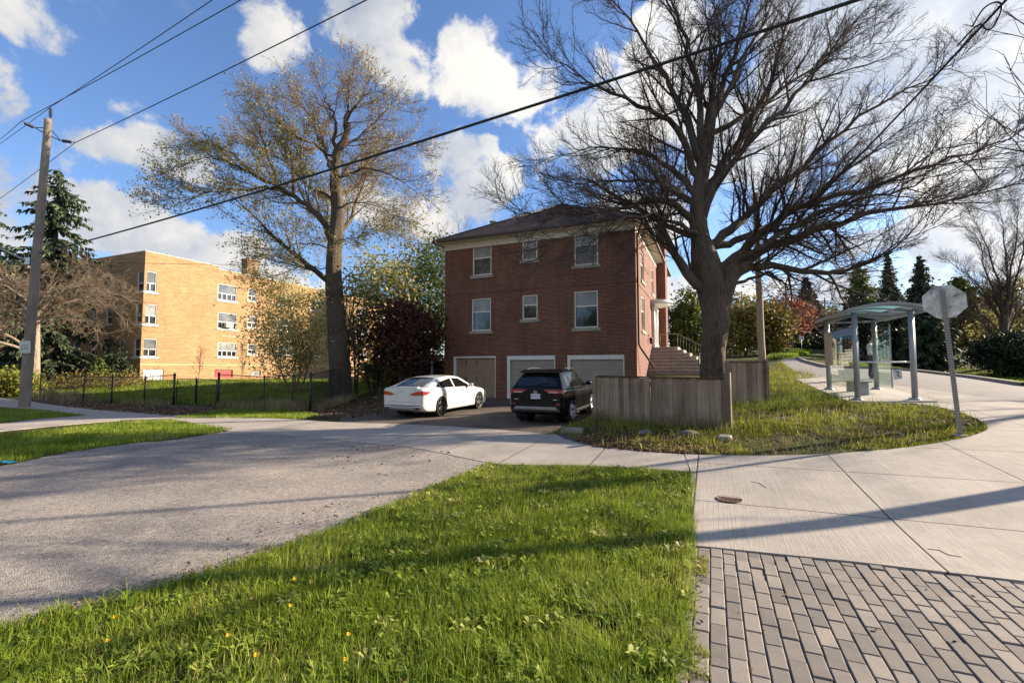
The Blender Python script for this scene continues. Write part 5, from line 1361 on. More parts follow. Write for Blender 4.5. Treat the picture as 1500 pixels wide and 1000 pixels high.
# notice nailed to the pole
t_sg = thing('notice_sign', 'small white notice reading NO EXIT fixed to the leaning wood pole', 'sign', at(36.5, 508, YP - .26))
SW, SH = .42, .56
rot = Matrix.Rotation(R(8), 4, 'Z') @ Matrix.Rotation(R(-2), 4, 'Y')
sgp = MB().box((-SW / 2, -.004, -SH / 2), (SW / 2, .004, SH / 2), rot).build('sign_panel', M_SIGNW, t_sg)
RX = rot @ Matrix.Translation((0, -.006, 0)) @ Matrix.Rotation(math.pi / 2, 4, 'X')
text_mesh('lettering', 'NO', .13, M_INK, sgp, RX @ Matrix.Translation((0, .05, 0)), sx=1.2); text_mesh('lettering', 'EXIT', .13, M_INK, sgp, RX @ Matrix.Translation((0, -.085, 0)), sx=1.15)
bd = MB()
for a_, c_ in (((-SW / 2 + .012, -.0065, -SH / 2 + .03), (SW / 2 - .012, -.0045, -SH / 2 + .042)), ((-SW / 2 + .012, -.0065, SH / 2 - .03), (SW / 2 - .012, -.0045, SH / 2 - .02))): bd.box(a_, c_, rot)
bd.build('border', M_INK, sgp)
# pole behind the short fence, and the farther ones
def plain_pole(label, u, y, top_u, top_v, r0, r1, mat, seed, cat='utility pole'):
    random.seed(seed); g = G_at(u, y); t = thing('utility_pole', label, cat, g)
    pole_mesh('pole', Vector((0, 0, -.4)), at(top_u, top_v, y) - g, r0, r1, mat, t)
    return t, g
t2, g2 = plain_pole('pale wood utility pole behind the short fence, crossed by bare branches', 1116, 21, 1106, 283, .16, .12, M_POLE2, 6)
MB().cbox(at(1107, 300, 21) - g2, (.34, .2, .2)).build('pole_band', M_GALV, t2)
t3, g3 = plain_pole('thin grey utility pole standing in front of the coppery red tree', 1153.5, 52, 1151, 428, .15, .11, M_POLE, 7)
MB().cbox(at(1151, 431, 52) - g3, (1.5, .12, .14)).build('crossarm', M_RAIL, t3)
t4, g4 = plain_pole('farthest thin utility pole, just left of the bus shelter roof', 1208, 96, 1208, 436, .17, .12, M_RAIL, 8)
MB().cbox(at(1208, 441, 96) - g4, (1.6, .12, .16)).build('crossarm', M_RAIL, t4)
b = G_at(1174, 56); t5 = thing('street_sign', 'small white sign on a thin post beyond the street bend', 'sign', b)
MB().tube([(0, 0, -.1), (0, 0, 1.9)], .03, 6).build('post', M_GALV, t5)
MB().box((-.3, -.04, 1.6), (.3, -.032, 2.1)).build('sign_panel', M_SIGNW, t5)

# ---------- overhead wires
def wire(label, A, B, sag, r, name='power_line', n=28, cat='wire', group=None):
    A = Vector(A); B = Vector(B); c = (A + B) / 2
    P = [A.lerp(B, i / n) - Vector((0, 0, sag * 4 * (i / n) * (1 - i / n))) - A for i in range(n + 1)]
    o = MB().tube(P, r, 6).build(name, M_WIRE); o.location = A
    return tag(o, label, cat, group)
def beyond(A, B, k): return Vector(A) + (Vector(B) - Vector(A)) * k
Wt = pp(74, 157) + b * 0 + G(35, 597)
P0 = at(74, 157, YP); P1 = at(305, 0, 13.9)
wire('upper of the two thin power lines running from the pole top towards the top edge', P0, beyond(P0, P1, 1.7), .10, .014)
PA = at(31, 178, YP); P1 = at(345, 0, 12.8)
wire('lower of the two thin power lines running from the pole top towards the top edge', PA, beyond(PA, P1, 1.7), .10, .014)
PB_ = at(110, 209, YP); P1 = at(525, 0, 11.2)
wire('power line passing in front of the white cloud to the right of the pole', PB_, beyond(PB_, P1, 1.6), .12, .016)
for i, (p_, q_) in enumerate(((P0, (-5, 212)), (PA, (-6, 207)), (PB_, (-10, 296)))):
    q = at(q_[0], q_[1], YP * 1.3); wire(['power line leaving the pole top past the left edge', 'power line leaving the left insulator past the left edge', 'power line leaving the right insulator behind the spruce top'][i], p_, beyond(p_, q, 2.2), .1, .014)
A = at(57, 371, YP - .25); B = at(1185, 0, 6.6)
mid = at(600, 215, 10.2)
line_mid = A.lerp(B, (mid.y - A.y) / (B.y - A.y))
wire('thick black cable crossing the whole picture in front of both trees and the roof', A, beyond(A, B, 1.35), .32, .027, 'overhead_cable', 48, 'cable')
A = at(1112, 372, 21); B = at(1480, -12, 7.2)
wire('black service cable slanting through the huge bare tree to the top right corner', A, beyond(A, B, 1.1), .18, .022, 'overhead_cable', 30, 'cable')
# slack coil on that cable
cpts = [at(1402, 68, 9.1), at(1424, 44, 8.75), at(1437, 36, 8.6), at(1446, 44, 8.5), at(1456, 38, 8.4), at(1466, 18, 8.3), at(1466, 6, 8.2), at(1456, 4, 8.3), at(1440, 14, 8.45), at(1424, 40, 8.7)]
sp_ = [Vector(p) for p in smooth_poly([tuple(p) for p in cpts], 6)]
o = MB().tube([p - sp_[0] for p in sp_], .016, 6).build('cable_loop', M_WIRE); o.location = sp_[0]
tag(o, 'slack loop of cable hanging on the slanting service cable near the top right corner', 'cable')
for lab, p, q, r in (('thin phone line from the grey pole to the farthest pole, upper of three', (1152, 432, 52), (1208, 452, 96), .02), ('thin phone line from the grey pole to the farthest pole, middle of three', (1153, 470, 52), (1208, 478, 96), .02), ('thin phone line from the grey pole to the farthest pole, lowest of three', (1153, 480, 52), (1208, 487, 96), .02)):
    wire(lab, at(*p), at(*q), .25, r, 'phone_line')
A = at(110, 384, 30); B = at(660, 393, 27)
wire('thin cable in front of the apartment parapet running to the house corner', A, B, .0, .012, 'phone_line')

# ---------- leaning octagonal sign seen from behind
gs = G(1407, 640)
t_st = thing('stop_sign', 'grey back of an octagonal sign on a leaning perforated steel post', 'road sign', gs)
top = at(1380, 424, gs.y) - gs
def lean(z): return top * (z / top.z)
ax = lean(1).normalized(); sdir = Vector((ray(1383, 441)[0], ray(1383, 441)[1], 0)).normalized(); right = sdir.cross(UPV).normalized()
pm = MB(); ring = []
# u-channel post with a row of holes suggested by real slots: two flanges and rungs
w_, dp = .032, .026
nn = 74
for sx in (-1, 1):
    o_ = right * (sx * w_)
    P = [lean(0) + o_ - ax * .3, lean(top.z) + o_]
    pm.prism([P[0] - right * .006 - sdir * dp, P[0] + right * .006 - sdir * dp, P[0] + right * .006 + sdir * dp, P[0] - right * .006 + sdir * dp], P[1] - P[0])
for k in range(nn):
    z0 = top.z * k / nn; z1 = top.z * (k + .62) / nn
    A_, B_ = lean(z0), lean(z1)
    pm.prism([A_ - right * (w_ - .006) - sdir * .012, A_ + right * (w_ - .006) - sdir * .012, A_ + right * (w_ - .006) - sdir * .006, A_ - right * (w_ - .006) - sdir * .006], B_ - A_)
pm.prism([lean(0) - right * (w_ - .006) - sdir * .004, lean(0) + right * (w_ - .006) - sdir * .004, lean(0) + right * (w_ - .006) + sdir * .002, lean(0) - right * (w_ - .006) + sdir * .002], lean(top.z) - lean(0))
M_PERF, nt_, b_ = newmat('perforated_steel')
sx__ = nt_.nodes.new('ShaderNodeSeparateXYZ'); nt_.links.new(coords(nt_), sx__.inputs[0])
nt_.links.new(ramp(nt_, math_(nt_, 'PINGPONG', sx__.outputs[2], .0254), [(.25 * .0254, (.40, .41, .42)), (.26 * .0254 + .012, (.235, .24, .245))]), b_.inputs['Base Color']); b_.inputs['Metallic'].default_value = .6; b_.inputs['Roughness'].default_value = .45
pm.build('post', M_PERF, t_st)
cz_ = at(1383, 441.5, gs.y) - gs + sdir * .035
OR = .300 / math.cos(math.pi / 8) * gs.y / 8.5
octa = [cz_ + (right * math.cos(math.pi / 8 + k * math.pi / 4) + ax * math.sin(math.pi / 8 + k * math.pi / 4)) * OR for k in range(8)]
m_, nt_, b_ = newmat('scuffed_sign_back')
v_ = coords(nt_, 'Object', (1, 1, 1)); s1 = noise(nt_, v_, 2.6, 6, .7, dist=1.2)
nt_.links.new(ramp(nt_, s1, [(.34, (.10, .105, .11)), (.44, (.42, .43, .43)), (.6, (.78, .78, .76))]), b_.inputs['Base Color']); b_.inputs['Metallic'].default_value = .25; b_.inputs['Roughness'].default_value = .5
MB().prism(octa, sdir * .006).build('sign_plate', m_, t_st)
bl = MB()
for f in (-.5, .5): bl.tube([cz_ + ax * f * OR * 1.1 - sdir * .07, cz_ + ax * f * OR * 1.1 + sdir * .0], .012, 6)
bl.build('bolts', M_GALV, t_st)
MB().box((-.10, -.08, -.05), (.10, .08, .05)).build('post_footing', M_PAD, t_st, bevel=.02)

# ---------- bus shelter
M_GL = glassmat('shelter_glass', (.90, .95, .94), .0, k=.38)
M_GLR = glassmat('roof_glass', (.60, .76, .79), .04, k=.5)
M_BLUE = simple('blue_route_band', (.02, .22, .42), .4, var=.2, scale=3)
M_BEIGE = simple('beige_poster', (.46, .36, .29), .6, var=.15, scale=3)
p_fl = G(1256, 588); p_fr = G(1340, 588)
ftop = at(1250, 458, p_fl.y).z - p_fl.z
exd = Vector((p_fr.x - p_fl.x, p_fr.y - p_fl.y, 0)); SW = exd.length; exd.normalize()
p_bl = G(1214.5, 572.5); eyd = Vector((p_bl.x - p_fl.x, p_bl.y - p_fl.y, 0)); SD = eyd.length; eyd.normalize()
SHB = p_fl.copy()
sh = thing('bus_shelter', 'glass and aluminium bus shelter with curved roof on a concrete pad', 'bus shelter', SHB)
def S(a, d, z): return exd * a + eyd * d + Vector((0, 0, z))
PH = ftop
def zg(a, d):
    w_ = SHB + S(a, d, 0); return float(zf(w_.x, w_.y)) - SHB.z + .03
for a_, d_, nm in ((0, 0, 'post'), (SW, 0, 'post'), (0, SD, 'post'), (SW, SD, 'post')):
    z0 = zg(a_, d_); m = MB()
    m.tube([S(a_, d_, z0), S(a_, d_, PH)], .062, 12)
    m.tube([S(a_ + .055, d_, z0 + .05), S(a_ + .055, d_, PH)], .03, 8)
    m.lathe([(0, z0 + .09), (.10, z0 + .08), (.15, z0 + .04), (.16, z0 + .0), (.16, z0 - .12)], 16, Matrix.Translation(S(a_, d_, 0)))
    m.build(nm, M_ALU, sh)
# roof: barrel arch across the width
nA = 16
def rz_(f): return PH + .02 + .17 * math.sin(math.pi * f)
lo_, hi_ = -.28, SW + .42; d0_, d1_ = -.35, SD + .35
def arch_strip(d0, d1, f0, f1, mat, nm, th=.03, dz=0.0, par=None):
    m = MB(); top_ = []; 
    n = max(2, int(nA * (f1 - f0)))
    vs = []
    for i in range(n + 1):
        f = f0 + (f1 - f0) * i / n; a_ = lo_ + (hi_ - lo_) * f
        for (d_, dz_) in ((d0, 0), (d1, 0), (d1, th), (d0, th)): vs.append(S(a_, d_, rz_(f) + dz_ + dz))
    fs = []
    for i in range(n):
        for k in range(4): k2 = (k + 1) % 4; fs.append((i * 4 + k, i * 4 + k2, i * 4 + 4 + k2, i * 4 + 4 + k))
    fs += [(0, 1, 2, 3), (n * 4 + 3, n * 4 + 2, n * 4 + 1, n * 4)]
    m.add(vs, fs); return m.build(nm, mat, par or sh)
for (d0, d1) in ((d0_, d0_ + .07), (.0, .08), (SD / 3, SD / 3 + .05), (2 * SD / 3, 2 * SD / 3 + .05), (SD - .08, SD), (d1_ - .07, d1_)):
    arch_strip(d0, d1, 0, 1, M_ALU, 'roof_rib', .06, -.01)
arch_strip(d0_ + .071, d1_ - .071, .0, 1, M_GLR, 'roof_glass', .012, .03)
M_FROST, nt_, b_ = newmat('frosted_roof_panel')
tr__ = nt_.nodes.new('ShaderNodeBsdfTranslucent'); tr__.inputs[0].default_value = (.74, .83, .83, 1); nt_.links.new(tr__.outputs[0], nt_.nodes['Material Output'].inputs[0])
for d0, d1 in ((.15, SD / 3 - .08), (SD / 3 + .12, 2 * SD / 3 - .08), (2 * SD / 3 + .12, SD - .15)):
    arch_strip(d0, d1, .30, .74, M_FROST, 'roof_panel', .006, .018)
for a_ in (lo_, hi_ - .05):
    MB().prism([S(a_, d0_ + .07, PH - .02), S(a_ + .05, d0_ + .07, PH - .02), S(a_ + .05, d0_ + .07, PH + .06), S(a_, d0_ + .07, PH + .06)], eyd * (d1_ - d0_ - .14)).build('eave_beam', M_ALU, sh)
for a_ in (0, SW): MB().tube([S(a_, 0, PH - .05), S(a_, SD, PH - .05)], .045, 8).build('side_beam', M_ALU, sh)
MB().tube([S(0, 0, PH - .05), S(SW, 0, PH - .05)], .03, 8).tube([S(0, SD, PH - .05), S(SW, SD, PH - .05)], .03, 8).build('cross_beam', M_ALU, sh)
def pane_(A, B, z0, z1, nm='glass_pane', mat=None, th=.010):
    dv_ = (B - A).normalized(); nn_ = Vector((-dv_.y, dv_.x, 0)) * th
    A0, B0 = A + Vector((0, 0, z0)), B + Vector((0, 0, z0))
    return MB().prism([A0, B0, B0 + nn_, A0 + nn_], Vector((0, 0, z1 - z0))).build(nm, mat or M_GL, sh)
zA = max(zg(0, 0), zg(0, SD)) + .18
pane_(S(.0, .09, 0), S(0, SD / 2 - .02, 0), zA, PH - .35); pane_(S(.0, SD / 2 + .02, 0), S(0, SD - .09, 0), zA, PH - .35)
pane_(S(.09, .0, 0), S(SW * .62, 0, 0), zA, PH - .35)
pane_(S(.09, SD, 0), S(SW * .52, SD, 0), zA + .1, PH - .35)
pane_(S(SW, SD * .55, 0), S(SW, SD - .09, 0), zA, PH - .35)
# bright grab rail, blue band, poster, bench, small cling film sign
M_RAILW = simple('white_rail', (.74, .75, .74), .3, .2)
MB().tube([S(.06, -.02, 1.12), S(SW - .06, -.02, 1.12)], .022, 8).build('grab_rail', M_RAILW, sh)
pane_(S(-.015, .12, 0), S(-.015, SD - .55, 0), PH - .62, PH - .40, 'route_band', M_BLUE, .004)
pane_(S(.1, SD + .015, 0), S(SW * .60, SD + .015, 0), PH - .62, PH - .40, 'route_band', M_BLUE, .004)
pane_(S(-.06, SD - .75, 0), S(-.06, SD - .10, 0), 1.05, PH - .42, 'poster', M_BEIGE, .05)
bn = MB()
for k in range(4): bn.box((0, 0, 0), (.0001, .0001, .0001)) if False else bn.prism([S(.30 + k * .10, .9, .52), S(.38 + k * .10, .9, .52), S(.38 + k * .10, .9, .555), S(.30 + k * .10, .9, .555)], eyd * min(1.5, SD - 1.4))
for d_ in (1.0, 1.3 + min(1.0, SD - 1.9)): bn.prism([S(.34, d_, .08), S(.62, d_, .08), S(.62, d_, .519), S(.34, d_, .519)], eyd * .05)
bn.build('bench', M_ALU, sh)
decal = MB().prism([S(SW * .60 + .08, -.012, .62), S(SW * .60 + .28, -.012, .66), S(SW * .60 + .26, -.012, .92), S(SW * .60 + .06, -.012, .88)], eyd * .004).build('sticker', simple('white_sticker', (.6, .6, .58), .5), sh)
ar = MB().tube([S(SW * .60 + .12, -.016, .84), S(SW * .60 + .20, -.016, .85), S(SW * .60 + .17, -.016, .76), S(SW * .60 + .22, -.016, .70)], .012, 6).build('arrow_mark', M_INK, decal)
MB().prism([S(SW * .62, 0.0, zA), S(SW * .62 + .03, 0, zA), S(SW * .62 + .03, 0, PH - .35), S(SW * .62, 0, PH - .35)], eyd * .02).build('mullion', M_ALU, sh)
# raised pad under it
pad = px((1250, 592), (1352, 593), (1382, 598)) + [tuple((SHB + S(SW + 1.0, 1.0, 0))[:2]), tuple((SHB + S(SW + .6, SD + .6, 0))[:2]), tuple((SHB + S(-.35, SD + .6, 0))[:2])]
pad = [tuple((SHB + S(a_, d_, 0))[:2]) for a_, d_ in ((-.30, -.30), (SW + .40, -.30), (SW + .40, SD + .5), (-.30, SD + .5))]
tag(sheet('shelter_pad', pad, .055, M_PAD, skirt=.15), kind='structure')
# ------------------------------------------------------------------ person waiting behind the shelter glass
def skin_body(name, joints, edges, mat, parent, sub=2, root=0):
    me = bpy.data.meshes.new(name); me.from_pydata([j[0] for j in joints], edges, [])
    o = bpy.data.objects.new(name, me); COL.objects.link(o)
    md = o.modifiers.new('s', 'SKIN'); md.use_smooth_shade = True; md.branch_smoothing = .6
    for i, j in enumerate(joints):
        r = j[1]; sv = me.skin_vertices[0].data[i]; sv.radius = r if isinstance(r, tuple) else (r, r); sv.use_root = (i == root)
    s2 = o.modifiers.new('d', 'SUBSURF'); s2.levels = sub; s2.render_levels = sub
    dg = bpy.context.evaluated_depsgraph_get(); m2 = bpy.data.meshes.new_from_object(o.evaluated_get(dg))
    bpy.data.objects.remove(o); m2.name = name
    return link(name, m2, mat, parent)
M_SKIN = simple('skin', (.50, .31, .22), .55, var=.08)
M_JACKET = simple('light_grey_jacket', (.52, .52, .50), .85, var=.15, scale=14, bumpk=.3)
M_TROUSER = simple('dark_blue_trousers', (.03, .04, .075), .85, var=.25, scale=14, bumpk=.2)
M_HAIR = simple('dark_hair', (.035, .022, .015), .6, var=.4, scale=40)
M_SHOE = simple('dark_shoes', (.03, .028, .026), .6)
YPER = 19.0
gp = at(1278, 556, YPER); gp = ground(gp.x, gp.y, .03)
HTP = 1.70
per = thing('person', 'person in light grey jacket and dark blue trousers waiting behind the bus shelter glass', 'person', gp, R(35))
def sc(J): return [((x * HTP / 1.72, y * HTP / 1.72, z * HTP / 1.72), r) for (x, y, z), r in J]
# trunk, neck, head, arms with hands in one surface (forward is -y)
J = sc([((0, 0, .95), (.155, .115)), ((0, .01, 1.10), (.135, .10)), ((0, .01, 1.28), (.165, .115)), ((0, .015, 1.41), (.13, .085)), ((0, .0, 1.50), (.055, .055)), ((0, -.01, 1.56), (.06, .065)), ((0, -.02, 1.63), (.074, .095)), ((0, -.01, 1.70), (.06, .075)),
        ((.175, .01, 1.40), .058), ((.215, .03, 1.14), .045), ((.205, -.10, .93), .034), ((.20, -.14, .87), (.022, .038)), ((-.175, .01, 1.40), .058), ((-.22, .02, 1.14), .045), ((-.20, -.11, .94), .034), ((-.195, -.15, .88), (.022, .038)),
        ((.09, 0, .88), .092), ((.095, -.01, .50), .060), ((.10, .02, .27), .052), ((.10, .03, .09), .038), ((-.09, 0, .88), .092), ((-.10, .0, .50), .060), ((-.11, .03, .27), .052), ((-.11, .04, .09), .038)])
E = [(0, 1), (1, 2), (2, 3), (3, 4), (4, 5), (5, 6), (6, 7), (3, 8), (8, 9), (9, 10), (10, 11), (3, 12), (12, 13), (13, 14), (14, 15), (0, 16), (16, 17), (17, 18), (18, 19), (0, 20), (20, 21), (21, 22), (22, 23)]
skin_body('body', J, E, M_SKIN, per)
def hand(side, p):
    x, y, z = p
    for k, (dx, L) in enumerate(((-.03, .075), (-.01, .085), (.01, .08), (.028, .062))):
        skin_body('finger', [((x + side * 0.0, y + dx, z - .02), .010), ((x - side * .005, y + dx * 1.1 - .004, z - .02 - L * .55), .0095), ((x - side * .018, y + dx * 1.1 - .01, z - .02 - L), .008)], [(0, 1), (1, 2)], M_SKIN, per, 1)
    skin_body('thumb', [((x, y - .03, z + .03), .012), ((x - side * .015, y - .058, z + .0), .0105), ((x - side * .018, y - .066, z - .03), .009)], [(0, 1), (1, 2)], M_SKIN, per, 1)
for sd, p in ((1, J[11][0]), (-1, J[15][0])): hand(sd, p)
jk = sc([((0, 0, .90), (.185, .145)), ((0, .01, 1.10), (.165, .125)), ((0, .01, 1.28), (.190, .138)), ((0, .015, 1.42), (.145, .10)), ((0, .005, 1.485), (.075, .075)), ((.178, .01, 1.405), .074), ((.218, .03, 1.14), .060), ((.207, -.09, .955), .048), ((-.178, .01, 1.405), .074), ((-.222, .02, 1.14), .060), ((-.203, -.10, .965), .048)])
skin_body('jacket', jk, [(0, 1), (1, 2), (2, 3), (3, 4), (3, 5), (5, 6), (6, 7), (3, 8), (8, 9), (9, 10)], M_JACKET, per)
tr_ = sc([((0, 0, .93), (.165, .125)), ((.09, 0, .86), .105), ((.096, -.01, .50), .076), ((.10, .02, .27), .068), ((.10, .03, .07), .062), ((-.09, 0, .86), .105), ((-.10, .0, .50), .076), ((-.11, .03, .27), .068), ((-.11, .04, .07), .062)])
skin_body('trousers', tr_, [(0, 1), (1, 2), (2, 3), (3, 4), (0, 5), (5, 6), (6, 7), (7, 8)], M_TROUSER, per)
hr = sc([((0, .035, 1.60), (.075, .06)), ((0, .02, 1.67), (.083, .088)), ((0, -.005, 1.722), (.07, .085)), ((0, .06, 1.53), (.05, .03))])
skin_body('hair', hr, [(3, 0), (0, 1), (1, 2)], M_HAIR, per, root=1)
for sx in (.10, -.11):
    J2 = sc([((sx, .07, .045), (.040, .042)), ((sx, .0, .05), (.042, .045)), ((sx, -.09, .035), (.045, .033)), ((sx, -.15, .028), (.034, .024))])
    skin_body('shoe', J2, [(0, 1), (1, 2), (2, 3)], M_SHOE, per)
fc_ = MB()
for sx in (-.031, .031): fc_.lathe([(0, -.006), (.009, -.004), (.010, 0), (.006, .006), (0, .008)], 8, Matrix.Translation((sx, -.108, 1.632)) @ Matrix.Rotation(math.pi / 2, 4, 'X'))
fc_.build('eyes', M_HAIR, per)
MB().tube([(-.022, -.104, 1.573), (0, -.110, 1.571), (.022, -.104, 1.573)], .005, 6).build('mouth', simple('lips', (.36, .16, .13), .5), per)
MB().tube([(0, -.105, 1.645), (0, -.125, 1.607), (0, -.110, 1.598)], [.006, .012, .008], 6).build('nose', M_SKIN, per)
# ------------------------------------------------------------------ the two parked cars (local axes: x right, y forward, rear axle at y = 0)
def crs(xs, ys, x):
    """monotone-ish cubic through knots"""
    xs = np.array(xs, float); ys = np.array(ys, float); x = np.clip(x, xs[0], xs[-1])
    i = np.clip(np.searchsorted(xs, x) - 1, 0, len(xs) - 2)
    d = np.diff(ys) / np.diff(xs); m = np.zeros(len(xs)); m[0], m[-1] = d[0], d[-1]
    for k in range(1, len(xs) - 1): m[k] = 0 if d[k - 1] * d[k] <= 0 else 2 * d[k - 1] * d[k] / (d[k - 1] + d[k])
    h = xs[i + 1] - xs[i]; t = (x - xs[i]) / h
    return (2 * t ** 3 - 3 * t ** 2 + 1) * ys[i] + (t ** 3 - 2 * t ** 2 + t) * h * m[i] + (-2 * t ** 3 + 3 * t ** 2) * ys[i + 1] + (t ** 3 - t ** 2) * h * m[i + 1]
def paint(name, c, rough=.32, coat=1.0, metal=0.0):
    m, nt, b = newmat(name)
    n1 = noise(nt, coords(nt), 3, 4)
    nt.links.new(ramp(nt, n1, [(.3, [x * .9 for x in c]), (.7, [min(1, x * 1.05) for x in c])]), b.inputs['Base Color'])
    b.inputs['Roughness'].default_value = rough; b.inputs['Coat Weight'].default_value = coat; b.inputs['Coat Roughness'].default_value = .03; b.inputs['Metallic'].default_value = metal; b.inputs['Specular IOR Level'].default_value = .5 if coat else .32
    return m
M_PW = paint('pearl_white_paint', (.66, .66, .645)); M_PB = paint('black_paint', (.004, .004, .005), .22, .0)
M_CGLASS = panemat('tinted_car_glass', (.008, .009, .010), .03, .3, .9); M_TRIM = simple('black_plastic_trim', (.016, .016, .017), .55)
M_TYRE = simple('tyre_rubber', (.020, .019, .018), .85, var=.3, scale=20); M_RIMD = simple('dark_alloy', (.10, .10, .105), .35, .8); M_RIMS = simple('silver_alloy', (.50, .50, .52), .3, .9)
M_RED = simple('red_lamp', (.38, .015, .012), .12, coat=1.0); M_ORNG = simple('orange_red_lamp', (.50, .06, .02), .15, coat=1.0); M_CLEAR = simple('clear_lamp', (.55, .52, .48), .15, coat=1.0)
M_GREYB = simple('satin_grey_bumper', (.30, .29, .275), .45, .2); M_CHROME = simple('chrome', (.65, .66, .68), .12, 1.0); M_PLATE = simple('plate_white', (.62, .64, .68), .4); M_PLATEINK = simple('plate_blue', (.03, .06, .22), .5)
def car(spec, name, label, loc, rz):
    t = thing(name, label, 'car', loc, rz)
    P = spec['paint']
    ya, yb = spec['y']
    zb, zs, wd, cr = (lambda y, k=k: crs(spec[k][0], spec[k][1], y) for k in ('zb', 'zs', 'w', 'cr'))
    def sect(y):
        """half cross-section control points (x, z) from the underside to the crown"""
        b_, s_, w_, c_ = zb(y), zs(y), wd(y), cr(y); h = s_ - b_
        pts = [(0, b_), (w_ * .84, b_), (w_ * .955, b_ + .05 * h), (w_ * .985, b_ + .20 * h), (w_ * .985, b_ + .45 * h), (w_ * 1.0, b_ + .68 * h), (w_ * .985, b_ + .86 * h), (w_ * .945, b_ + .965 * h), (w_ * .86, s_ + c_ * .25), (w_ * .5, s_ + c_ * .85), (0, s_ + c_)]
        u = np.linspace(0, len(pts) - 1, 31); k = np.arange(len(pts))
        return crs(k, [p[0] for p in pts], u), crs(k, [p[1] for p in pts], u)
    def loft(ys, sec, nm, mat, arches=None, closed_bottom=True):
        V = []; Fc = []; ns = None
        for y in ys:
            x, z = sec(y)
            ring = [(a, y, b_) for a, b_ in zip(x, z)] + [(-a, y, b_) for a, b_ in list(zip(x, z))[-2:0:-1]]
            ns = len(ring); V += ring
        n = len(ys)
        for i in range(n - 1):
            for k in range(ns): k2 = (k + 1) % ns; Fc.append((i * ns + k, i * ns + k2, (i + 1) * ns + k2, (i + 1) * ns + k))
        Fc.append(tuple(range(ns))[::-1]); Fc.append(tuple((n - 1) * ns + k for k in range(ns)))
        me = bpy.data.meshes.new(nm); me.from_pydata(V, [], Fc)
        bm = bmesh.new(); bm.from_mesh(me); bmesh.ops.recalc_face_normals(bm, faces=bm.faces)
        for f in bm.faces: f.smooth = len(f.verts) == 4
        bm.to_mesh(me); bm.free()
        if arches:
            o = bpy.data.objects.new('tmp', me); COL.objects.link(o)
            cut = MB()
            for (yc, r) in arches:
                for sx in (-1, 1):
                    m = Matrix.Translation((sx * .62 if sx > 0 else -1.3, yc, spec['wr'])) @ Matrix.Rotation(math.pi / 2, 4, 'Y')
                    cut.lathe([(0, 0), (r, 0), (r, .68), (0, .68)], 40, m, False)
            co = cut.build('cut', None); bmv = bmesh.new(); bmv.from_mesh(co.data); bmesh.ops.remove_doubles(bmv, verts=bmv.verts, dist=1e-5); bmesh.ops.recalc_face_normals(bmv, faces=bmv.faces); bmv.to_mesh(co.data); bmv.free()
            md = o.modifiers.new('b', 'BOOLEAN'); md.object = co; md.operation = 'DIFFERENCE'; md.solver = 'EXACT'
            dg = bpy.context.evaluated_depsgraph_get(); me = bpy.data.meshes.new_from_object(o.evaluated_get(dg))
            bpy.data.objects.remove(o); bpy.data.objects.remove(co); me.name = nm; me.materials.clear()
        o = link(nm, me, mat, t)
        return o
    WR, WB = spec['wr'], spec['wb']
    ys = np.concatenate([np.linspace(ya, ya + .12, 7), np.linspace(ya + .16, yb - .16, 70), np.linspace(yb - .12, yb, 7)])
    body = loft(ys, sect, 'body', P, [(0, WR + spec['gap']), (WB, WR + spec['gap'])])
    # cabin
    ga, gb = spec['gy']
    zr = lambda y: crs(spec['roof'][0], spec['roof'][1], y)
    def gsect(y):
        s_ = zs(y) - .03; r_ = max(zr(y), s_ + .02); w_ = wd(y) * spec.get('gw', .925); k = min(1, (r_ - s_) / .5)
        wt = w_ - spec['tumble'] * k
        e = min(.07, (r_ - s_) * .35)
        pts = [(0, s_ - .06), (w_ * .96, s_ - .06), (w_, s_), (w_ - (w_ - wt) * .30, s_ + (r_ - e - s_) * .35), (w_ - (w_ - wt) * .68, s_ + (r_ - e - s_) * .72), (wt, r_ - e), (wt - .07, r_ - e * .30), (wt * .6, r_ - .004), (0, r_ + .012 * k)]
        u = np.linspace(0, len(pts) - 1, 31); kk = np.arange(len(pts))
        return crs(kk, [p[0] for p in pts], u), crs(kk, [p[1] for p in pts], u)
    gys = np.concatenate([np.linspace(ga, ga + .5, 24), np.linspace(ga + .53, gb, 60)])
    loft(gys, gsect, 'cabin', P)
    def sx_(sec, y, z, lo, hi):
        x, zz = sec(y); i0, i1 = lo, hi
        return float(np.interp(z, zz[i0:i1], x[i0:i1]))
    def bside(y, z): return sx_(sect, y, z, 4, 25)
    def gside(y, z): return sx_(gsect, y, z, 7, 21)
    def panel(fn, low, up, nm, mat, side, off=.006, n=22, m=8, parent=None, th=.004):
        """low / up: edge polylines [(y, z)] mapped on the flank"""
        V = []; Fc = []
        lp, upp = np.array(low), np.array(up)
        def ev(pl, f):
            d = np.r_[0, np.cumsum(np.linalg.norm(np.diff(pl, axis=0), axis=1))]; return np.array([np.interp(f * d[-1], d, pl[:, 0]), np.interp(f * d[-1], d, pl[:, 1])])
        for i in range(n + 1):
            a, b_ = ev(lp, i / n), ev(upp, i / n)
            for j in range(m + 1):
                q = a + (b_ - a) * j / m; V.append((side * (fn(q[0], q[1]) + off), q[0], q[1]))
        for i in range(n):
            for j in range(m): k = i * (m + 1) + j; Fc.append((k, k + m + 1, k + m + 2, k + 1))
        mb = MB(); mb.add(V, Fc, True)
        return mb.build(nm, mat, parent or t)
    def ztop(y): 
        x, z = gsect(y); return z[20]
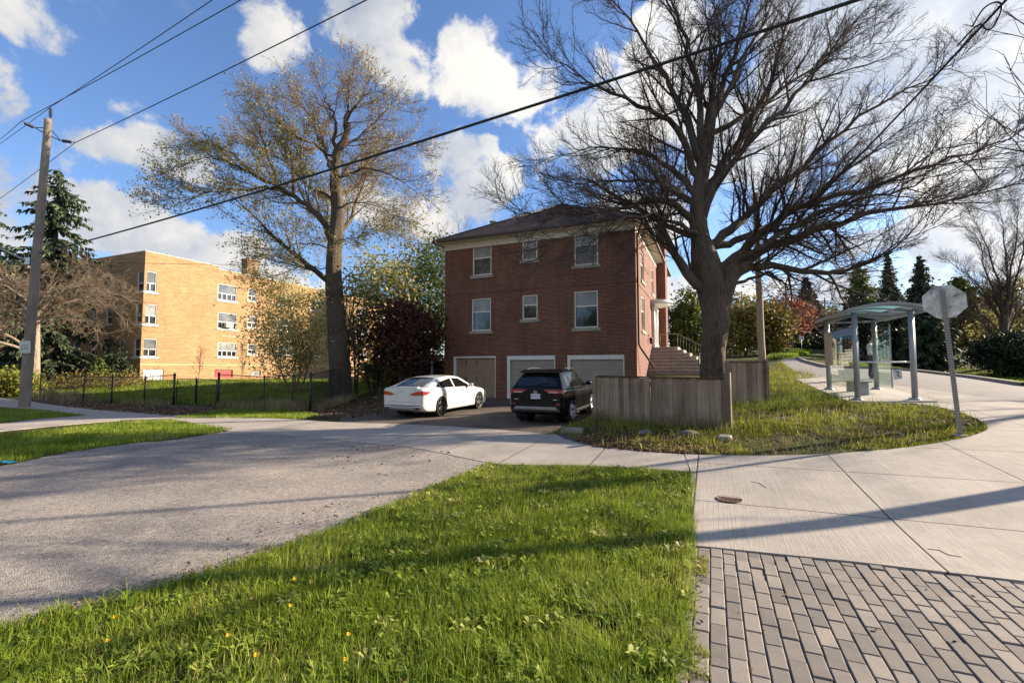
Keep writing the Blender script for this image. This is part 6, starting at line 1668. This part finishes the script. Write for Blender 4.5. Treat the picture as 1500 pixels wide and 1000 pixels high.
    for side in (1, -1):
        for low, up in spec['side_glass']:
            up2 = [(y, (ztop(y) - d) if d is not None and d < .3 else d) for y, d in up]
            panel(gside, low, up2, 'side_window', M_CGLASS, side)
        for ln in spec['lines']:
            panel(bside, [(y - .004, z) for y, z in ln], [(y + .004, z) for y, z in ln], 'door_seam', M_TRIM, side, off=.0015, n=10, m=1)
        if 'clad' in spec:
            for low, up in spec['clad']: panel(bside, low, up, 'cladding', M_TRIM, side, off=.008)
        for (y, z) in spec['handles']:
            x = bside(y, z); MB().cbox((side * (x + .018), y, z), (.022, .19, .03)).build('door_handle', spec['handle_mat'], t, bevel=.008)
        y, z = spec['mirror']; x = gside(y, z)
        mb = MB().tube([(side * (x - .04), y, z - .02), (side * (x + .09), y - .01, z)], .03, 8)
        mm = Matrix.Translation((side * (x + .17), y - .01, z + .03)); 
        mb.lathe([(0, -.07), (.07, -.06), (.10, 0), (.095, .06), (.05, .09), (0, .095)], 12, mm @ Matrix.Diagonal((1.0, .6, .85, 1)))
        mb.build('wing_mirror', P if spec.get('mirror_paint') else M_TRIM, t)
    # rear window and windscreen follow the cabin crown
    def topz(y, x):
        xs_, zs_ = gsect(y); return float(np.interp(abs(x), xs_[::-1][:12], zs_[::-1][:12]))
    def screen(y0, y1, w0, w1, nm, off):
        V = []; Fc = []; n, m = 16, 14
        for i in range(n + 1):
            y = y0 + (y1 - y0) * i / n; wv = w0 + (w1 - w0) * i / n
            for j in range(m + 1):
                x = wv * (j / m * 2 - 1); 
                dz = (topz(y + .01, x) - topz(y - .01, x)) / .02; nn_ = Vector((0, -dz, 1)).normalized()
                V.append(tuple(Vector((x, y, topz(y, x))) + nn_ * off))
        for i in range(n):
            for j in range(m): k = i * (m + 1) + j; Fc.append((k, k + 1, k + m + 2, k + m + 1))
        mb = MB(); mb.add(V, Fc, True); return mb.build(nm, M_CGLASS, t)
    screen(*spec['rear_glass'], 'rear_window', .007); screen(*spec['front_glass'], 'windscreen', .007)
    # wheels
    for i, yc in enumerate((0, WB)):
        for side in (1, -1):
            xo = spec['track']; m = Matrix.Translation((side * xo, yc, WR)) @ Matrix.Rotation(side * math.pi / 2, 4, 'Y')
            w0 = thing('wheel', None, None); w0.parent = t; 
            bpy.data.objects.remove(w0)
            ty = MB().lathe([(WR * .66, -.10), (WR * .72, .0), (WR * .90, .105), (WR * .965, .10), (WR, .06), (WR, -.08), (WR * .95, -.11), (WR * .66, -.11), (WR * .66, -.10)], 36, m)
            wo = ty.build('wheel', M_TYRE, t)
            rr = WR * .70
            rm = MB().lathe([(rr, .055), (rr * 1.0, .088), (rr * .955, .092), (rr * .93, .07), (rr * .90, -.05), (0, -.05)], 36, m)
            for k in range(5):
                for da in (-.17, .17):
                    a = k * 2 * math.pi / 5 + da * .75; 
                    q0 = m @ Vector((.045 * math.cos(a), .045 * math.sin(a), .062)); a2 = k * 2 * math.pi / 5 + da * 1.25
                    q1 = m @ Vector((rr * .95 * math.cos(a2), rr * .95 * math.sin(a2), .078))
                    rm.tube([q0, q0.lerp(q1, .5), q1], [.026, .019, .021], 6)
            rm.lathe([(0, .085), (.03, .085), (.055, .07), (.06, .03)], 14, m)
            rm.build('rim', spec['rim'], wo)
            MB().lathe([(WR + spec['gap'] - .012, -.33), (WR + spec['gap'] - .012, -.16), (0, -.16)], 30, m).build('brake_and_liner', M_TRIM, wo)
    return t, body, bside, sect, gsect, topz

def rear_fix(t, y, x0, x1, z0, z1, nm, mat, th=.012, bevel=.004, poly=None, parent=None):
    mb = MB()
    if poly: mb.prism([(x, y, z) for x, z in poly], (0, -th, 0))
    else: mb.box((x0, y - th, z0), (x1, y, z1))
    return mb.build(nm, mat, parent or t, bevel=bevel)

# white saloon
sed = dict(paint=M_PW, y=(-1.10, 3.80), wr=.335, wb=2.825, gap=.055, track=.815,
    zb=([-1.10, -.85, -.4, 2.4, 3.3, 3.8], [.36, .24, .20, .19, .19, .27]),
    zs=([-1.10, -.95, -.5, .3, 1.2, 2.45, 3.1, 3.6, 3.8], [1.03, 1.055, 1.035, .985, .955, .93, .86, .74, .62]),
    w=([-1.10, -1.06, -.95, -.6, 0, 1.4, 2.8, 3.4, 3.65, 3.8], [.76, .83, .885, .915, .925, .92, .925, .89, .80, .60]),
    cr=([-1.10, -.8, 0, 2.4, 3.0, 3.8], [.012, .035, .03, .04, .055, .03]),
    gy=(-.86, 2.62), roof=([-.86, -.40, 0.05, .55, 1.05, 1.55, 2.1, 2.62], [1.03, 1.20, 1.345, 1.425, 1.445, 1.40, 1.18, .93]), tumble=.235, gw=.955,
    side_glass=[([(-.30, 1.06), (-.02, 1.035)], [(-.24, 1.10), (-.02, .075)]), ([(.02, 1.032), (.92, 1.005)], [(.02, .07), (.88, .05)]), ([(1.0, 1.003), (2.12, .985)], [(.97, .05), (1.45, .05), (2.02, .10)])],
    lines=[[(-.02, .98), (.05, .80), (.33, .52), (.40, .30)], [(.97, .97), (.97, .30)], [(2.02, .94), (2.02, .62), (1.98, .30)]],
    handles=[(.12, .835), (1.12, .80)], handle_mat=M_PW, mirror=(1.98, 1.0), mirror_paint=True,
    rear_glass=(-.70, .18, .60, .50), front_glass=(1.62, 2.52, .52, .66), rim=M_RIMD)
ra = G(647, 610); hd = Vector((.412, .911, 0))
rt = Vector((hd.y, -hd.x, 0)); so_ = ra - rt * .90
t_s, body, bs, sect, gs_, tz = car(sed, 'parked_car', 'white four door saloon car with dark wheels parked in front of the tan garage door', ground(so_.x, so_.y, .012), math.atan2(-hd.x, hd.y))
t_s.rotation_euler.x = .018
for sx in (-1, 1):
    pl = [(.36, .845), (.50, .80), (.765, .815), (.765, .955), (.60, .935), (.40, .875)]
    o = rear_fix(t_s, -1.098, 0, 0, 0, 0, 'tail_light', M_ORNG, .014, .003, [(sx * x, z) for x, z in (pl if sx > 0 else pl[::-1])])
    V = []; n = 12
    mb = MB(); 
    for i in range(n + 1):
        y = -1.096 + .36 * i / n; z0 = .81 + .07 * (i / n) ** 1.5; z1 = .955 - .02 * (i / n)
        for z in (z0, (z0 + z1) / 2, z1): V.append((sx * (bs(y, z) + .008), y, z))
    Fc = []
    for i in range(n):
        for j in range(2): k = i * 3 + j; Fc.append((k, k + 3, k + 4, k + 1))
    mb.add(V, Fc, True).build('lens', M_RED, o)
    rear_fix(t_s, -1.112, sx * .42 - .1 if sx > 0 else -.52, .52 if sx > 0 else -.32, .825, .84, 'lamp_trim', M_TRIM, .006, 0, parent=o)
    rear_fix(t_s, -1.09, sx * .60 - .13, sx * .60 + .13, .315, .40, 'exhaust_panel', M_TRIM, .02, .01)
rear_fix(t_s, -1.098, -.62, .62, .575, .583, 'boot_seam', M_TRIM, .004, 0)
rear_fix(t_s, -1.098, -.74, .74, .445, .47, 'bumper_groove', M_TRIM, .008, .004)
rear_fix(t_s, -1.096, 0, 0, 0, 0, 'bumper_insert', M_GREYB, .02, .006, [(-.56, .34), (.56, .34), (.46, .435), (-.46, .435)])
rear_fix(t_s, -1.10, -.16, .16, .70, .80, 'number_plate', M_PLATE, .008, .003)
rear_fix(t_s, -1.10, -.05, .05, .925, .965, 'badge', M_CHROME, .008, .012)
MB().prism([(-.60, -1.05, 1.05), (.60, -1.05, 1.05), (.62, -.92, 1.075), (-.62, -.92, 1.075)], (0, -.02, .028)).build('boot_lip', M_PW, t_s, bevel=.006)

# black sport utility car
suv = dict(paint=M_PB, y=(-.93, 3.67), wr=.355, wb=2.69, gap=.065, track=.815,
    zb=([-.93, -.7, -.3, 2.4, 3.2, 3.67], [.40, .30, .25, .25, .25, .34]),
    zs=([-.93, -.84, -.5, .3, 1.2, 2.2, 2.9, 3.45, 3.67], [1.06, 1.11, 1.10, 1.075, 1.055, 1.06, 1.02, .93, .78]),
    w=([-.93, -.90, -.80, -.5, 0, 1.4, 2.7, 3.2, 3.5, 3.67], [.80, .86, .90, .922, .928, .925, .925, .90, .82, .66]),
    cr=([-.93, -.7, 0, 2.2, 2.8, 3.67], [.012, .02, .03, .03, .05, .04]),
    gy=(-.86, 2.36), roof=([-.86, -.66, -.42, 0, .6, 1.1, 1.45, 1.9, 2.36], [1.09, 1.36, 1.585, 1.655, 1.675, 1.66, 1.60, 1.34, 1.06]), tumble=.235, gw=.955,
    side_glass=[([(-.42, 1.18), (.02, 1.14)], [(-.30, .10), (.02, .06)]), ([(.07, 1.138), (.88, 1.12)], [(.07, .06), (.86, .05)]), ([(.96, 1.118), (1.92, 1.11)], [(.95, .05), (1.35, .06), (1.80, .09)])],
    lines=[[(.04, 1.06), (.10, .85), (.40, .55), (.42, .36)], [(.92, 1.05), (.92, .36)], [(1.92, 1.05), (1.92, .36)]],
    clad=[([(.46, .27), (2.22, .27)], [(.46, .40), (2.22, .40)])],
    handles=[(.22, .93), (1.08, .91)], handle_mat=M_PB, mirror=(1.80, 1.14), mirror_paint=True,
    rear_glass=(-.80, -.47, .66, .60), front_glass=(1.52, 2.28, .54, .68), rim=M_RIMS)
rb_ = Gz(839, 618, .03); hd2 = Vector((.395, .919, 0)); rt2 = Vector((hd2.y, -hd2.x, 0)); su_ = rb_ - rt2 * .91
t_u, body, bs, sect, gs2, tz = car(suv, 'parked_car', 'black sport utility car parked behind the grey board fence before the taupe garage doors', ground(su_.x, su_.y, .012), math.atan2(-hd2.x, hd2.y))
t_u.rotation_euler.x = .02
for sx in (-1, 1):
    pl = [(.30, 1.045), (.50, .985), (.66, .965), (.815, .97), (.815, 1.07), (.60, 1.085), (.30, 1.075)]
    o = rear_fix(t_u, -.928, 0, 0, 0, 0, 'tail_light', M_RED, .016, .003, [(sx * x, z) for x, z in (pl if sx > 0 else pl[::-1])])
    rear_fix(t_u, -.944, min(sx * .42, sx * .72), max(sx * .42, sx * .72), .985, 1.015, 'clear_lens', M_CLEAR, .006, .002, parent=o)
    V = []; n = 12; mb = MB()
    for i in range(n + 1):
        y = -.925 + .28 * i / n; z0 = .97 + .05 * (i / n); z1 = 1.075 - .01 * (i / n)
        for z in (z0, (z0 + z1) / 2, z1): V.append((sx * (bs(y, z) + .009), y, z))
    Fc = []
    for i in range(n):
        for j in range(2): k = i * 3 + j; Fc.append((k, k + 3, k + 4, k + 1))
    mb.add(V, Fc, True).build('lens', M_RED, o)
    rear_fix(t_u, -.925, sx * .72 - .05, sx * .72 + .05, .62, .66, 'reflector', M_RED, .016, .004)
rear_fix(t_u, -.925, 0, 0, 0, 0, 'bumper_insert', M_GREYB, .05, .012, [(-.70, .47), (.70, .47), (.74, .44), (.66, .56), (-.66, .56), (-.74, .44)])
rear_fix(t_u, -.925, -.78, .78, .40, .47, 'lower_bumper', M_TRIM, .035, .01)
rear_fix(t_u, -.928, -.80, .80, .615, .625, 'tailgate_seam', M_TRIM, .005, 0)
pt_ = rear_fix(t_u, -.93, -.155, .155, .795, .95, 'number_plate', M_PLATE, .010, .003)
text_mesh('plate_text', 'CLWE 122', .068, M_PLATEINK, pt_, Matrix.Translation((0, -.9415, .875)) @ Matrix.Rotation(math.pi / 2, 4, 'X'), .0006)
text_mesh('plate_text', 'ONTARIO', .020, M_PLATEINK, pt_, Matrix.Translation((0, -.9415, .928)) @ Matrix.Rotation(math.pi / 2, 4, 'X'), .0006)
mb = MB()
for a_, b_ in ((.060, .042), (.030, .042), (.045, .018)):
    mb.tube([(a_ * math.cos(q), -.938, 1.0 + b_ * math.sin(q)) for q in np.linspace(0, 2 * math.pi, 22)], .006, 5)
mb.build('badge', M_CHROME, t_u)
rear_fix(t_u, -.928, .58, .70, .765, .785, 'model_badge', M_CHROME, .006, .003); rear_fix(t_u, -.928, -.72, -.56, .765, .785, 'model_badge', M_CHROME, .006, .003)
MB().tube([(-.02, -.80, 1.22), (.2, -.775, 1.26), (.40, -.755, 1.27)], .010, 6).build('rear_wiper', M_TRIM, t_u)
MB().prism([(-.66, -.62, 1.585), (.66, -.62, 1.585), (.62, -.28, 1.665), (-.62, -.28, 1.665)], (0, 0, .022)).build('roof_spoiler', M_PB, t_u, bevel=.006)
for sx in (-1, 1):
    MB().tube([(sx * .60, -.10, 1.655), (sx * .61, 0, 1.70), (sx * .61, .6, 1.725), (sx * .60, 1.1, 1.70), (sx * .59, 1.25, 1.655)], .016, 8).build('roof_rail', M_TRIM, t_u)
# ------------------------------------------------------------------ grass, leaf litter, small things
def inpoly(P, poly):
    x, y = P[:, 0], P[:, 1]; c = np.zeros(len(P), bool); n = len(poly)
    for i in range(n):
        x0, y0 = poly[i][:2]; x1, y1 = poly[(i + 1) % n][:2]
        if y0 == y1: continue
        c ^= ((y0 > y) != (y1 > y)) & (x < (x1 - x0) * (y - y0) / (y1 - y0) + x0)
    return c
def vnoise(x, y, s, seed=0):
    r = np.random.default_rng(seed + 99); T = r.random((64, 64))
    X = np.asarray(x) * s + 1000; Y = np.asarray(y) * s + 1000; i = np.floor(X).astype(int); j = np.floor(Y).astype(int); u = X - i; v = Y - j; u = u * u * (3 - 2 * u); v = v * v * (3 - 2 * v)
    g = lambda a, b: T[a % 64, b % 64]
    return (g(i, j) * (1 - u) + g(i + 1, j) * u) * (1 - v) + (g(i, j + 1) * (1 - u) + g(i + 1, j + 1) * u) * v
def blades(poly, n, hgt, wid, seed, lean=.5, dens=None, falloff=None, off=0.0, curl=.5):
    """arrays of grass blades inside a polygon"""
    r = np.random.default_rng(seed); A = np.array([p[:2] for p in poly]); lo, hi = A.min(0), A.max(0)
    out = []; got = 0; tries = 0
    while got < n and tries < 60:
        P = lo + r.random((n, 2)) * (hi - lo); k = inpoly(P, poly)
        if falloff: k &= r.random(n) < np.clip(falloff / np.maximum(np.hypot(P[:, 0], P[:, 1]), .1), 0, 1) ** 1.6
        if dens: k &= r.random(n) < dens(P[:, 0], P[:, 1])
        P = P[k]; out.append(P); got += len(P); tries += 1
    P = np.concatenate(out)[:n]; n = len(P)
    x, y = P.T
    cl = vnoise(x, y, 2.3, seed) * .6 + vnoise(x, y, 7, seed + 1) * .4
    h = hgt * (.45 + 1.0 * cl) * r.uniform(.55, 1.35, n); w = wid * r.uniform(.6, 1.3, n)
    an = r.uniform(0, 6.283, n); la = r.uniform(0, 6.283, n) * .6 + vnoise(x, y, .9, seed + 2) * 9
    le = np.abs(r.normal(0, lean, n)) * h
    z = zf(x, y) + off
    ux, uy = np.cos(an) * w / 2, np.sin(an) * w / 2; lx, ly = np.cos(la) * le, np.sin(la) * le
    V = np.zeros((n, 5, 3))
    V[:, 0] = np.stack([x - ux, y - uy, z - .01], 1); V[:, 1] = np.stack([x + ux, y + uy, z - .01], 1)
    V[:, 2] = np.stack([x - ux * .85 + lx * .28, y - uy * .85 + ly * .28, z + h * .55], 1); V[:, 3] = np.stack([x + ux * .85 + lx * .28, y + uy * .85 + ly * .28, z + h * .55], 1)
    V[:, 4] = np.stack([x + lx, y + ly, z + h * (1 - curl * np.minimum(.8, (le / h) ** 2 * .5))], 1)
    b = np.arange(n)[:, None] * 5
    T = np.concatenate([b + np.array([[0, 1, 3]]), b + np.array([[0, 3, 2]]), b + np.array([[2, 3, 4]])], 0)
    c = np.repeat(np.clip(.55 * r.random(n) + .45 * vnoise(x, y, 1.3, seed + 5), 0, 1), 5)
    return V.reshape(-1, 3), T, c
def band(a, b, w): 
    a = np.array(a[:2]); b = np.array(b[:2]); d = (b - a) / np.linalg.norm(b - a); n = np.array([-d[1], d[0]]) * w
    return [tuple(a + n), tuple(b + n), tuple(b - n), tuple(a - n)]
def grassmat(name, stops): return leafmat(name, stops, .5, .38)
M_GRASS = grassmat('lawn_grass', [(.12, (.075, .12, .014)), (.40, (.165, .24, .024)), (.70, (.28, .345, .042)), (.95, (.50, .47, .18))])
M_GRASS2 = grassmat('patchy_grass', [(.12, (.09, .105, .016)), (.45, (.19, .22, .03)), (.75, (.31, .31, .05)), (.95, (.46, .38, .17))])
M_DRY = leafmat('dry_stalks', [(.15, (.16, .12, .06)), (.5, (.34, .27, .15)), (.9, (.50, .42, .27))], .8, .2)
M_LITTER = leafmat('dead_leaves', [(.15, (.055, .032, .018)), (.5, (.15, .09, .05)), (.9, (.32, .22, .14))], .8, .1)
def stuff(name, parts_, mat): 
    V = []; Fs = []; c = []; b = 0
    for v, f, r in parts_: V.append(v); Fs.append(f + b); c.append(r); b += len(v)
    return tag(mesh_np(name, np.concatenate(V), np.concatenate(Fs), mat, None, col=np.concatenate(c)), kind='stuff')
edge_near = smooth_poly(road_near[:11], 3)
lawn = [tuple(p) for p in edge_near] + [(-3.9, 1.9), (.80, 1.9)] + [st(2.6, np.dot(np.array(G(1012, 830)[:2]), np.array(st(0, 1)))) ] + px((1008, 900), (1013, 830), (1016, 800), (1011, 693), (860, 684), (760, 683))
stuff('foreground_grass', [blades(lawn, 95000, .085, .0052, 1, .55, falloff=3.0, dens=lambda x, y: .30 + .70 * sstep(.26, .44, vnoise(x, y, 2.6, 41) * .6 + vnoise(x, y, 8, 42) * .4)), blades(band(G(1013, 693), G(1003, 985), .06), 2600, .07, .005, 43, .9), blades(lawn, 9000, .125, .006, 2, .7, falloff=3.2), blades(lawn, 1700, .07, .016, 3, 1.0, falloff=3.4)], M_GRASS)
lower_strip = px((0, 640), (90, 628), (176, 619), (250, 616.5), (339, 630.5), (264, 642), (176, 651), (80, 666), (0, 682)) + [(-10.2, 6.2), (-15, 4), (-16, 9)]
wedge = px((0, 597), (70, 602), (128, 609), (60, 614), (0, 620)) + [(-22, 11.2), (-25, 19)]
stuff('verge_grass', [blades(lower_strip, 42000, .10, .011, 4, .5), blades(wedge, 16000, .09, .015, 5, .5)], M_GRASS)
def tr_px(*p): return px(*p)
mound = smooth_poly(corner_edge, 3) + px((1250, 591), (1206, 576), (1180, 564), (1166, 556), (1208, 553), (1166, 545), (1143, 531), (1126, 545)) + [tuple(fd[:2]), tuple(fc[:2]), tuple(fb[:2]), tuple(fa[:2]), st(11.2, -3.9), tuple(px((872, 655))[0])]
dirt = lambda x, y: sstep(.38, .58, vnoise(x, y, 1.1, 77) * .6 + vnoise(x, y, 3.5, 78) * .4) * .97 + .03
stuff('mound_grass', [blades(mound, 60000, .062, .011, 6, .7, dens=dirt), blades(mound, 2600, .20, .016, 8, .6, dens=dirt), blades(mound, 1500, .34, .010, 7, .4, dens=lambda x, y: (vnoise(x, y, .8, 3) > .55) * (y > 10))], M_GRASS2)
lawn_apt = [tuple(p[0][:2]) for p in PL] + [tuple(p[0][:2]) for p in PR] + px((540, 575), (560, 556)) + [st(50, -16), (-28, 37), (-42, 43)]
back_lawn = px((560, 575), (640, 572)) + [st(40, -14.5), st(44, -17), st(28, -17)]
strip_f = px((250, 613), (274, 609), (330, 600), (400, 602), (452, 605), (470, 610), (430, 614), (380, 613))
stuff('apartment_lawn', [blades(lawn_apt, 62000, .15, .035, 9, .4), blades(back_lawn, 6000, .15, .035, 10, .4), blades(strip_f, 12000, .11, .012, 11, .6)], M_GRASS)
far_verge = rd_far[5:] + [(40, 27)] + px((1500, 548), (1400, 538), (1330, 536), (1240, 531), (1190, 524))
far2 = px((1126, 515), (1150, 512), (1190, 515), (1165, 523), (1142, 527), (1126, 527))
stuff('far_verge_grass', [blades(far_verge, 26000, .12, .03, 12, .5), blades(far2, 14000, .3, .10, 13, .4)], M_GRASS)
# broad weeds, thatch and fallen leaves in the lawn
def rosettes(poly, n, size, seed):
    r = np.random.default_rng(seed); A = np.array([p[:2] for p in poly]); lo, hi = A.min(0), A.max(0); P = lo + r.random((n * 5, 2)) * (hi - lo); P = P[inpoly(P, poly)]; P = P[r.random(len(P)) < np.clip(3.2 / np.hypot(*P.T), 0, 1)][:n]
    V = []; c = []
    for x, y in P:
        k = r.integers(5, 9); a0 = r.random() * 6.28; s = size * r.uniform(.6, 1.3); z = float(zf(x, y)) + .02; cc = r.random()
        for j in range(k):
            a = a0 + j * 6.283 / k + r.normal(0, .2); d = np.array([math.cos(a), math.sin(a), 0]); q = np.array([-d[1], d[0], 0]) * s * .17; up = np.array([0, 0, 1.]) * s
            p0 = np.array([x, y, z]); V += [p0, p0 + d * s * .55 + q + up * .5, p0 + d * s + up * r.uniform(.2, .6), p0 + d * s * .55 - q + up * .5]; c += [cc] * 4
    return np.array(V), np.arange(len(V)).reshape(-1, 4), np.array(c)
stuff('lawn_weeds', [rosettes(lawn, 620, .085, 31)], M_GRASS)
stuff('lawn_thatch', [blades(lawn, 5200, .06, .004, 32, 1.6, falloff=3.2, dens=lambda x, y: (vnoise(x, y, 1.7, 12) > .55) * 1.0)], M_DRY)
pj = px((1018, 818), (1036, 812), (1040, 900), (1044, 1000), (1000, 1000), (1008, 880))
stuff('joint_weeds', [blades(pj, 900, .045, .006, 33, .8, dens=lambda x, y: vnoise(x, y, 5, 8) > .5)], M_GRASS2)
# tall dry weeds along the fences
PW = [band(PR[0][0], PR[2][0], .30), band(PR[2][0], PR[3][0], .40), band(PR[3][0], PB[2][0], .4), band(PL[0][0], PL[1][0], .5), band(PL[1][0], PL[4][0], .25)]
stuff('dry_weeds', [blades(PW[0], 1100, .42, .016, 14, .35), blades(PW[1], 900, .42, .016, 15, .45), blades(PW[2], 1100, .36, .016, 16, .6), blades(PW[3], 900, .5, .018, 17, .4), blades(PW[4], 400, .3, .016, 18, .5),
    blades(band(fa, fb, .45), 1500, .26, .012, 19, .8), blades(mound, 2200, .16, .010, 20, .9, dens=lambda x, y: 1 - dirt(x, y) * .7)], M_DRY)
# leaf litter: along the fence, the driveway edge and the kerb of the mound
def litter(poly, n, size, seed):
    r = np.random.default_rng(seed); A = np.array([p[:2] for p in poly]); lo, hi = A.min(0), A.max(0); P = lo + r.random((n * 4, 2)) * (hi - lo); P = P[inpoly(P, poly)][:n]
    P = np.c_[P, zf(P[:, 0], P[:, 1]) + .022 + r.random(len(P)) * (.02 if size > .02 else .002)]
    v, f, c = leaves(P, size, 0, 1, flat=.88, r=r); return v, f, c
lit1 = px((840, 645), (872, 656), (940, 663), (1070, 668), (1070, 655), (1000, 640), (900, 625)); lit2 = px((452, 606), (500, 614), (565, 607), (640, 578), (600, 570), (520, 585))
lit3 = px((50, 590), (150, 602), (252, 610), (330, 600), (250, 596), (120, 590)); lit4 = mound
stuff('leaf_litter', [litter(lit1, 5200, .032, 21), litter(lit2, 3600, .04, 22), litter(lit3, 2600, .045, 23), litter(lit4, 3800, .028, 24), litter(px((1190, 660), (1330, 652), (1420, 634), (1440, 628), (1370, 604), (1290, 600)), 1300, .025, 25), litter(lawn, 620, .024, 26), litter(px((1020, 820), (1250, 840), (1480, 870), (1480, 990), (1010, 990)), 14, .013, 29), litter(px((1018, 815), (1032, 815), (1030, 1000), (1000, 1000)), 90, .014, 30), litter(band(G(720, 690), G(420, 802), .10), 500, .014, 34), litter(band(G(420, 802), G(20, 920), .10), 500, .012, 35), litter(road_near[2:10] + px((200, 840), (480, 740)), 160, .016, 27), litter(px((470, 690), (560, 700), (700, 672), (600, 655), (500, 652)), 60, .03, 28)], M_LITTER)
M_SOIL = simple('bare_soil', (.075, .052, .036), 1, var=.5, scale=9, bumpk=.8)
tag(sheet('soil_by_drive', lit2 + [st(22.4, -14.2), st(20, -15.5)], .006, M_SOIL, skirt=0), kind='structure')
tag(sheet('soil_by_fence', px((46, 586.5), (148, 599), (252, 606.5), (330, 601), (316, 596.5), (250, 593), (160, 590), (70, 584)), .006, M_SOIL, skirt=0), kind='structure')

# stones beside the fence post
def stone(label, u, v, sx, sy, sz, seed, mat, flat=False):
    r = np.random.default_rng(seed); bm = bmesh.new(); bmesh.ops.create_icosphere(bm, subdivisions=3, radius=1)
    for q in bm.verts:
        p = q.co.copy(); k = 1 + .16 * math.sin(p.x * 3.1 + seed) * math.cos(p.y * 2.7) + .09 * math.sin(p.z * 6 + p.x * 5 + seed * 2) + .05 * r.random()
        p = p * k; p.z = max(-.5, min(p.z, .62 + .08 * math.sin(3 * p.x + seed)))
        q.co = (p.x * sx, p.y * sy, p.z * sz)
    me = bpy.data.meshes.new('stone'); bm.to_mesh(me); bm.free(); boxuv(me)
    for f in me.polygons: f.use_smooth = True
    o = link('stone', me, mat); o.location = G(u, v) + Vector((0, 0, sz * .25)); o.rotation_euler.z = seed
    return tag(o, label, 'stone')
M_ROCK = simple('grey_rock', (.17, .16, .15), .9, var=.4, scale=5, bumpk=.5); M_ROCK2 = simple('pale_rock', (.25, .22, .18), .9, var=.35, scale=5, bumpk=.5)
stone('pale flat stone at the foot of the right post of the long board fence', 1062, 644, .24, .15, .10, 1, M_ROCK2)
stone('dark grey stone in the leaves below the long board fence', 1010, 637, .22, .14, .10, 2, M_ROCK)
stone('small brown grey stone in the leaves near the middle of the board fence', 945, 636, .16, .11, .10, 4, M_ROCK)
b = G(838, 633); o = MB().cbox((0, 0, .03), (.50, .22, .16)).build('concrete_curb_stop', M_ROCK2, None, bevel=.02); o.location = b; o.rotation_euler.z = RZ
tag(o, 'short concrete block at the edge of the drive beside the black car', 'kerb block')
# iron cover in the concrete
g = G(1068, 734); mc = thing('utility_cover', 'small round rusty iron cover set in the pale concrete', 'utility cover', g + Vector((0, 0, .026)))
M_RUST = simple('rusty_iron', (.10, .055, .04), .8, .3, var=.4, scale=20, bumpk=.4)
cv = MB().lathe([(.155, -.01), (.155, .006), (.148, .009), (.142, .004), (0, .004)], 32).build('cover', M_RUST, mc)
kn = MB()
for i in range(-3, 4):
    for j in range(-3, 4):
        if i * i + j * j < 11: kn.cbox((i * .035, j * .035, .006), (.02, .008, .005))
kn.build('raised_tread', M_RUST, cv)
# cracks in the concrete, twigs
def twig(label, pts, r):
    P = [G(u, v, .027) for u, v in pts]; o = MB().tube([p - P[0] for p in P], r, 5).build('fallen_twig', M_TWIG); o.location = P[0]; return tag(o, label, 'twig')
twig('short fallen twig on the pale concrete near the iron cover', [(1100, 708), (1112, 710), (1122, 717)], .004)
twig('crooked fallen twig on the concrete above the brick paving', [(1360, 808), (1376, 810), (1390, 817), (1408, 820)], .0045)
twig('broken stick lying in the rough grass left of the bus shelter pad', [(1184, 632), (1194, 638), (1206, 643)], .012)
# dandelions and litter
M_YEL = simple('dandelion_yellow', (.75, .50, .01), .7, var=.2, scale=40); M_STEM = simple('green_stem', (.12, .17, .04), .6)
def dandelion(u, v, s, label):
    g = G(u, v, .0); g.z += 0; t = thing('dandelion', label, 'flower', g)
    h = .075; MB().tube([(0, 0, 0), (.004, 0, h * .6), (.002, .003, h)], .0025, 5).build('stem', M_STEM, t)
    hd_ = MB()
    for ring, (n, r0, zz) in enumerate(((16, .020, .0), (13, .015, .005), (9, .009, .009))):
        for k in range(n):
            a = 6.2832 * k / n + ring * .3; c, s_ = math.cos(a), math.sin(a); w = .0035
            hd_.add([(.002 - s_ * w, .003 + c * w, h + zz), (.002 + s_ * w, .003 - c * w, h + zz), (.002 + c * r0 * s + s_ * w, .003 + s_ * r0 * s - c * w, h + zz + .004), (.002 + c * r0 * s - s_ * w, .003 + s_ * r0 * s + c * w, h + zz + .004)], [(0, 1, 2, 3)])
    hd_.build('flower_head', M_YEL, t, fix=False)
for (u, v, lab) in ((165, 912, 'yellow dandelion nearest the asphalt edge in the lawn'), (332, 940, 'large yellow dandelion in the middle left of the foreground lawn'), (373, 970, 'yellow dandelion low in the lawn, right of the large one'), (430, 853, 'yellow dandelion high in the lawn near the asphalt'),
                    (509, 938, 'yellow dandelion left of the lawn centre, upper of a pair'), (504, 977, 'yellow dandelion left of the lawn centre, lower of a pair'), (424, 894, 'small yellow dandelion below the highest one'), (155, 948, 'pale yellow dandelion near the lower left corner')):
    dandelion(u, v + 10, .8, lab)
r_ = random.Random(4)
def scrap(label, u, v, s, mat, seed, cat='litter'):
    rr = np.random.default_rng(seed); n = 6; V = []; Fc = []
    for i in range(n):
        for j in range(n): V.append(((i / (n - 1) - .5) * s * 2 + rr.normal(0, s * .08), (j / (n - 1) - .5) * s + rr.normal(0, s * .06), abs(rr.normal(0, s * .16)) + .012))
    for i in range(n - 1):
        for j in range(n - 1): k = i * n + j; Fc.append((k, k + n, k + n + 1, k + 1))
    o = MB().add(V, Fc, True).build('litter', mat); o.location = G(u, v, .02); o.rotation_euler.z = seed; return tag(o, label, cat)
scrap('crumpled blue plastic scrap at the asphalt edge by the left border', 11, 680, .14, simple('blue_plastic', (.03, .35, .55), .4), 3)
scrap('white paper scrap on the soil under the chain link fence', 100, 586.5, .20, M_WHITE, 4)
scrap('white crumpled paper in the leaves left of the white car', 550, 583, .17, M_WHITE, 5)
